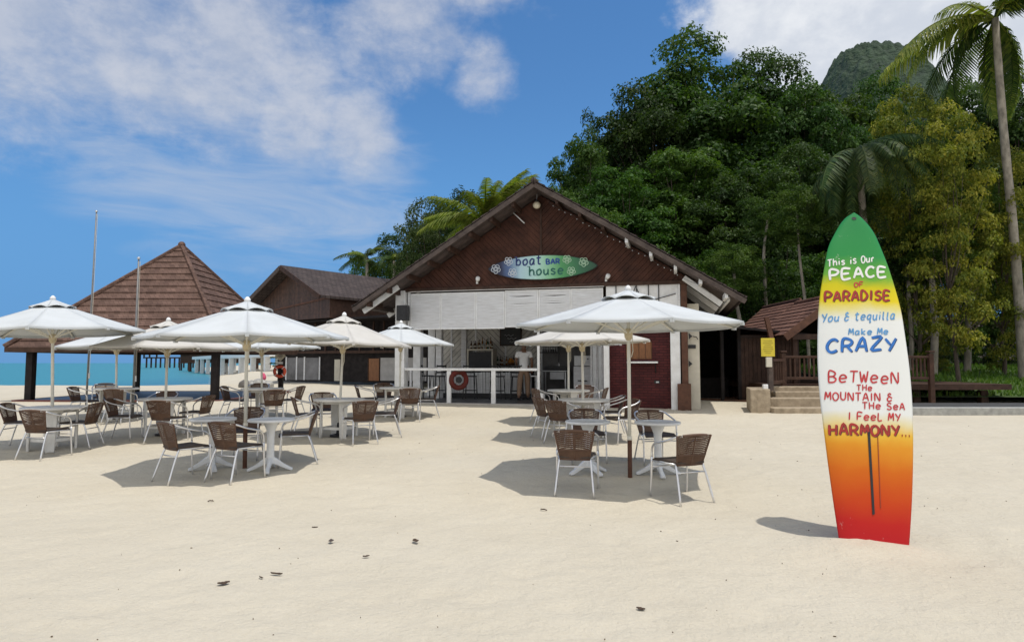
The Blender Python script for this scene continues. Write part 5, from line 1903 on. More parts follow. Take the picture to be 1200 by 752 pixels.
def make_chair():
    """local +y is the way the chair faces; origin on the ground"""
    t = empty('rattan_chair')
    r = 0.0125
    for s in (-1, 1):
        # front leg runs straight up and bends into the arm rest
        MB().tube(catmull([(s * 0.262, 0.235, -0.02), (s * 0.258, 0.215, 0.25), (s * 0.255, 0.205, 0.47)], 3), r, 8).build('leg', M['alu'], t, smooth=True)
        MB().tube(catmull([(s * 0.255, 0.205, 0.468), (s * 0.256, 0.195, 0.555), (s * 0.268, 0.135, 0.625), (s * 0.277, 0.02, 0.655), (s * 0.27, -0.12, 0.69), (s * 0.235, -0.235, 0.735), (s * 0.17, -0.285, 0.752)], 5), r, 8).build('armrest', M['alu'], t, smooth=True)
        MB().tube(catmull([(s * 0.185, -0.165, 0.425), (s * 0.20, -0.215, 0.30), (s * 0.232, -0.315, -0.02)], 4), r, 8).build('leg', M['alu'], t, smooth=True)
    st = MB()
    st.tube([(-0.257, 0.212, 0.35), (0.257, 0.212, 0.35)], 0.009, 7)
    st.tube([(-0.197, -0.205, 0.33), (0.197, -0.205, 0.33)], 0.009, 7)
    for s in (-1, 1):
        st.tube([(s * 0.256, 0.205, 0.42), (s * 0.187, -0.165, 0.42)], 0.010, 7)
    st.build('stretcher', M['alu'], t, smooth=True)
    # top tube of the back
    MB().tube(catmull([(-0.17, -0.285, 0.752), (-0.09, -0.30, 0.760), (0, -0.305, 0.763), (0.09, -0.30, 0.760), (0.17, -0.285, 0.752)], 4), 0.016, 8).build('back_rail', M['rattan_tight'], t, smooth=True)

    # seat: slightly dished woven pad with a rolled front edge
    def sheet(f, nu, nv, th, name, m):
        top, bot = [], []
        for j in range(nv + 1):
            for i in range(nu + 1):
                u, v = i / nu, j / nv
                p = f(u, v)
                e = 1e-3
                du = f(min(u + e, 1), v) - f(max(u - e, 0), v)
                dv = f(u, min(v + e, 1)) - f(u, max(v - e, 0))
                n = du.cross(dv).normalized()
                top.append(p + n * th / 2)
                bot.append(p - n * th / 2)
        W_ = nu + 1
        N = len(top)
        fs = []
        for j in range(nv):
            for i in range(nu):
                a = j * W_ + i
                fs.append((a, a + 1, a + W_ + 1, a + W_))
                fs.append((N + a, N + a + W_, N + a + W_ + 1, N + a + 1))
        for i in range(nu):
            fs.append((i, N + i, N + i + 1, i + 1))
            a = nv * W_ + i
            fs.append((a, a + 1, N + a + 1, N + a))
        for j in range(nv):
            a = j * W_
            fs.append((a, a + W_, N + a + W_, N + a))
            a = j * W_ + nu
            fs.append((a, N + a, N + a + W_, a + W_))
        return MB().add(top + bot, fs).build(name, m, t, smooth=True, auto=50)

    def fseat(u, v):
        x = (u - 0.5) * (0.47 - 0.10 * (1 - v))
        y = -0.205 + 0.445 * v
        z = 0.437 - 0.018 * math.sin(PI * u) * math.sin(PI * min(1, v * 1.1)) - 0.035 * max(0, (v - 0.86) / 0.14) ** 2 + 0.01 * v
        return Vector((x, y, z))

    def fback(u, v):
        w = 0.355 + 0.135 * v
        x = (u - 0.5) * w
        c = 1 - (2 * u - 1) ** 2
        y = -0.175 - 0.095 * v - 0.038 * c * (0.5 + 0.5 * v)
        z = 0.405 + 0.35 * v + 0.012 * c * v
        return Vector((x, y, z))

    sheet(fseat, 10, 8, 0.022, 'seat', M['rattan_seat'])
    sheet(fback, 12, 8, 0.012, 'backrest', M['rattan'])
    # tight woven borders and centre rib of the back
    bt = MB()
    for pth in ([fback(0.02, v / 6) for v in range(7)], [fback(0.98, v / 6) for v in range(7)], [fback(u / 8, 0.02) for u in range(9)],
                [fback(u / 8, 0.34) for u in range(9)], [fback(0.5, v / 6) for v in range(7)]):
        bt.tube([p + Vector((0, 0, 0)) for p in pth], 0.012, 6)
    bt.build('back_frame', M['rattan_tight'], t, smooth=True)
    # lower half of the back is woven closed
    sheet(lambda u, v: fback(u, v * 0.36) + Vector((0, 0.004, 0)), 10, 3, 0.012, 'back_panel', M['rattan_tight'])
    return t


chair0 = make_chair()
chair_n = [0]


def chair(u, Y, heading, label, group, dx=0.0):
    """u: photo column of the seat centre, heading clockwise from straight away"""
    x = at(u, 500, Y).x + dx
    x = (u - 600) / 752.0 * (Y * math.cos(PITCH) - 1.2 * math.sin(PITCH)) + dx
    c = chair0 if chair_n[0] == 0 else copy_tree(chair0)
    chair_n[0] += 1
    c.location = (x, Y, gz(x, Y) + 0.004)
    c.rotation_euler = (0, 0, -R_(heading))
    tag(c, label, 'chair', group)
    return c


# ------------------------------------------------------------------ tables


def make_pedestal():
    t = empty('pedestal_table')
    R = 0.315
    MB().lathe([(0.02, 0.690), (R - 0.03, 0.692), (R - 0.012, 0.688), (R, 0.700), (R, 0.717), (R - 0.008, 0.725), (R - 0.02, 0.726), (R - 0.028, 0.722), (0.02, 0.722)], 40).build('tabletop', M['plastic_white'], t, smooth=True, auto=35)
    MB().lathe([(0.062, 0.10), (0.052, 0.25), (0.050, 0.45), (0.058, 0.56), (0.095, 0.655), (0.115, 0.689)], 16).build('column', M['plastic_white'], t, smooth=True, auto=50)
    for k in range(4):
        a = k * PI / 2 + 0.35
        m = MB()
        pts = [(0.0, 0.17, 0.075, 0.10), (0.09, 0.125, 0.065, 0.09), (0.19, 0.065, 0.055, 0.06), (0.275, 0.024, 0.075, 0.046), (0.305, 0.018, 0.07, 0.034)]
        rings = []
        for d, z, w, h in pts:
            rings.append([(d, -w / 2, z - h / 2), (d, w / 2, z - h / 2), (d, w * 0.36, z + h / 2), (d, -w * 0.36, z + h / 2)])
        vs = [p for r in rings for p in r]
        fs = []
        for i in range(len(rings) - 1):
            for c in range(4):
                c2 = (c + 1) % 4
                fs.append((i * 4 + c, i * 4 + c2, i * 4 + 4 + c2, i * 4 + 4 + c))
        fs += [(3, 2, 1, 0), tuple((len(rings) - 1) * 4 + c for c in range(4))]
        m.add(vs, fs)
        ca, sa = math.cos(a), math.sin(a)
        m.v = [(x * ca - y * sa, x * sa + y * ca, z) for x, y, z in m.v]
        m.build('foot', M['plastic_white'], t, bevel=0.01)
    return t


def make_slab_table():
    t = empty('round_table')
    R = 0.49
    MB().lathe([(0.03, 0.685), (R - 0.01, 0.685), (R, 0.693), (R, 0.717), (R - 0.010, 0.726), (0.03, 0.726)], 44).build('tabletop', M['table_white'], t, smooth=True, auto=35)
    for k in range(4):
        a = k * PI / 2
        ca, sa = math.cos(a), math.sin(a)
        p = [(0.32, -0.062), (0.36, -0.062), (0.36, 0.062), (0.32, 0.062)]
        q = [(0.325, -0.085), (0.355, -0.085), (0.355, 0.085), (0.325, 0.085)]
        pts = [(x, y, -0.02) for x, y in p] + [(x, y, 0.684) for x, y in q]
        MB().add([(x * ca - y * sa, x * sa + y * ca, z) for x, y, z in pts],
                 [(3, 2, 1, 0), (4, 5, 6, 7), (0, 1, 5, 4), (1, 2, 6, 5), (2, 3, 7, 6), (3, 0, 4, 7)]).build('leg', M['table_white'], t, bevel=0.008)
    st = MB()
    for k in range(4):
        a0, a1 = k * PI / 2, (k + 1) * PI / 2
        st.beam((0.325 * math.cos(a0), 0.325 * math.sin(a0), 0.17), (0.325 * math.cos(a1), 0.325 * math.sin(a1), 0.17), 0.03, 0.05)
    st.build('stretcher', M['table_white'], t)
    ap = MB()
    for k in range(4):
        a0, a1 = k * PI / 2, (k + 1) * PI / 2
        ap.beam((0.325 * math.cos(a0), 0.325 * math.sin(a0), 0.655), (0.325 * math.cos(a1), 0.325 * math.sin(a1), 0.655), 0.025, 0.055)
    ap.build('apron', M['table_white'], t)
    return t


ped0, slab0 = make_pedestal(), make_slab_table()
tcount = {'p': 0, 's': 0}


def table(kind, u, Y, rz, label, x=None):
    if x is None:
        x = (u - 600) / 752.0 * (Y * math.cos(PITCH) - 1.2 * math.sin(PITCH))
    src = ped0 if kind == 'p' else slab0
    c = src if tcount[kind] == 0 else copy_tree(src)
    tcount[kind] += 1
    c.location = (x, Y, gz(x, Y) + 0.004)
    c.rotation_euler = (0, 0, R_(rz))
    tag(c, label, 'table', 'small pedestal tables' if kind == 'p' else 'round slab legged tables')
    return c


# ------------------------------------------------------------------ parasols


def canopy_parts(t, H, drop, R, rot, dark_foot, cv, vent=True):
    """octagonal market parasol; H apex height over the ground, local z axis is the pole"""
    n = 8
    ze = H - drop
    seg, rows = 8, 9

    def prof(f):
        # slightly hollow slope
        return H - drop * (f + 0.015 * math.sin(PI * f))
    vs, fs = [], []
    r0 = 0.10
    for k in range(n):
        a0 = rot + 2 * PI * k / n
        a1 = rot + 2 * PI * (k + 1) / n
        base = len(vs)
        for j in range(rows + 1):
            f = r0 + (1 - r0) * j / rows
            for i in range(seg + 1):
                s = i / seg
                p0 = Vector((math.cos(a0), math.sin(a0), 0)) * R * f
                p1 = Vector((math.cos(a1), math.sin(a1), 0)) * R * f
                p = p0.lerp(p1, s)
                sag = 4 * s * (1 - s)
                z = prof(f) - 0.020 * sag * f
                if j == rows:
                    p *= 1 - 0.02 * sag
                vs.append((p.x, p.y, z))
        w = seg + 1
        for j in range(rows):
            for i in range(seg):
                a = base + j * w + i
                fs.append((a, a + w, a + w + 1, a + 1))
    me = bpy.data.meshes.new('canopy')
    me.from_pydata(vs, [], fs)
    bm = bmesh.new(); bm.from_mesh(me)
    bmesh.ops.recalc_face_normals(bm, faces=bm.faces)
    bm.to_mesh(me); bm.free()
    me.polygons.foreach_set('use_smooth', [True] * len(me.polygons))
    me.materials.append(cv)
    o = bpy.data.objects.new('canopy', me); COL.objects.link(o); o.parent = t
    sm = o.modifiers.new('thickness', 'SOLIDIFY'); sm.thickness = 0.004; sm.offset = 1
    # short hanging hem
    hm = MB()
    for k in range(n):
        a0, a1 = rot + 2 * PI * k / n, rot + 2 * PI * (k + 1) / n
        for i in range(seg):
            q = []
            for s in (i / seg, (i + 1) / seg):
                p = Vector((math.cos(a0), math.sin(a0), 0)).lerp(Vector((math.cos(a1), math.sin(a1), 0)), s) * R
                sag = 4 * s * (1 - s)
                p *= 1 - 0.02 * sag
                z = prof(1) - 0.020 * sag
                q += [(p.x * 1.001, p.y * 1.001, z + 0.003), (p.x * 1.001, p.y * 1.001, z - 0.022)]
            hm.add(q, [(0, 1, 3, 2)])
    h = hm.build('hem', cv, o)
    sm = h.modifiers.new('thickness', 'SOLIDIFY'); sm.thickness = 0.004
    if vent:
        # raised wind vent: eight lobed cap over black strips painting the shade in the gaps
        rv = R * 0.245
        vs, fs = [], []
        zc = H + 0.055
        for k in range(n):
            a0, a1 = rot + 2 * PI * k / n, rot + 2 * PI * (k + 1) / n
            base = len(vs)
            for j in range(4):
                f = 0.08 + 0.92 * j / 3
                for i in range(7):
                    s = i / 6
                    sag = 4 * s * (1 - s)
                    p = Vector((math.cos(a0), math.sin(a0), 0)).lerp(Vector((math.cos(a1), math.sin(a1), 0)), s) * rv * f * (1 + 0.05 * sag)
                    z = zc - (H + 0.055 - prof(0.245) - 0.012) * f + 0.038 * sag * f ** 2
                    vs.append((p.x, p.y, z))
            for j in range(3):
                for i in range(6):
                    a = base + j * 7 + i
                    fs.append((a, a + 7, a + 8, a + 1))
        v = MB().add(vs, fs)
        ob = v.build('vent', cv, o, smooth=True, auto=20)
        sm = ob.modifiers.new('thickness', 'SOLIDIFY'); sm.thickness = 0.006; sm.offset = 1
        g = MB()
        for k in range(n):
            a0, a1 = rot + 2 * PI * k / n, rot + 2 * PI * (k + 1) / n
            q = []
            for f in (0.215, 0.150):
                for s in (0.12, 0.88):
                    p = Vector((math.cos(a0), math.sin(a0), 0)).lerp(Vector((math.cos(a1), math.sin(a1), 0)), s) * R * f
                    q.append((p.x, p.y, prof(f) + 0.014))
            g.add(q, [(0, 1, 3, 2)])
        g.build('vent_shade', M['black'], o)
    MB().lathe([(0.03, H + 0.03), (0.045, H + 0.055), (0.045, H + 0.075), (0.03, H + 0.10), (0.012, H + 0.115)], 12).build('finial', M['white_paint'], t, smooth=True)
    # pole
    if dark_foot:
        MB().tube([(0, 0, dark_foot - 0.05), (0, 0, H + 0.03)], 0.0245, 12).build('pole', M['pole_white'], t, smooth=True)
        MB().tube([(0, 0, -0.25), (0, 0, dark_foot)], 0.031, 12).build('pole_foot', M['post_wood'], t, smooth=True)
        MB().tube([(0, 0, dark_foot - 0.02), (0, 0, dark_foot + 0.03)], 0.034, 12).build('collar', M['pole_white'], t, smooth=True)
    else:
        MB().tube([(0, 0, -0.25), (0, 0, H + 0.03)], 0.0245, 12).build('pole', M['pole_white'], t, smooth=True)
        MB().lathe([(0.17, 0.0), (0.17, 0.03), (0.05, 0.06), (0.04, 0.26), (0.03, 0.27)], 14).build('pole_foot', M['black_metal'], t, smooth=True, auto=40)
    # hub, ribs, struts
    hz = H - drop * 0.48 - 0.42
    hz = ze - 0.10
    MB().lathe([(0.034, hz - 0.10), (0.055, hz - 0.06), (0.06, hz), (0.05, hz + 0.04), (0.034, hz + 0.06)], 14).build('hub', M['pole_hub'], t, smooth=True)
    MB().lathe([(0.034, H - 0.10), (0.06, H - 0.07), (0.05, H - 0.03)], 12).build('hub', M['pole_hub'], t, smooth=True)
    for k in range(n):
        a = rot + 2 * PI * k / n
        c, s = math.cos(a), math.sin(a)
        rb = MB()
        pts = [(c * R * f, s * R * f, prof(f) - 0.022) for f in (0.05, 0.3, 0.6, 0.985)]
        for i in range(3):
            rb.beam(pts[i], pts[i + 1], 0.018, 0.026)
        rib = rb.build('rib', M['pole_white'], t)
        MB().beam((c * 0.05, s * 0.05, hz), (c * R * 0.52, s * R * 0.52, prof(0.52) - 0.035), 0.016, 0.022).build('strut', M['pole_white'], rib)
        # little dark corner pocket
        MB().box((c * R * 0.985, s * R * 0.985, prof(1) - 0.03), (0.05, 0.05, 0.035), a).build('corner_pocket', cv, rib)
    # pull cord
    MB().tube([(0.045, -0.03, hz - 0.03), (0.05, -0.04, hz - 0.25), (0.03, -0.035, hz - 0.33)], 0.006, 5).build('cord', M['cream'], t)


def parasol(ub, Y, ut, vt, vedge, R, rot, label, dark_foot=0, cream=False):
    x = (ub - 600) / 752.0 * (Y * math.cos(PITCH) - 1.2 * math.sin(PITCH))
    g = gz(x, Y)
    top = at(ut, vt, Y)
    tilt = math.atan2(top.x - x, top.z - g)
    H = math.hypot(top.x - x, top.z - g) - 0.06
    ze = at(ut, vedge, Y - R * 0.93).z - g + 0.03
    t = empty('parasol', (x, Y, g), (0, tilt, 0), label, 'parasol', 'white parasols on the sand')
    canopy_parts(t, H, H - ze, R, R_(rot), dark_foot, M['canvas_cream' if cream else 'canvas'])
    return t


G_A, G_B, G_C, G_D = 'front left parasol group', 'front right parasol group', 'second right parasol group', 'rear right parasol group'
parasol(287.5, 9.37, 290, 352, 393, 1.46, 22.5, 'large white parasol at front left, over two small pedestal tables', 0.62)
parasol(738, 8.80, 736, 339, 376, 1.56, 8, 'large white parasol at front right with a dark brown lower pole', 0.52)
parasol(684, 12.3, 681.5, 373, 399, 1.33, 15, 'white parasol directly behind the front right one', 0, True)
parasol(666.5, 14.8, 666, 378, 402, 1.22, 0, 'white parasol mostly hidden, farthest back on the right', 0)
parasol(397, 12.6, 403.5, 369, 402, 1.36, 22.5, 'off-white parasol over the round table in the middle', 0, True)
parasol(468, 16.0, 470, 378, 402.5, 1.32, 10, 'white parasol against the thick white bar column', 0)
parasol(193, 12.8, 197.5, 375, 407, 1.36, 5, 'off-white parasol in the second left row, in front of the pavilion', 0, True)
parasol(136, 15.6, 137, 382, 406, 1.34, 12, 'white parasol nearest the two flagpoles, partly hidden', 0)
parasol(307, 15.5, 306.5, 382, 408, 1.36, 18, 'white parasol before the pavilion post with the ring buoy', 0)
parasol(62, 11.2, 62, 350, 386, 1.42, 22.5, 'white parasol at the far left edge, its tip over the flagpole', 0.55)

# tables
table('p', 249, 9.3, 12, 'small white pedestal table left of the front left parasol pole')
table('p', 317, 9.15, -8, 'small white pedestal table right of the front left parasol pole')
table('p', 689, 9.05, 10, 'small white pedestal table left of the brown footed parasol pole')
table('p', 771, 8.95, -20, 'small white pedestal table right of the brown footed parasol pole')
table('s', 397, 12.6, 28, 'large round white table round the middle off-white parasol')
table('s', 193, 12.8, 40, 'large round white table in the left second row with a chair back before it')
table('s', 136, 15.6, 10, 'round white table by the flagpoles under the half hidden parasol')
table('s', 307, 15.5, 35, 'round white table near the pavilion post with the ring buoy')
table('s', 468, 16.0, 20, 'round white table at the foot of the thick white bar column')
table('s', 684, 12.3, 38, 'round white table directly behind the left front right pedestal table')
table('s', 666.5, 14.8, 15, 'round white table farthest back on the right by the bar step')
table('s', 62, 11.2, 30, 'round white table under the parasol at the far left edge')

# chairs: u, Y, heading, label, group
CH = [
    # front left
    (217, 8.62, 38, 'rattan chair with its back to us, left of the two front left pedestal tables', 'A'),
    (278, 8.62, 24, 'rattan chair with its back to us between the two front left pedestal tables', 'A'),
    (347, 9.75, -108, 'rattan chair facing left beside the right front left pedestal table', 'A'),
    (286, 10.2, 172, 'dark fronted rattan chair facing us behind the front left parasol pole', 'A'),
    # left second row
    (196, 11.95, 8, 'rattan chair with its back to us before the left second row table', 'G'),
    (145, 12.3, 82, 'rattan chair in side view facing right, left of the second row table', 'G'),
    (229, 12.9, -86, 'rattan chair in side view facing left, right of the second row table', 'G'),
    (188, 13.75, 178, 'rattan chair facing us half hidden behind the second row table', 'G'),
    # flagpole table
    (141, 14.8, 4, 'rattan chair with its back to us before the flagpole table', 'H'),
    (122, 16.5, 150, 'dark rattan chair facing us behind the flagpole table', 'H'),
    (98, 15.4, 85, 'rattan chair facing right at the left side of the flagpole table', 'H'),
    # far left edge
    (93, 11.4, -95, 'rattan chair facing left under the far left parasol, cut by the flagpole', 'I'),
    (54, 10.4, 10, 'rattan chair with its back to us at the far left edge', 'I'),
    (26, 11.4, 80, 'rattan chair facing right at the extreme left edge', 'I'),
    # ring buoy table
    (275, 15.5, 88, 'rattan chair facing right at the table near the ring buoy', 'J'),
    (319, 14.55, -28, 'rattan chair with its back to us at the table near the ring buoy', 'J'),
    (340, 15.7, -84, 'rattan chair facing left at the table near the ring buoy', 'J'),
    (300, 16.4, 176, 'rattan chair facing us behind the table near the ring buoy', 'J'),
    # middle table
    (422, 11.75, -32, 'rattan chair with its brown back to us at the middle off-white parasol', 'E'),
    (451, 12.7, -104, 'dark rattan chair facing left at the right of the middle table', 'E'),
    (360, 12.5, 64, 'rattan chair facing right at the left of the middle table', 'E'),
    (378, 13.5, 160, 'dark rattan chair facing us behind the middle table', 'E'),
    # column table
    (480, 15.15, -10, 'rattan chair with its back to us at the white column table', 'F'),
    (500, 15.9, -98, 'dark rattan chair facing left at the right of the white column table', 'F'),
    (430, 16.2, 84, 'rattan chair facing right at the left of the white column table', 'F'),
    (450, 16.8, 165, 'rattan chair facing us behind the left of the white column table', 'F'),
    # second right group
    (661, 11.75, 40, 'rattan chair with its lit back to us at the second right table', 'C'),
    (645, 12.4, 66, 'dark rattan chair facing right at the left of the second right table', 'C'),
    (715, 12.7, -88, 'dark rattan chair facing left behind the front right parasol pole', 'C'),
    (728, 11.75, -112, 'light rattan chair facing left just right of the front right parasol pole', 'C'),
    # rear right group
    (640, 14.6, 70, 'dark rattan chair facing right at the rear right table by the bar step', 'D'),
    (697, 14.9, -70, 'rattan chair facing left at the rear right table near the brick kiosk', 'D'),
    (688, 15.8, 175, 'dark rattan chair facing us behind the rear right table', 'D'),
    # front right
    (675, 7.98, 10, 'rattan chair with its back to us at the left front right pedestal table', 'B'),
    (797, 7.66, -22, 'rattan chair angled to the left, nearest the camera on the right', 'B'),
    (688, 10.0, 178, 'dark rattan chair facing us behind the left front right pedestal table', 'B'),
    (768, 9.78, 172, 'dark rattan chair facing us behind the right front right pedestal table', 'B'),
]
for u, Y, hd_, lab, g in CH:
    chair(u, Y, hd_, lab, 'rattan chairs on the sand')

# ------------------------------------------------------------------ bits of dry leaf and twig on the sand
rg = random.Random(21)
bits = [(262, 685, 0.075, 'largest dark curled leaf on the open sand at lower left'), (429, 653, 0.05, 'dark seed husk alone on the sand left of centre'),
        (751, 715, 0.055, 'dark curled leaf on the sand at the bottom centre right'), (324, 674, 0.09, 'long thin brown leaf lying on the sand at lower left'),
        (306, 678, 0.05, 'small broken leaf left of the long thin brown leaf'), (388, 635, 0.07, 'pale broken leaf cluster on the sand, middle left'),
        (487, 635, 0.08, 'dry leaf pair on the open sand just left of centre'), (369, 619, 0.05, 'tiny brown leaf on the sand below the front left tables'),
        (247, 588, 0.06, 'dry twig on the sand below the left pedestal table'), (637, 598, 0.08, 'short curved twig on the sand below the front right chairs')]
for u, v, s, lab in bits:
    s *= 0.55
    p = ground_at(u, v)
    mb = MB()
    n = 7
    vs, fs = [], []
    an = rg.uniform(0, PI)
    wid = 0.28 if 'thin' in lab or 'twig' in lab else 0.62
    if 'twig' in lab:
        mb.tube([(-s, 0, 0.008), (-s * .3, s * .15, 0.016), (s * .4, s * .1, 0.012), (s, -s * .2, 0.010)], [0.006, 0.007, 0.006, 0.004], 6)
        mb.tube([(s * .2, s * .1, 0.012), (s * .5, s * .4, 0.02)], 0.004, 5)
    else:
        for i in range(n + 1):
            f = i / n
            w = s * wid * math.sin(PI * (0.06 + 0.9 * f)) ** 0.8
            cz = 0.006 + 0.16 * s * (2 * f - 1) ** 2
            for k, q in enumerate((-1, 0, 1)):
                vs.append(((f - 0.5) * 2 * s, q * w, cz + abs(q) * s * 0.16 + rg.uniform(-.002, .002)))
        for i in range(n):
            for k in range(2):
                a = i * 3 + k
                fs.append((a, a + 3, a + 4, a + 1))
        mb.add(vs, fs)
    o = mb.build('dry_leaf' if 'twig' not in lab else 'twig', M['leaf_litter'] if 'pale' not in lab else M['fascia'])
    sm_ = o.modifiers.new('thickness', 'SOLIDIFY') if 'twig' not in lab else None
    if sm_:
        sm_.thickness = 0.003
    o.location = p + Vector((0, 0, 0.002)); o.rotation_euler = (0, 0, an)
    tag(o, lab, 'leaf' if 'twig' not in lab else 'twig', 'leaf scraps on the sand')
# crumbs too many to count
cm = MB()
for i in range(150):
    Y = 2.0 + 13 * rg.random() ** 1.3
    x = rg.uniform(-0.95, 0.95) * Y * 0.85
    z = gz(x, Y)
    s = rg.uniform(0.0015, 0.005) * (0.7 + Y * 0.07)
    a = rg.uniform(0, PI)
    c, sn = math.cos(a), math.sin(a)
    l = rg.uniform(0.6, 2.2)
    pts = [(-s * l, -s * .5), (s * l, -s * .4), (s * l * .8, s * .5), (-s * l * .7, s * .4)]
    cm.prism(pts, lambda p, q, k: (x + p * c - q * sn, Y + p * sn + q * c, z + 0.001 + k * (0.006 + s * .3)))
o = cm.build('shell_crumbs', mat('crumb', (0.17, 0.13, 0.09), 0.9, 0.4, 60, col2=(0.05, 0.035, 0.02)))
tag(o, 'fine dark crumbs of shell and leaf scattered over the sand', 'debris', kind='stuff')
# ------------------------------------------------------------------ hand lettering as brush strokes
GL = {
    'A': [[(0, 0), (.48, 1), (1, 0)], [(.18, .36), (.84, .38)]],
    'B': [[(.08, 0), (.05, 1), (.6, .97), (.85, .78), (.62, .56), (.08, .52)], [(.5, .54), (.95, .32), (.72, .04), (.08, 0)]],
    'C': [[(.95, .84), (.62, 1), (.25, .88), (.03, .5), (.2, .12), (.55, 0), (.95, .14)]],
    'D': [[(.08, 0), (.06, 1), (.6, .92), (.95, .5), (.65, .08), (.08, 0)]],
    'E': [[(.95, .97), (.08, 1), (.1, 0), (.98, .03)], [(.1, .5), (.8, .53)]],
    'F': [[(.98, .98), (.1, 1), (.08, 0)], [(.1, .5), (.8, .52)]],
    'H': [[(.06, 1), (.1, 0)], [(.94, 1), (.9, 0)], [(.08, .5), (.92, .52)]],
    'I': [[(.5, 1), (.5, 0)]],
    'J': [[(.7, 1), (.7, .2), (.4, 0), (.1, .2)]],
    'K': [[(.1, 1), (.1, 0)], [(.9, 1), (.12, .45), (.95, 0)]],
    'L': [[(.1, 1), (.12, 0), (.95, .02)]],
    'M': [[(0, 0), (.14, 1), (.5, .3), (.86, 1), (1, 0)]],
    'N': [[(.06, 0), (.08, 1), (.9, 0), (.94, 1)]],
    'O': [[(.5, 1), (.12, .82), (.02, .45), (.25, .05), (.6, 0), (.95, .3), (.92, .75), (.5, 1)]],
    'P': [[(.1, 0), (.06, 1), (.65, .98), (.95, .74), (.65, .48), (.1, .45)]],
    'R': [[(.08, 0), (.06, 1), (.65, .98), (.9, .75), (.65, .5), (.1, .47)], [(.45, .48), (.98, 0)]],
    'S': [[(.9, .86), (.55, 1), (.15, .84), (.25, .58), (.75, .44), (.88, .18), (.5, 0), (.06, .14)]],
    'T': [[(0, .97), (1, 1)], [(.5, .98), (.48, 0)]],
    'U': [[(.06, 1), (.1, .25), (.45, 0), (.85, .2), (.92, 1)], ],
    'W': [[(0, 1), (.24, 0), (.5, .72), (.74, 0), (1, 1)]],
    'Y': [[(0, 1), (.5, .5)], [(1, 1), (.42, 0)]],
    'Z': [[(.05, .96), (.95, 1), (.08, .04), (1, .02)]],
    '&': [[(.95, .42), (.45, .62), (.2, .82), (.5, 1), (.72, .82)], [(.45, .60), (.08, .3), (.3, 0), (.9, .16)]],
    '.': [[(.3, .06), (.7, .08)]],
    'a': [[(.85, .6), (.45, .66), (.1, .42), (.2, .05), (.55, .06), (.82, .4)], [(.88, .64), (.82, .12), (1, .02)]],
    'b': [[(.12, 1), (.12, .02)], [(.12, .42), (.5, .66), (.9, .4), (.7, .05), (.14, .06)]],
    'e': [[(.1, .34), (.9, .40), (.7, .64), (.3, .64), (.06, .34), (.3, .03), (.88, .1)]],
    'h': [[(.1, 1), (.1, 0)], [(.1, .4), (.5, .62), (.85, .45), (.88, 0)]],
    'i': [[(.5, .62), (.5, 0)], [(.5, .86), (.5, .94)]],
    'k': [[(.12, 1), (.12, 0)], [(.85, .62), (.16, .28), (.9, 0)]],
    'l': [[(.3, 1), (.35, .1), (.8, .02)]],
    'o': [[(.5, .66), (.1, .45), (.2, .06), (.6, .02), (.92, .3), (.75, .62), (.5, .66)]],
    'q': [[(.85, .6), (.4, .66), (.1, .36), (.35, .05), (.8, .3)], [(.86, .64), (.8, -.32), (.98, -.2)]],
    'r': [[(.15, .62), (.18, 0)], [(.18, .4), (.5, .62), (.9, .56)]],
    's': [[(.85, .56), (.4, .66), (.15, .48), (.8, .22), (.55, .0), (.08, .08)]],
    't': [[(.45, .98), (.42, .12), (.85, .02)], [(.05, .72), (.9, .76)]],
    'u': [[(.1, .62), (.12, .15), (.45, 0), (.82, .2)], [(.86, .64), (.84, .1), (1, 0)]],
}
NARROW = {'I': .45, 'i': .45, '.': .6, 'l': .6, ' ': .55, 'L': .85, 'r': .8, 'J': .8}


def stroke_ribbon(pts, w):
    """polyline in 2d -> list of quads, with rounded-ish ends"""
    P = [Vector((p[0], p[1])) for p in pts]
    if len(P) > 2:
        Q = [v.to_2d() for v in catmull([(p.x, p.y, 0) for p in P], 4)]
    else:
        Q = [P[0].lerp(P[1], k / 3) for k in range(4)]
    L, Rr = [], []
    n = len(Q)
    for i, p in enumerate(Q):
        t = (Q[min(i + 1, n - 1)] - Q[max(i - 1, 0)])
        t = t.normalized() if t.length > 1e-9 else Vector((1, 0))
        nv = Vector((-t.y, t.x))
        ww = w * (0.5 if 0 < i < n - 1 else 0.40)
        L.append(p + nv * ww)
        Rr.append(p - nv * ww)
    return L, Rr


def write_words(text, name, m, parent, x0, y0, x1, y1, *a, **k):
    """one mesh per word"""
    adv = [NARROW.get(c, 1.0) for c in text]
    tot = sum(adv) + 0.32 * (len(text) - 1)
    pos, start = 0.0, None
    for i, c in enumerate(text + ' '):
        if c == ' ' and start is not None:
            w, p0, p1 = text[start[0]:i], start[1], (pos - 0.32)
            mb = MB()
            write(mb, w, x0 + (x1 - x0) * p0 / tot, y0 + (y1 - y0) * p0 / tot, x0 + (x1 - x0) * p1 / tot, y0 + (y1 - y0) * p1 / tot, *a, **k)
            mb.build(name, m, parent)
            start = None
        elif c != ' ' and start is None:
            start = (i, pos)
        if i < len(text):
            pos += adv[i] + 0.32


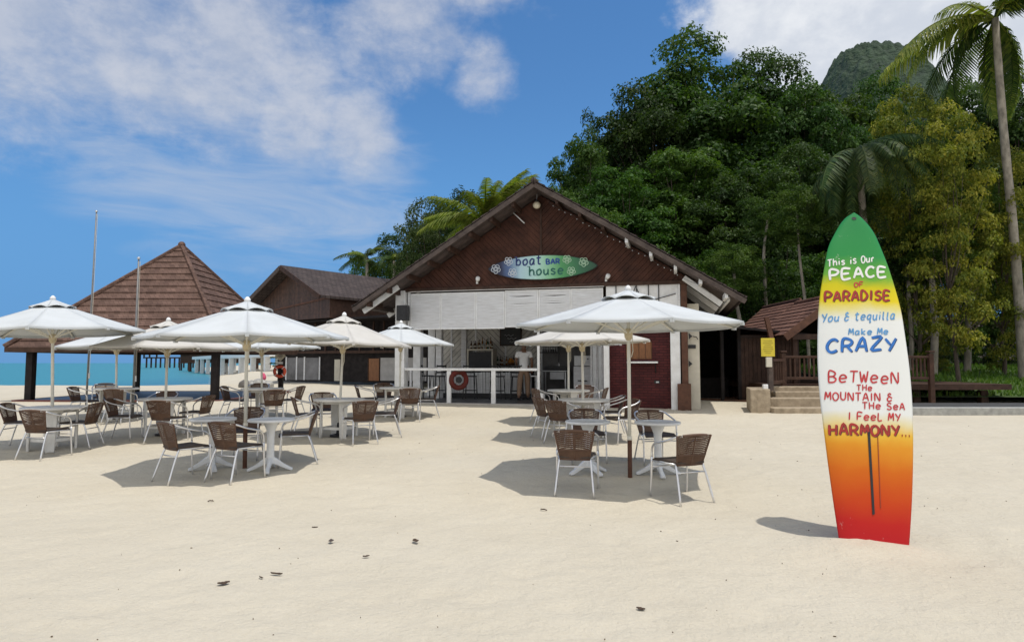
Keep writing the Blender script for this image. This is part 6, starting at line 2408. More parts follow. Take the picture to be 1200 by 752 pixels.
def write(mb, text, x0, y0, x1, y1, hgt, sw, surf, depth=0.003, jitter=0.05, seed=1, slant=0.0, sharp=False, ygrow=0.0):
    """lay text between two baseline points; x right, y down in photo pixels; surf maps pixel + lift -> point"""
    rg = random.Random(seed)
    adv = [NARROW.get(c, 1.0) for c in text]
    gap = 0.32
    tot = sum(adv) + gap * (len(text) - 1)
    cw = math.hypot(x1 - x0, y1 - y0) / tot
    dx, dy = (x1 - x0) / (cw * tot), (y1 - y0) / (cw * tot)
    pos = 0.0
    for c, a in zip(text, adv):
        if c != ' ':
            jy = rg.uniform(-jitter, jitter) * hgt
            js = 1 + rg.uniform(-jitter, jitter)
            rot = rg.uniform(-jitter, jitter) * 0.7
            hh = hgt * (1 + ygrow * (pos / tot - 0.5))
            for st in GL[c]:
                pp = []
                for gx_, gy_ in st:
                    lx_ = (gx_ * a + slant * gy_ - rot * gy_) * cw
                    ly_ = gy_ * hh * js + rot * gx_ * cw
                    pp.append((x0 + dx * (pos * cw + lx_) , y0 + dy * (pos * cw + lx_) - ly_ + jy))
                if sharp and len(pp) > 2:
                    segs = [pp]
                L, Rr = stroke_ribbon(pp, sw)
                vs, fs = [], []
                for l, r in zip(L, Rr):
                    vs += [surf(l.x, l.y, depth), surf(r.x, r.y, depth), surf(l.x, l.y, 0.0002), surf(r.x, r.y, 0.0002)]
                n = len(L)
                for i in range(n - 1):
                    o = i * 4
                    fs += [(o, o + 1, o + 5, o + 4), (o + 2, o + 6, o + 7, o + 3), (o, o + 4, o + 6, o + 2), (o + 1, o + 3, o + 7, o + 5)]
                fs += [(0, 2, 3, 1), ((n - 1) * 4, (n - 1) * 4 + 1, (n - 1) * 4 + 3, (n - 1) * 4 + 2)]
                mb.add(vs, fs)
        pos += a + gap
    return mb


# ------------------------------------------------------------------ painted paddle board stuck in the sand
PB = ground_at(1027, 634)
PB = Vector((PB.x, PB.y, PB.z))
LEAN = R_(13.0)
YAW = R_(9.0)     # right edge a little nearer
bn_ = Vector((-math.sin(YAW) * math.cos(LEAN), -math.cos(YAW) * math.cos(LEAN), math.sin(LEAN))).normalized()   # front normal
tip = None


def bplane(u, v):
    d = pix_dir(u, v); c = Vector((0, 0, CAM_H))
    t = (PB - c).dot(bn_) / d.dot(bn_)
    return c + d * t


tip = bplane(1003, 247)
b_up = (tip - PB).normalized()
b_rt = b_up.cross(bn_).normalized()
if b_rt.x < 0:
    b_rt = -b_rt
b_up = bn_.cross(b_rt).normalized()
if b_up.z < 0:
    b_up = -b_up
rotm = Matrix((b_rt, -bn_, b_up)).transposed().to_4x4()      # local x right, y into the board, z up the board
board = empty('paddle_board', PB, rotm.to_euler(), 'tall green, white and red lettered paddle board standing in the sand', 'paddle board')
rin = rotm.inverted()


def b2(u, v):
    p = rin @ (bplane(u, v) - PB)
    return p.x, p.z


edge_l = [(1003, 246.5), (996, 249), (988, 258), (981, 270), (972.6, 286), (968.2, 308), (962.6, 341), (960.3, 364), (959.3, 398), (959.5, 425), (961, 453), (964, 481), (967.6, 509), (971, 537), (974.9, 565), (978.8, 593), (983.2, 621), (986, 640), (990, 662)]
edge_r = [(1003, 246.5), (1011, 249), (1020, 258), (1028, 270), (1035, 288), (1042.5, 308), (1052.5, 341), (1058.7, 364), (1063.7, 398), (1067.6, 425), (1070.4, 453), (1072, 481), (1072.6, 509), (1072.6, 537), (1072, 565), (1071, 593), (1069.3, 621), (1068, 640), (1066, 662)]
LL = [b2(*p) for p in edge_l]
RR = [b2(*p) for p in edge_r]
# resample into one smooth outline: half widths about a centre line
zs_ = np.linspace(LL[-1][1] - 0.0, LL[0][1], 70)
zs_ = LL[0][1] - (LL[0][1] - LL[-1][1]) * np.linspace(1, 0, 80) ** 1.7 if False else zs_
lz_ = np.array([p[1] for p in LL])[::-1]; lx_ = np.array([p[0] for p in LL])[::-1]
rz_ = np.array([p[1] for p in RR])[::-1]; rx_ = np.array([p[0] for p in RR])[::-1]
ztop = LL[0][1]
tpar = np.linspace(0, 1, 90)
zz_ = ztop - (ztop - max(lz_[0], rz_[0])) * (tpar ** 1.6)
xl_ = np.interp(zz_, lz_, lx_); xr_ = np.interp(zz_, rz_, rx_)


def smooth(a, k=4):
    b = a.copy()
    for _ in range(k):
        b[1:-1] = (b[:-2] + 2 * b[1:-1] + b[2:]) / 4
    return b


# round nose: blend the first stations with a parabola
xl_, xr_ = smooth(xl_, 6), smooth(xr_, 6)
cn_ = (xl_ + xr_) / 2; hwid = (xr_ - xl_) / 2
xtip = 0.5 * (xl_[0] + xr_[0])
TH_B = 0.105


def b_front(x, z):
    """depth of the front face: a gentle crown across and rocker towards nose"""
    i = np.interp(-z, -zz_, np.arange(len(zz_)))
    c = np.interp(i, np.arange(len(zz_)), cn_); h = max(0.02, np.interp(i, np.arange(len(zz_)), hwid))
    f = min(1.0, abs(x - c) / h)
    rock = 0.05 * max(0.0, (z - (ztop - 0.9)) / 0.9) ** 2
    return 0.022 * f ** 2 + 0.02 * f ** 8 + rock


sm_b = MB()
NS = 13
rings = []
for k in range(len(zz_)):
    c, h, z = cn_[k], hwid[k], zz_[k]
    h = max(h, 0.004)
    ring = []
    th = min(TH_B, 0.02 + h * 0.55)
    fr_ = np.sin(np.linspace(-1, 1, NS) * PI / 2)
    for f in fr_:
        x = c + f * h
        ring.append((x, b_front(x, z), z))
    yb = b_front(c, z) + th
    for f in fr_[::-1]:
        x = c + f * h * 0.995
        ring.append((x, max(b_front(x, z) + 0.004, yb - (th - 0.03) * abs(f) ** 6), z))
    rings.append(ring)
nr = len(rings[0])
vs = [p for r in rings for p in r]
fs = []
for k in range(len(rings) - 1):
    for j in range(nr):
        j2 = (j + 1) % nr
        fs.append((k * nr + j, k * nr + j2, (k + 1) * nr + j2, (k + 1) * nr + j))
fs.append(tuple(range(nr)))
fs.append(tuple((len(rings) - 1) * nr + j for j in range(nr - 1, -1, -1)))
sm_b.add(vs, fs)


def board_mat():
    m = bpy.data.materials.new('board_paint')
    m.use_nodes = True
    nt, N, L, b = nodes_of(m)
    b.inputs['Roughness'].default_value = 0.5
    b.inputs['Specular IOR Level'].default_value = 0.18
    tc = N.new('ShaderNodeTexCoord')
    sep = N.new('ShaderNodeSeparateXYZ'); L.new(tc.outputs['Object'], sep.inputs[0])
    n = N.new('ShaderNodeTexNoise'); n.inputs['Scale'].default_value = 3.5; n.inputs['Detail'].default_value = 5
    L.new(tc.outputs['Object'], n.inputs['Vector'])
    ad = N.new('ShaderNodeMath'); ad.operation = 'MULTIPLY_ADD'; ad.inputs[1].default_value = 0.16
    L.new(n.outputs[0], ad.inputs[0]); L.new(sep.outputs[2], ad.inputs[2])
    zlo, zhi = b2(1025, 640)[1], b2(1003, 247)[1]
    mr = N.new('ShaderNodeMapRange')
    mr.inputs['From Min'].default_value = zlo + 0.08; mr.inputs['From Max'].default_value = zhi + 0.08
    L.new(ad.outputs[0], mr.inputs['Value'])
    r = N.new('ShaderNodeValToRGB'); L.new(mr.outputs[0], r.inputs[0])

    def pz(v):
        return (b2(1013, v)[1] - zlo) / (zhi - zlo)
    stops = [(640, (0.42, 0.010, 0.016)), (612, (0.46, 0.016, 0.012)), (585, (0.52, 0.055, 0.008)), (550, (0.58, 0.130, 0.008)), (522, (0.66, 0.27, 0.02)), (507, (0.72, 0.44, 0.05)),
             (494, (0.70, 0.62, 0.36)), (482, (0.72, 0.735, 0.72)), (374, (0.72, 0.735, 0.72)), (362, (0.69, 0.63, 0.26)), (353, (0.68, 0.54, 0.016)), (336, (0.56, 0.50, 0.012)),
             (324, (0.14, 0.36, 0.04)), (300, (0.028, 0.24, 0.062)), (250, (0.020, 0.20, 0.060))]
    el = r.color_ramp.elements
    el[0].position = 0; el[0].color = (*stops[0][1], 1)
    el[1].position = 1; el[1].color = (*stops[-1][1], 1)
    for v, c in stops[1:-1]:
        e = el.new(pz(v)); e.color = (*c, 1)
    # scuffs
    n2 = N.new('ShaderNodeTexNoise'); n2.inputs['Scale'].default_value = 14; n2.inputs['Detail'].default_value = 8; n2.inputs['Roughness'].default_value = 0.7
    mp = N.new('ShaderNodeMapping'); mp.inputs['Scale'].default_value = (2.0, 1, 0.7)
    L.new(tc.outputs['Object'], mp.inputs[0]); L.new(mp.outputs[0], n2.inputs['Vector'])
    m2 = N.new('ShaderNodeMapRange'); m2.inputs['From Min'].default_value = 0.655; m2.inputs['From Max'].default_value = 0.70
    m2.inputs['To Max'].default_value = 0.30
    L.new(n2.outputs[0], m2.inputs['Value'])
    mx = N.new('ShaderNodeMix'); mx.data_type = 'RGBA'
    ins = [k for k in mx.inputs if k.type == 'RGBA']
    L.new(m2.outputs[0], mx.inputs['Factor']); L.new(r.outputs[0], ins[0]); ins[1].default_value = (0.62, 0.60, 0.55, 1)
    L.new([k for k in mx.outputs if k.type == 'RGBA'][0], b.inputs['Base Color'])
    bp = N.new('ShaderNodeBump'); bp.inputs['Strength'].default_value = 0.12; bp.inputs['Distance'].default_value = 0.02
    L.new(n.outputs[0], bp.inputs['Height']); L.new(bp.outputs[0], b.inputs['Normal'])
    return m


deck_ = sm_b.build('deck', board_mat(), board, smooth=True)


def bsurf(u, v, lift):
    x, z = b2(u, v)
    return (x, b_front(x, z) - lift - 0.0008, z)


P_WHITE = mat('letter_white', (0.74, 0.74, 0.72), 0.5, 0.06, 20)
P_RED = mat('letter_red', (0.50, 0.030, 0.035), 0.5, 0.15, 20)
P_DRED = mat('letter_dark_red', (0.36, 0.022, 0.014), 0.5, 0.2, 25)
P_LBLUE = mat('letter_light_blue', (0.10, 0.30, 0.58), 0.5, 0.15, 20)
P_BLUE = mat('letter_blue', (0.018, 0.15, 0.50), 0.5, 0.15, 20)
P_SH = mat('letter_edge', (0.05, 0.02, 0.02), 0.5, 0.1, 20)
lines = [
    ('This is Our', 971, 311.5, 1025, 306.5, 8.0, 1.45, P_WHITE, 0.06, 0),
    ('PEACE', 972.5, 327.5, 1039.5, 323.3, 12.0, 2.7, P_WHITE, 0.04, 0),
    ('OF', 1001, 336.3, 1011.5, 335.8, 5.4, 1.3, P_RED, 0.03, 0),
    ('PARADISE', 966.5, 353, 1043, 351.2, 11.0, 2.3, P_DRED, 0.04, 0.08),
    ('You & tequilla', 963.5, 377, 1049, 374, 9.6, 1.5, P_LBLUE, 0.06, 0.22),
    ('Make Me', 994.5, 392.3, 1041, 391.5, 7.2, 1.5, P_LBLUE, 0.05, 0.05),
    ('CRAZY', 968.5, 411.8, 1049.5, 410.2, 15.2, 3.1, P_BLUE, 0.06, 0.12),
    ('BeTWeeN', 971, 447.8, 1053.5, 449, 13.2, 1.9, P_RED, 0.05, 0.05),
    ('THe', 1004, 457.6, 1022, 457.6, 7.0, 1.4, P_RED, 0.04, 0),
    ('MOUNTAIN &', 967.5, 468, 1046, 470.3, 9.2, 1.6, P_RED, 0.05, 0),
    ('THe SeA', 1010.5, 479, 1061, 480.2, 8.0, 1.5, P_RED, 0.04, 0),
    ('I FeeL MY', 994, 491.6, 1055.5, 492.8, 8.8, 1.6, P_RED, 0.04, 0.04),
    ('HARMONY', 972, 508.4, 1054, 510.6, 12.4, 2.8, P_DRED, 0.05, 0),
    ('...', 1056.5, 510.2, 1068.5, 510.6, 6, 2.6, P_DRED, 0.02, 0),
]
shadow_lines = MB()
for i, (txt, x0, y0, x1, y1, h, sw, m, jit, sl_) in enumerate(lines):
    write_words(txt, 'lettering', m, deck_, x0, y0, x1, y1, h, sw, bsurf, 0.0022, jit, 40 + i, sl_)
    if txt in ('PARADISE', 'HARMONY', 'CRAZY'):
        s2 = MB()
        write(s2, txt, x0 + 0.9, y0 + 0.7, x1 + 0.9, y1 + 0.7, h, sw * 0.9, bsurf, 0.0012, jit, 40 + i, sl_)
        s2.build('letter_shade', P_SH if txt != 'CRAZY' else mat('letter_navy', (0.012, 0.035, 0.12), 0.5, 0.1, 20), deck_)
# fin slot and leash hole
fs_ = MB()
fs_.prism([(1016.6, 506), (1019.4, 505.5), (1025.0, 602), (1022.3, 603)], lambda a, b, k: bsurf(a, b, 0.004 * (1 - k)))
fs_.build('fin_slot', M['black'], deck_)
fl_ = MB()
fl_.tube([bsurf(1028.4, 508, 0.002), bsurf(1032, 595, 0.002)], 0.0035, 5)
fl_.build('slot_line', mat('slot_red', (0.33, 0.05, 0.02), 0.5, 0.1, 8), deck_)
hx_, hz_ = b2(1002.5, 254)
fh = MB()
fh.prism([(hx_ + 0.022 * math.cos(a), hz_ + 0.016 * math.sin(a)) for a in np.linspace(0, 2 * PI, 13)[:-1]], lambda a, b, k: (a, b_front(a, b) - 0.004 + 0.002 * k, b))
fh.build('leash_hole', M['black'], deck_)

# ------------------------------------------------------------------ bar name board on the gable
SYL = W - 0.14


def sgn(u, v):
    return bl(u, v, SYL)


sL, sR = sgn(572.5, 315.2), sgn(699.5, 311)
scx, scz = (sL[0] + sR[0]) / 2, (sL[1] + sR[1]) / 2
sgo = bthing('name_board', scx, SYL, scz, 'surfboard shaped blue to green name board reading boat BAR house', 'sign')
halfw = (sR[0] - sL[0]) / 2
hgt_ = (sgn(635, 298.6)[1] - sgn(630, 326.6)[1]) / 2
tiltz = (sR[1] - sL[1]) / (2 * halfw)
outl = []
for k in range(48):
    a = 2 * PI * k / 48
    x = math.cos(a)
    y = math.copysign((1 - abs(x) ** 2.1) ** 0.68, math.sin(a))
    outl.append((x * halfw, y * hgt_ + x * halfw * tiltz))


def sign_mat():
    m = bpy.data.materials.new('name_board_paint')
    m.use_nodes = True
    nt, N, L, b = nodes_of(m)
    b.inputs['Roughness'].default_value = 0.35
    tc = N.new('ShaderNodeTexCoord')
    sep = N.new('ShaderNodeSeparateXYZ'); L.new(tc.outputs['Object'], sep.inputs[0])
    n = N.new('ShaderNodeTexNoise'); n.inputs['Scale'].default_value = 2.2; n.inputs['Detail'].default_value = 2
    L.new(tc.outputs['Object'], n.inputs['Vector'])
    ad = N.new('ShaderNodeMath'); ad.operation = 'MULTIPLY_ADD'; ad.inputs[1].default_value = 0.25
    L.new(n.outputs[0], ad.inputs[0]); L.new(sep.outputs[0], ad.inputs[2])
    mr = N.new('ShaderNodeMapRange')
    mr.inputs['From Min'].default_value = -halfw + 0.125; mr.inputs['From Max'].default_value = halfw + 0.125
    L.new(ad.outputs[0], mr.inputs['Value'])
    r = N.new('ShaderNodeValToRGB'); L.new(mr.outputs[0], r.inputs[0])
    el = r.color_ramp.elements
    st = [(0, (0.006, 0.008, 0.03)), (0.13, (0.010, 0.016, 0.06)), (0.20, (0.08, 0.14, 0.30)), (0.30, (0.40, 0.58, 0.66)), (0.46, (0.42, 0.66, 0.60)), (0.57, (0.24, 0.52, 0.30)), (0.68, (0.07, 0.30, 0.10)), (0.84, (0.020, 0.13, 0.055)), (1, (0.010, 0.06, 0.028))]
    el[0].position = 0; el[0].color = (*st[0][1], 1)
    el[1].position = 1; el[1].color = (*st[-1][1], 1)
    for p, c in st[1:-1]:
        e = el.new(p); e.color = (*c, 1)
    L.new(r.outputs[0], b.inputs['Base Color'])
    return m


sb = MB().prism(outl, lambda a, b, k: (a, 0.05 * k, b)).build('board', sign_mat(), sgo, bevel=0.012)
MB().prism([(a * 1.012, b * 1.05) for a, b in outl], lambda a, b, k: (a, 0.02 + 0.045 * k, b)).build('rim', M['black'], sgo)


def ssurf(u, v, lift):
    x, z = sgn(u, v)
    return (x - scx, -lift - 0.001, z - scz)


navy = mat('letter_navy_blue', (0.012, 0.035, 0.16), 0.5, 0.1, 20)
teal = mat('letter_teal', (0.010, 0.12, 0.095), 0.5, 0.1, 20)
serif = {'b': [(.12, 1, 1), (.12, 0, 0)], 't': [], 'h': [(.1, 1, 1), (.1, 0, 0), (.88, 0, 0)]}
m1 = MB(); write(m1, 'boat', 604.5, 311.3, 634.5, 309.6, 10.2, 1.7, ssurf, 0.008, 0.01, 1)
m1.build('lettering', navy, sb)
m1 = MB(); write(m1, 'BAR', 640, 309.6, 655.8, 309.0, 5.6, 1.5, ssurf, 0.008, 0.0, 2)
m1.build('lettering', mat('letter_royal', (0.012, 0.06, 0.30), 0.5, 0.1, 20), sb)
m1 = MB(); write(m1, 'house', 620, 322.6, 660, 321.0, 10.0, 1.7, ssurf, 0.008, 0.01, 3)
m1.build('lettering', teal, sb)
# serifs
sf = MB()
for (u, v) in ((604.4, 301.2), (606.2, 311.3), (619.2, 312.4), (621.2, 322.8), (627.2, 322.6)):
    sf.beam(ssurf(u - 1.4, v, 0.004), ssurf(u + 1.6, v, 0.004), 0.02, 0.01)
sf.build('serif', navy, sb)


def rosette(mb, u, v, r):
    for rad, k in ((r * 0.34, 1), (r * 0.6, 1)):
        mb.tube([ssurf(u + rad * math.cos(a), v + rad * 0.95 * math.sin(a), 0.003) for a in np.linspace(0, 2 * PI, 22)], 0.010, 5)
    for k in range(5):
        a0 = 2 * PI * k / 5 + 0.3
        pu, pv = u + r * 0.72 * math.cos(a0), v + r * 0.72 * math.sin(a0)
        pts = []
        for a in np.linspace(-1.9, 1.9, 12):
            q = (pu + r * 0.46 * math.cos(a0 + a), pv + r * 0.46 * math.sin(a0 + a))
            pts.append(ssurf(q[0], q[1], 0.003))
        mb.tube(pts, 0.010, 5)


ros_a = mat('rosette_pale', (0.62, 0.68, 0.74), 0.5, 0.05, 10)
ros_b = mat('rosette_mint', (0.46, 0.66, 0.48), 0.5, 0.05, 10)
for u, v, r, m in ((581.0, 315.2, 4.6, ros_a), (596.0, 306.2, 4.2, ros_a), (600.5, 319.6, 4.2, ros_a),
                   (664.5, 303.9, 4.2, ros_b), (684.0, 307.0, 4.6, ros_b), (669.5, 317.6, 4.2, ros_b)):
    f1 = MB()
    rosette(f1, u, v, r)
    f1.build('rosette', m, sb)
for s in (-1, 1):
    MB().box((s * halfw * 0.5, 0.085, 0.0), (0.05, 0.05, 0.2)).build('bracket', M['black_metal'], sgo)
# ------------------------------------------------------------------ trees


def leaf_cards(name, C, Nn, Lg, Wd, rng, material, droop=0.15, fold=0.12, tang=None):
    """one small folded leaf at every centre; all arrays numpy"""
    n = len(C)
    if tang is None:
        r = rng.normal(size=(n, 3))
    else:
        r = tang + 0.35 * rng.normal(size=(n, 3))
    t = r - Nn * np.sum(r * Nn, 1, keepdims=True)
    t /= np.linalg.norm(t, axis=1, keepdims=True) + 1e-9
    b = np.cross(Nn, t)
    Lg = Lg[:, None]; Wd = Wd[:, None]
    base = C - t * Lg * 0.5
    tip = C + t * Lg * 0.5 - Nn * Lg * droop
    lf = C + b * Wd * 0.5 + Nn * Wd * fold
    rt = C - b * Wd * 0.5 + Nn * Wd * fold
    V = np.stack([base, rt, tip, lf], 1).reshape(-1, 3)
    me = bpy.data.meshes.new(name)
    me.vertices.add(n * 4)
    me.vertices.foreach_set('co', V.ravel())
    me.loops.add(n * 4)
    me.loops.foreach_set('vertex_index', np.arange(n * 4))
    me.polygons.add(n)
    me.polygons.foreach_set('loop_start', np.arange(0, n * 4, 4))
    a = me.attributes.new('tint', 'FLOAT', 'FACE')
    return me, a, V


def rand_dirs(n, rng):
    v = rng.normal(size=(n, 3))
    return v / np.linalg.norm(v, axis=1, keepdims=True)


def make_tree_mesh(seed, H, R, low, nclump, nleaf, leaf, m_leaf, m_bark, rc=(0.9, 1.7), trunk_r=0.28, limbs=0.72):
    """returns crown mesh and trunk mesh of one tree; crown from low*H to H"""
    rng = np.random.default_rng(seed)
    rg = random.Random(seed)
    zc = H * (low + 1) / 2
    hz = H * (1 - low) / 2
    # clump centres through the crown volume, biased to its skin
    cl = []
    tries = 0
    while len(cl) < nclump and tries < 9000:
        tries += 1
        d = rand_dirs(1, rng)[0]
        f = rng.random() ** 0.42
        irr = 1 + 0.30 * mnoise.noise(Vector(d) * 1.7 + Vector((seed, 0, 0)))
        p = np.array([d[0] * R * f * irr, d[1] * R * f * irr, zc + d[2] * hz * f * (0.75 + 0.25 * irr)])
        # egg shape: narrower top
        tz = (p[2] - zc) / hz
        if tz > 0:
            p[0] *= 1 - 0.15 * tz; p[1] *= 1 - 0.15 * tz
        r = rng.uniform(*rc)
        if all(np.linalg.norm(p - q[0]) > 0.45 * (r + q[1]) for q in cl):
            cl.append((p, r))
    Cs, Ns, Ts = [], [], []
    for p, r in cl:
        k = int(nleaf * (r / 1.3) ** 2)
        d = rand_dirs(k, rng)
        d[:, 2] = np.where(d[:, 2] < -0.25, -d[:, 2] * 0.7, d[:, 2])
        d /= np.linalg.norm(d, axis=1, keepdims=True)
        rad = r * (0.62 + 0.42 * rng.random(k)) * (1 + 0.25 * np.sin(d[:, 0] * 4 + seed) * np.cos(d[:, 1] * 5))
        c = p + d * rad[:, None] * np.array([1, 1, 0.72])
        nrm = d * 0.75 + np.array([0, 0, 0.55]) + 0.55 * rng.normal(size=(k, 3))
        nrm /= np.linalg.norm(nrm, axis=1, keepdims=True)
        Cs.append(c); Ns.append(nrm)
        base = rng.random() * 0.5 + 0.25
        Ts.append(np.clip(base + 0.22 * rng.normal(size=k), 0, 1))
    C = np.concatenate(Cs); N = np.concatenate(Ns); T = np.concatenate(Ts)
    n = len(C)
    L = leaf * rng.uniform(0.7, 1.35, n)
    me, a, V = leaf_cards('crown', C, N, L, L * rng.uniform(0.42, 0.62, n), rng, m_leaf)
    a.data.foreach_set('value', T.astype(np.float32))
    me.materials.append(m_leaf)
    me.update(calc_edges=True)
    # trunk and limbs
    tb = MB()
    zt = H * (low + 0.25)
    pts = [(0, 0, -0.6)]
    x = y = 0.0
    for i in range(1, 6):
        x += rg.uniform(-0.18, 0.18); y += rg.uniform(-0.18, 0.18)
        pts.append((x, y, zt * i / 5))
    tb.tube(catmull(pts, 3), [trunk_r * (1.25 - 0.75 * i / (len(catmull(pts, 3)) - 1)) for i in range(len(catmull(pts, 3)))], 9)
    for p, r in cl:
        if rg.random() < limbs:
            z0 = min(zt, max(zt * 0.45, p[2] - np.hypot(p[0], p[1]) * 0.9 - 0.5))
            f = z0 / zt
            i = min(4, int(f * 5)); ff = f * 5 - i
            s = Vector(pts[i]).lerp(Vector(pts[i + 1]), ff)
            e = Vector(p)
            mid = s.lerp(e, 0.5) + Vector((rg.uniform(-.4, .4), rg.uniform(-.4, .4), rg.uniform(-.1, .6)))
            q = catmull([s, mid, e], 4)
            r0 = trunk_r * rg.uniform(0.22, 0.42)
            tb.tube(q, [r0 * (1 - 0.85 * k / (len(q) - 1)) for k in range(len(q))], 6)
    tm = tb.mesh('trunk', m_bark, smooth=True)
    return me, tm, H, R


LB = 0.29
VAR = {
    'tall': [make_tree_mesh(1, 20, 5.2, 0.22, 84, 430, LB, M['leaf_dark'], M['bark'], rc=(1.0, 2.2)),
             make_tree_mesh(2, 20, 4.6, 0.18, 80, 430, LB, M['leaf_mid'], M['bark'], rc=(0.95, 2.0)),
             make_tree_mesh(3, 20, 5.4, 0.24, 84, 430, LB, M['leaf_dark'], M['bark'], rc=(1.0, 2.3))],
    'low': [make_tree_mesh(4, 10, 3.6, 0.20, 46, 480, 0.22, M['leaf_mid'], M['bark'], rc=(0.7, 1.5), trunk_r=0.17),
            make_tree_mesh(5, 10, 3.4, 0.15, 46, 520, 0.20, M['leaf_dark'], M['bark'], rc=(0.6, 1.25), trunk_r=0.17)],
    'open': [make_tree_mesh(6, 12, 4.0, 0.22, 68, 430, 0.20, M['leaf_olive'], M['bark'], rc=(0.65, 1.25), trunk_r=0.2),
             make_tree_mesh(7, 12, 3.6, 0.22, 60, 430, 0.20, M['leaf_dark'], M['bark'], rc=(0.6, 1.2), trunk_r=0.2)],
}


def tree(kind, var, u, vtop, Y, rpx, label, group, rz=0.0, name='forest_tree', cat='tree'):
    cm_, tm_, H, R = VAR[kind][var]
    top = at(u, vtop, Y)
    g = fg(top.x, Y) if top.x > 4 else 0.35
    t = empty(name, (top.x, Y, g - 0.1), (0, 0, rz), label, cat, group)
    s = (top.z - g) / (H * 1.075)
    sr = rpx * Y / 752 / R
    t.scale = (sr, sr, s)
    for nm, me in (('trunk', tm_), ('crown', cm_)):
        o = bpy.data.objects.new(nm, me)
        COL.objects.link(o)
        o.parent = t
    return t


GF = 'forest trees behind the bar'
rgt = random.Random(77)
FT = [
    ('tall', 0, 822, 36, 43, 92, 'tallest dark tree, its crown the highest point of the forest'),
    ('tall', 2, 762, 68, 41, 72, 'dark tall tree on the left shoulder of the tallest tree'),
    ('open', 1, 690, 116, 44, 42, 'dark airy crown sticking out at the forest edge nearest the gable peak'),
    ('tall', 1, 676, 138, 38, 46, 'mid green tree at the left edge of the forest, over the gable'),
    ('tall', 1, 730, 172, 34, 58, 'lighter green tree rising just over the right roof slope'),
    ('tall', 0, 888, 50, 45, 72, 'dark tall tree directly right of the tallest tree'),
    ('tall', 2, 932, 70, 41, 64, 'tall dark tree below the pale cloud, left of the far hill'),
    ('tall', 1, 800, 150, 36, 66, 'mid green tree in the middle of the forest front'),
    ('tall', 2, 868, 175, 34, 62, 'dark bushy tree above the lean-to shed'),
    ('tall', 0, 945, 160, 34, 56, 'dark tree behind the covered walkway, above the tiled roofs'),
    ('tall', 1, 978, 90, 44, 62, 'tree crown just below the far hill top'),
    ('tall', 0, 1035, 86, 48, 62, 'dark tree behind the golden drooping tree'),
    ('low', 0, 690, 222, 31, 48, 'bright low leafy tree touching the roof near the gable peak'),
    ('low', 1, 762, 262, 30, 52, 'low dark tree above the right roof slope'),
    ('low', 0, 836, 286, 29.5, 46, 'low leafy tree behind the right eave corner'),
    ('low', 1, 905, 262, 29, 52, 'low dark tree behind the first tiled walkway roof'),
    ('low', 0, 955, 285, 30, 46, 'low tree behind the top of the second tiled roof'),
    ('low', 1, 1010, 232, 33, 60, 'dark broad low tree behind the lettered board'),
    ('low', 1, 1072, 262, 32, 54, 'dark low tree beyond the lawn'),
    ('tall', 0, 1120, 88, 44, 62, 'tall dark tree at the upper right'),
    ('tall', 2, 1185, 60, 40, 66, 'tall dark tree at the extreme right edge'),
    ('low', 0, 1140, 262, 30, 56, 'low tree right of the lawn'),
    ('low', 1, 1195, 240, 28, 56, 'low dark tree at the extreme right edge'),
    ('tall', 2, 850, 110, 52, 72, 'farther dark tree filling the gap under the tallest crown'),
    ('tall', 0, 720, 150, 50, 62, 'farther dark tree behind the left forest edge'),
    ('tall', 0, 955, 118, 55, 66, 'farther dark tree between the hill and the forest'),
    ('tall', 2, 1075, 130, 56, 70, 'farther dark tree behind the low trees on the right'),
    ('tall', 0, 790, 190, 55, 80, 'farthest dark tree deep behind the forest front'),
    ('tall', 2, 905, 200, 50, 80, 'deep shaded tree behind the shed and walkway'),
    ('tall', 0, 1000, 200, 50, 80, 'deep shaded tree behind the walkway'),
    ('tall', 2, 1150, 160, 52, 90, 'deep shaded tree behind the right edge'),
]
for i, (k, v, u, vt, Y, rp, lab) in enumerate(FT):
    tree(k, v, u, vt, Y, rp, lab, GF, rgt.uniform(0, 6.28))
GL_ = 'trees behind the left roof slope'
for k, v, u, vt, Y, rp, lab in (
        ('open', 0, 502, 214, 42, 42, 'olive airy tree left of the golden palm, sky showing through it'),
        ('open', 1, 540, 208, 46, 46, 'dark crown directly behind the golden palm'),
        ('open', 0, 590, 207, 48, 34, 'olive crown between the golden palm and the gable peak'),
        ('open', 1, 622, 196, 50, 15, 'small dark treetop just showing behind the gable peak'),
        ('open', 0, 482, 270, 40, 28, 'low olive crown resting on the left roof slope'),
        ('low', 0, 424, 288, 56, 24, 'far bright tree above the dark timber roof'),
        ('low', 1, 455, 292, 52, 24, 'far dark tree above the dark timber roof'),
        ('tall', 0, 545, 226, 52, 56, 'broad dark crown deep behind the golden palm'),
        ('tall', 2, 492, 252, 55, 46, 'dark crown deep behind the olive trees'),
        ('low', 1, 520, 262, 44, 40, 'dark filling tree behind the left roof slope'),
        ('low', 1, 575, 250, 46, 36, 'dark filling tree under the golden palm'),
        ('low', 1, 345, 400, 60, 30, 'dark tree far behind the parasols near the shore'),
        ('low', 1, 490, 330, 46, 60, 'dark tree seen through the open side of the bar'),
        ('low', 1, 560, 330, 48, 60, 'dark tree behind the back of the bar')):
    tree(k, v, u, vt, Y, rp, lab, GL_, rgt.uniform(0, 6.28))

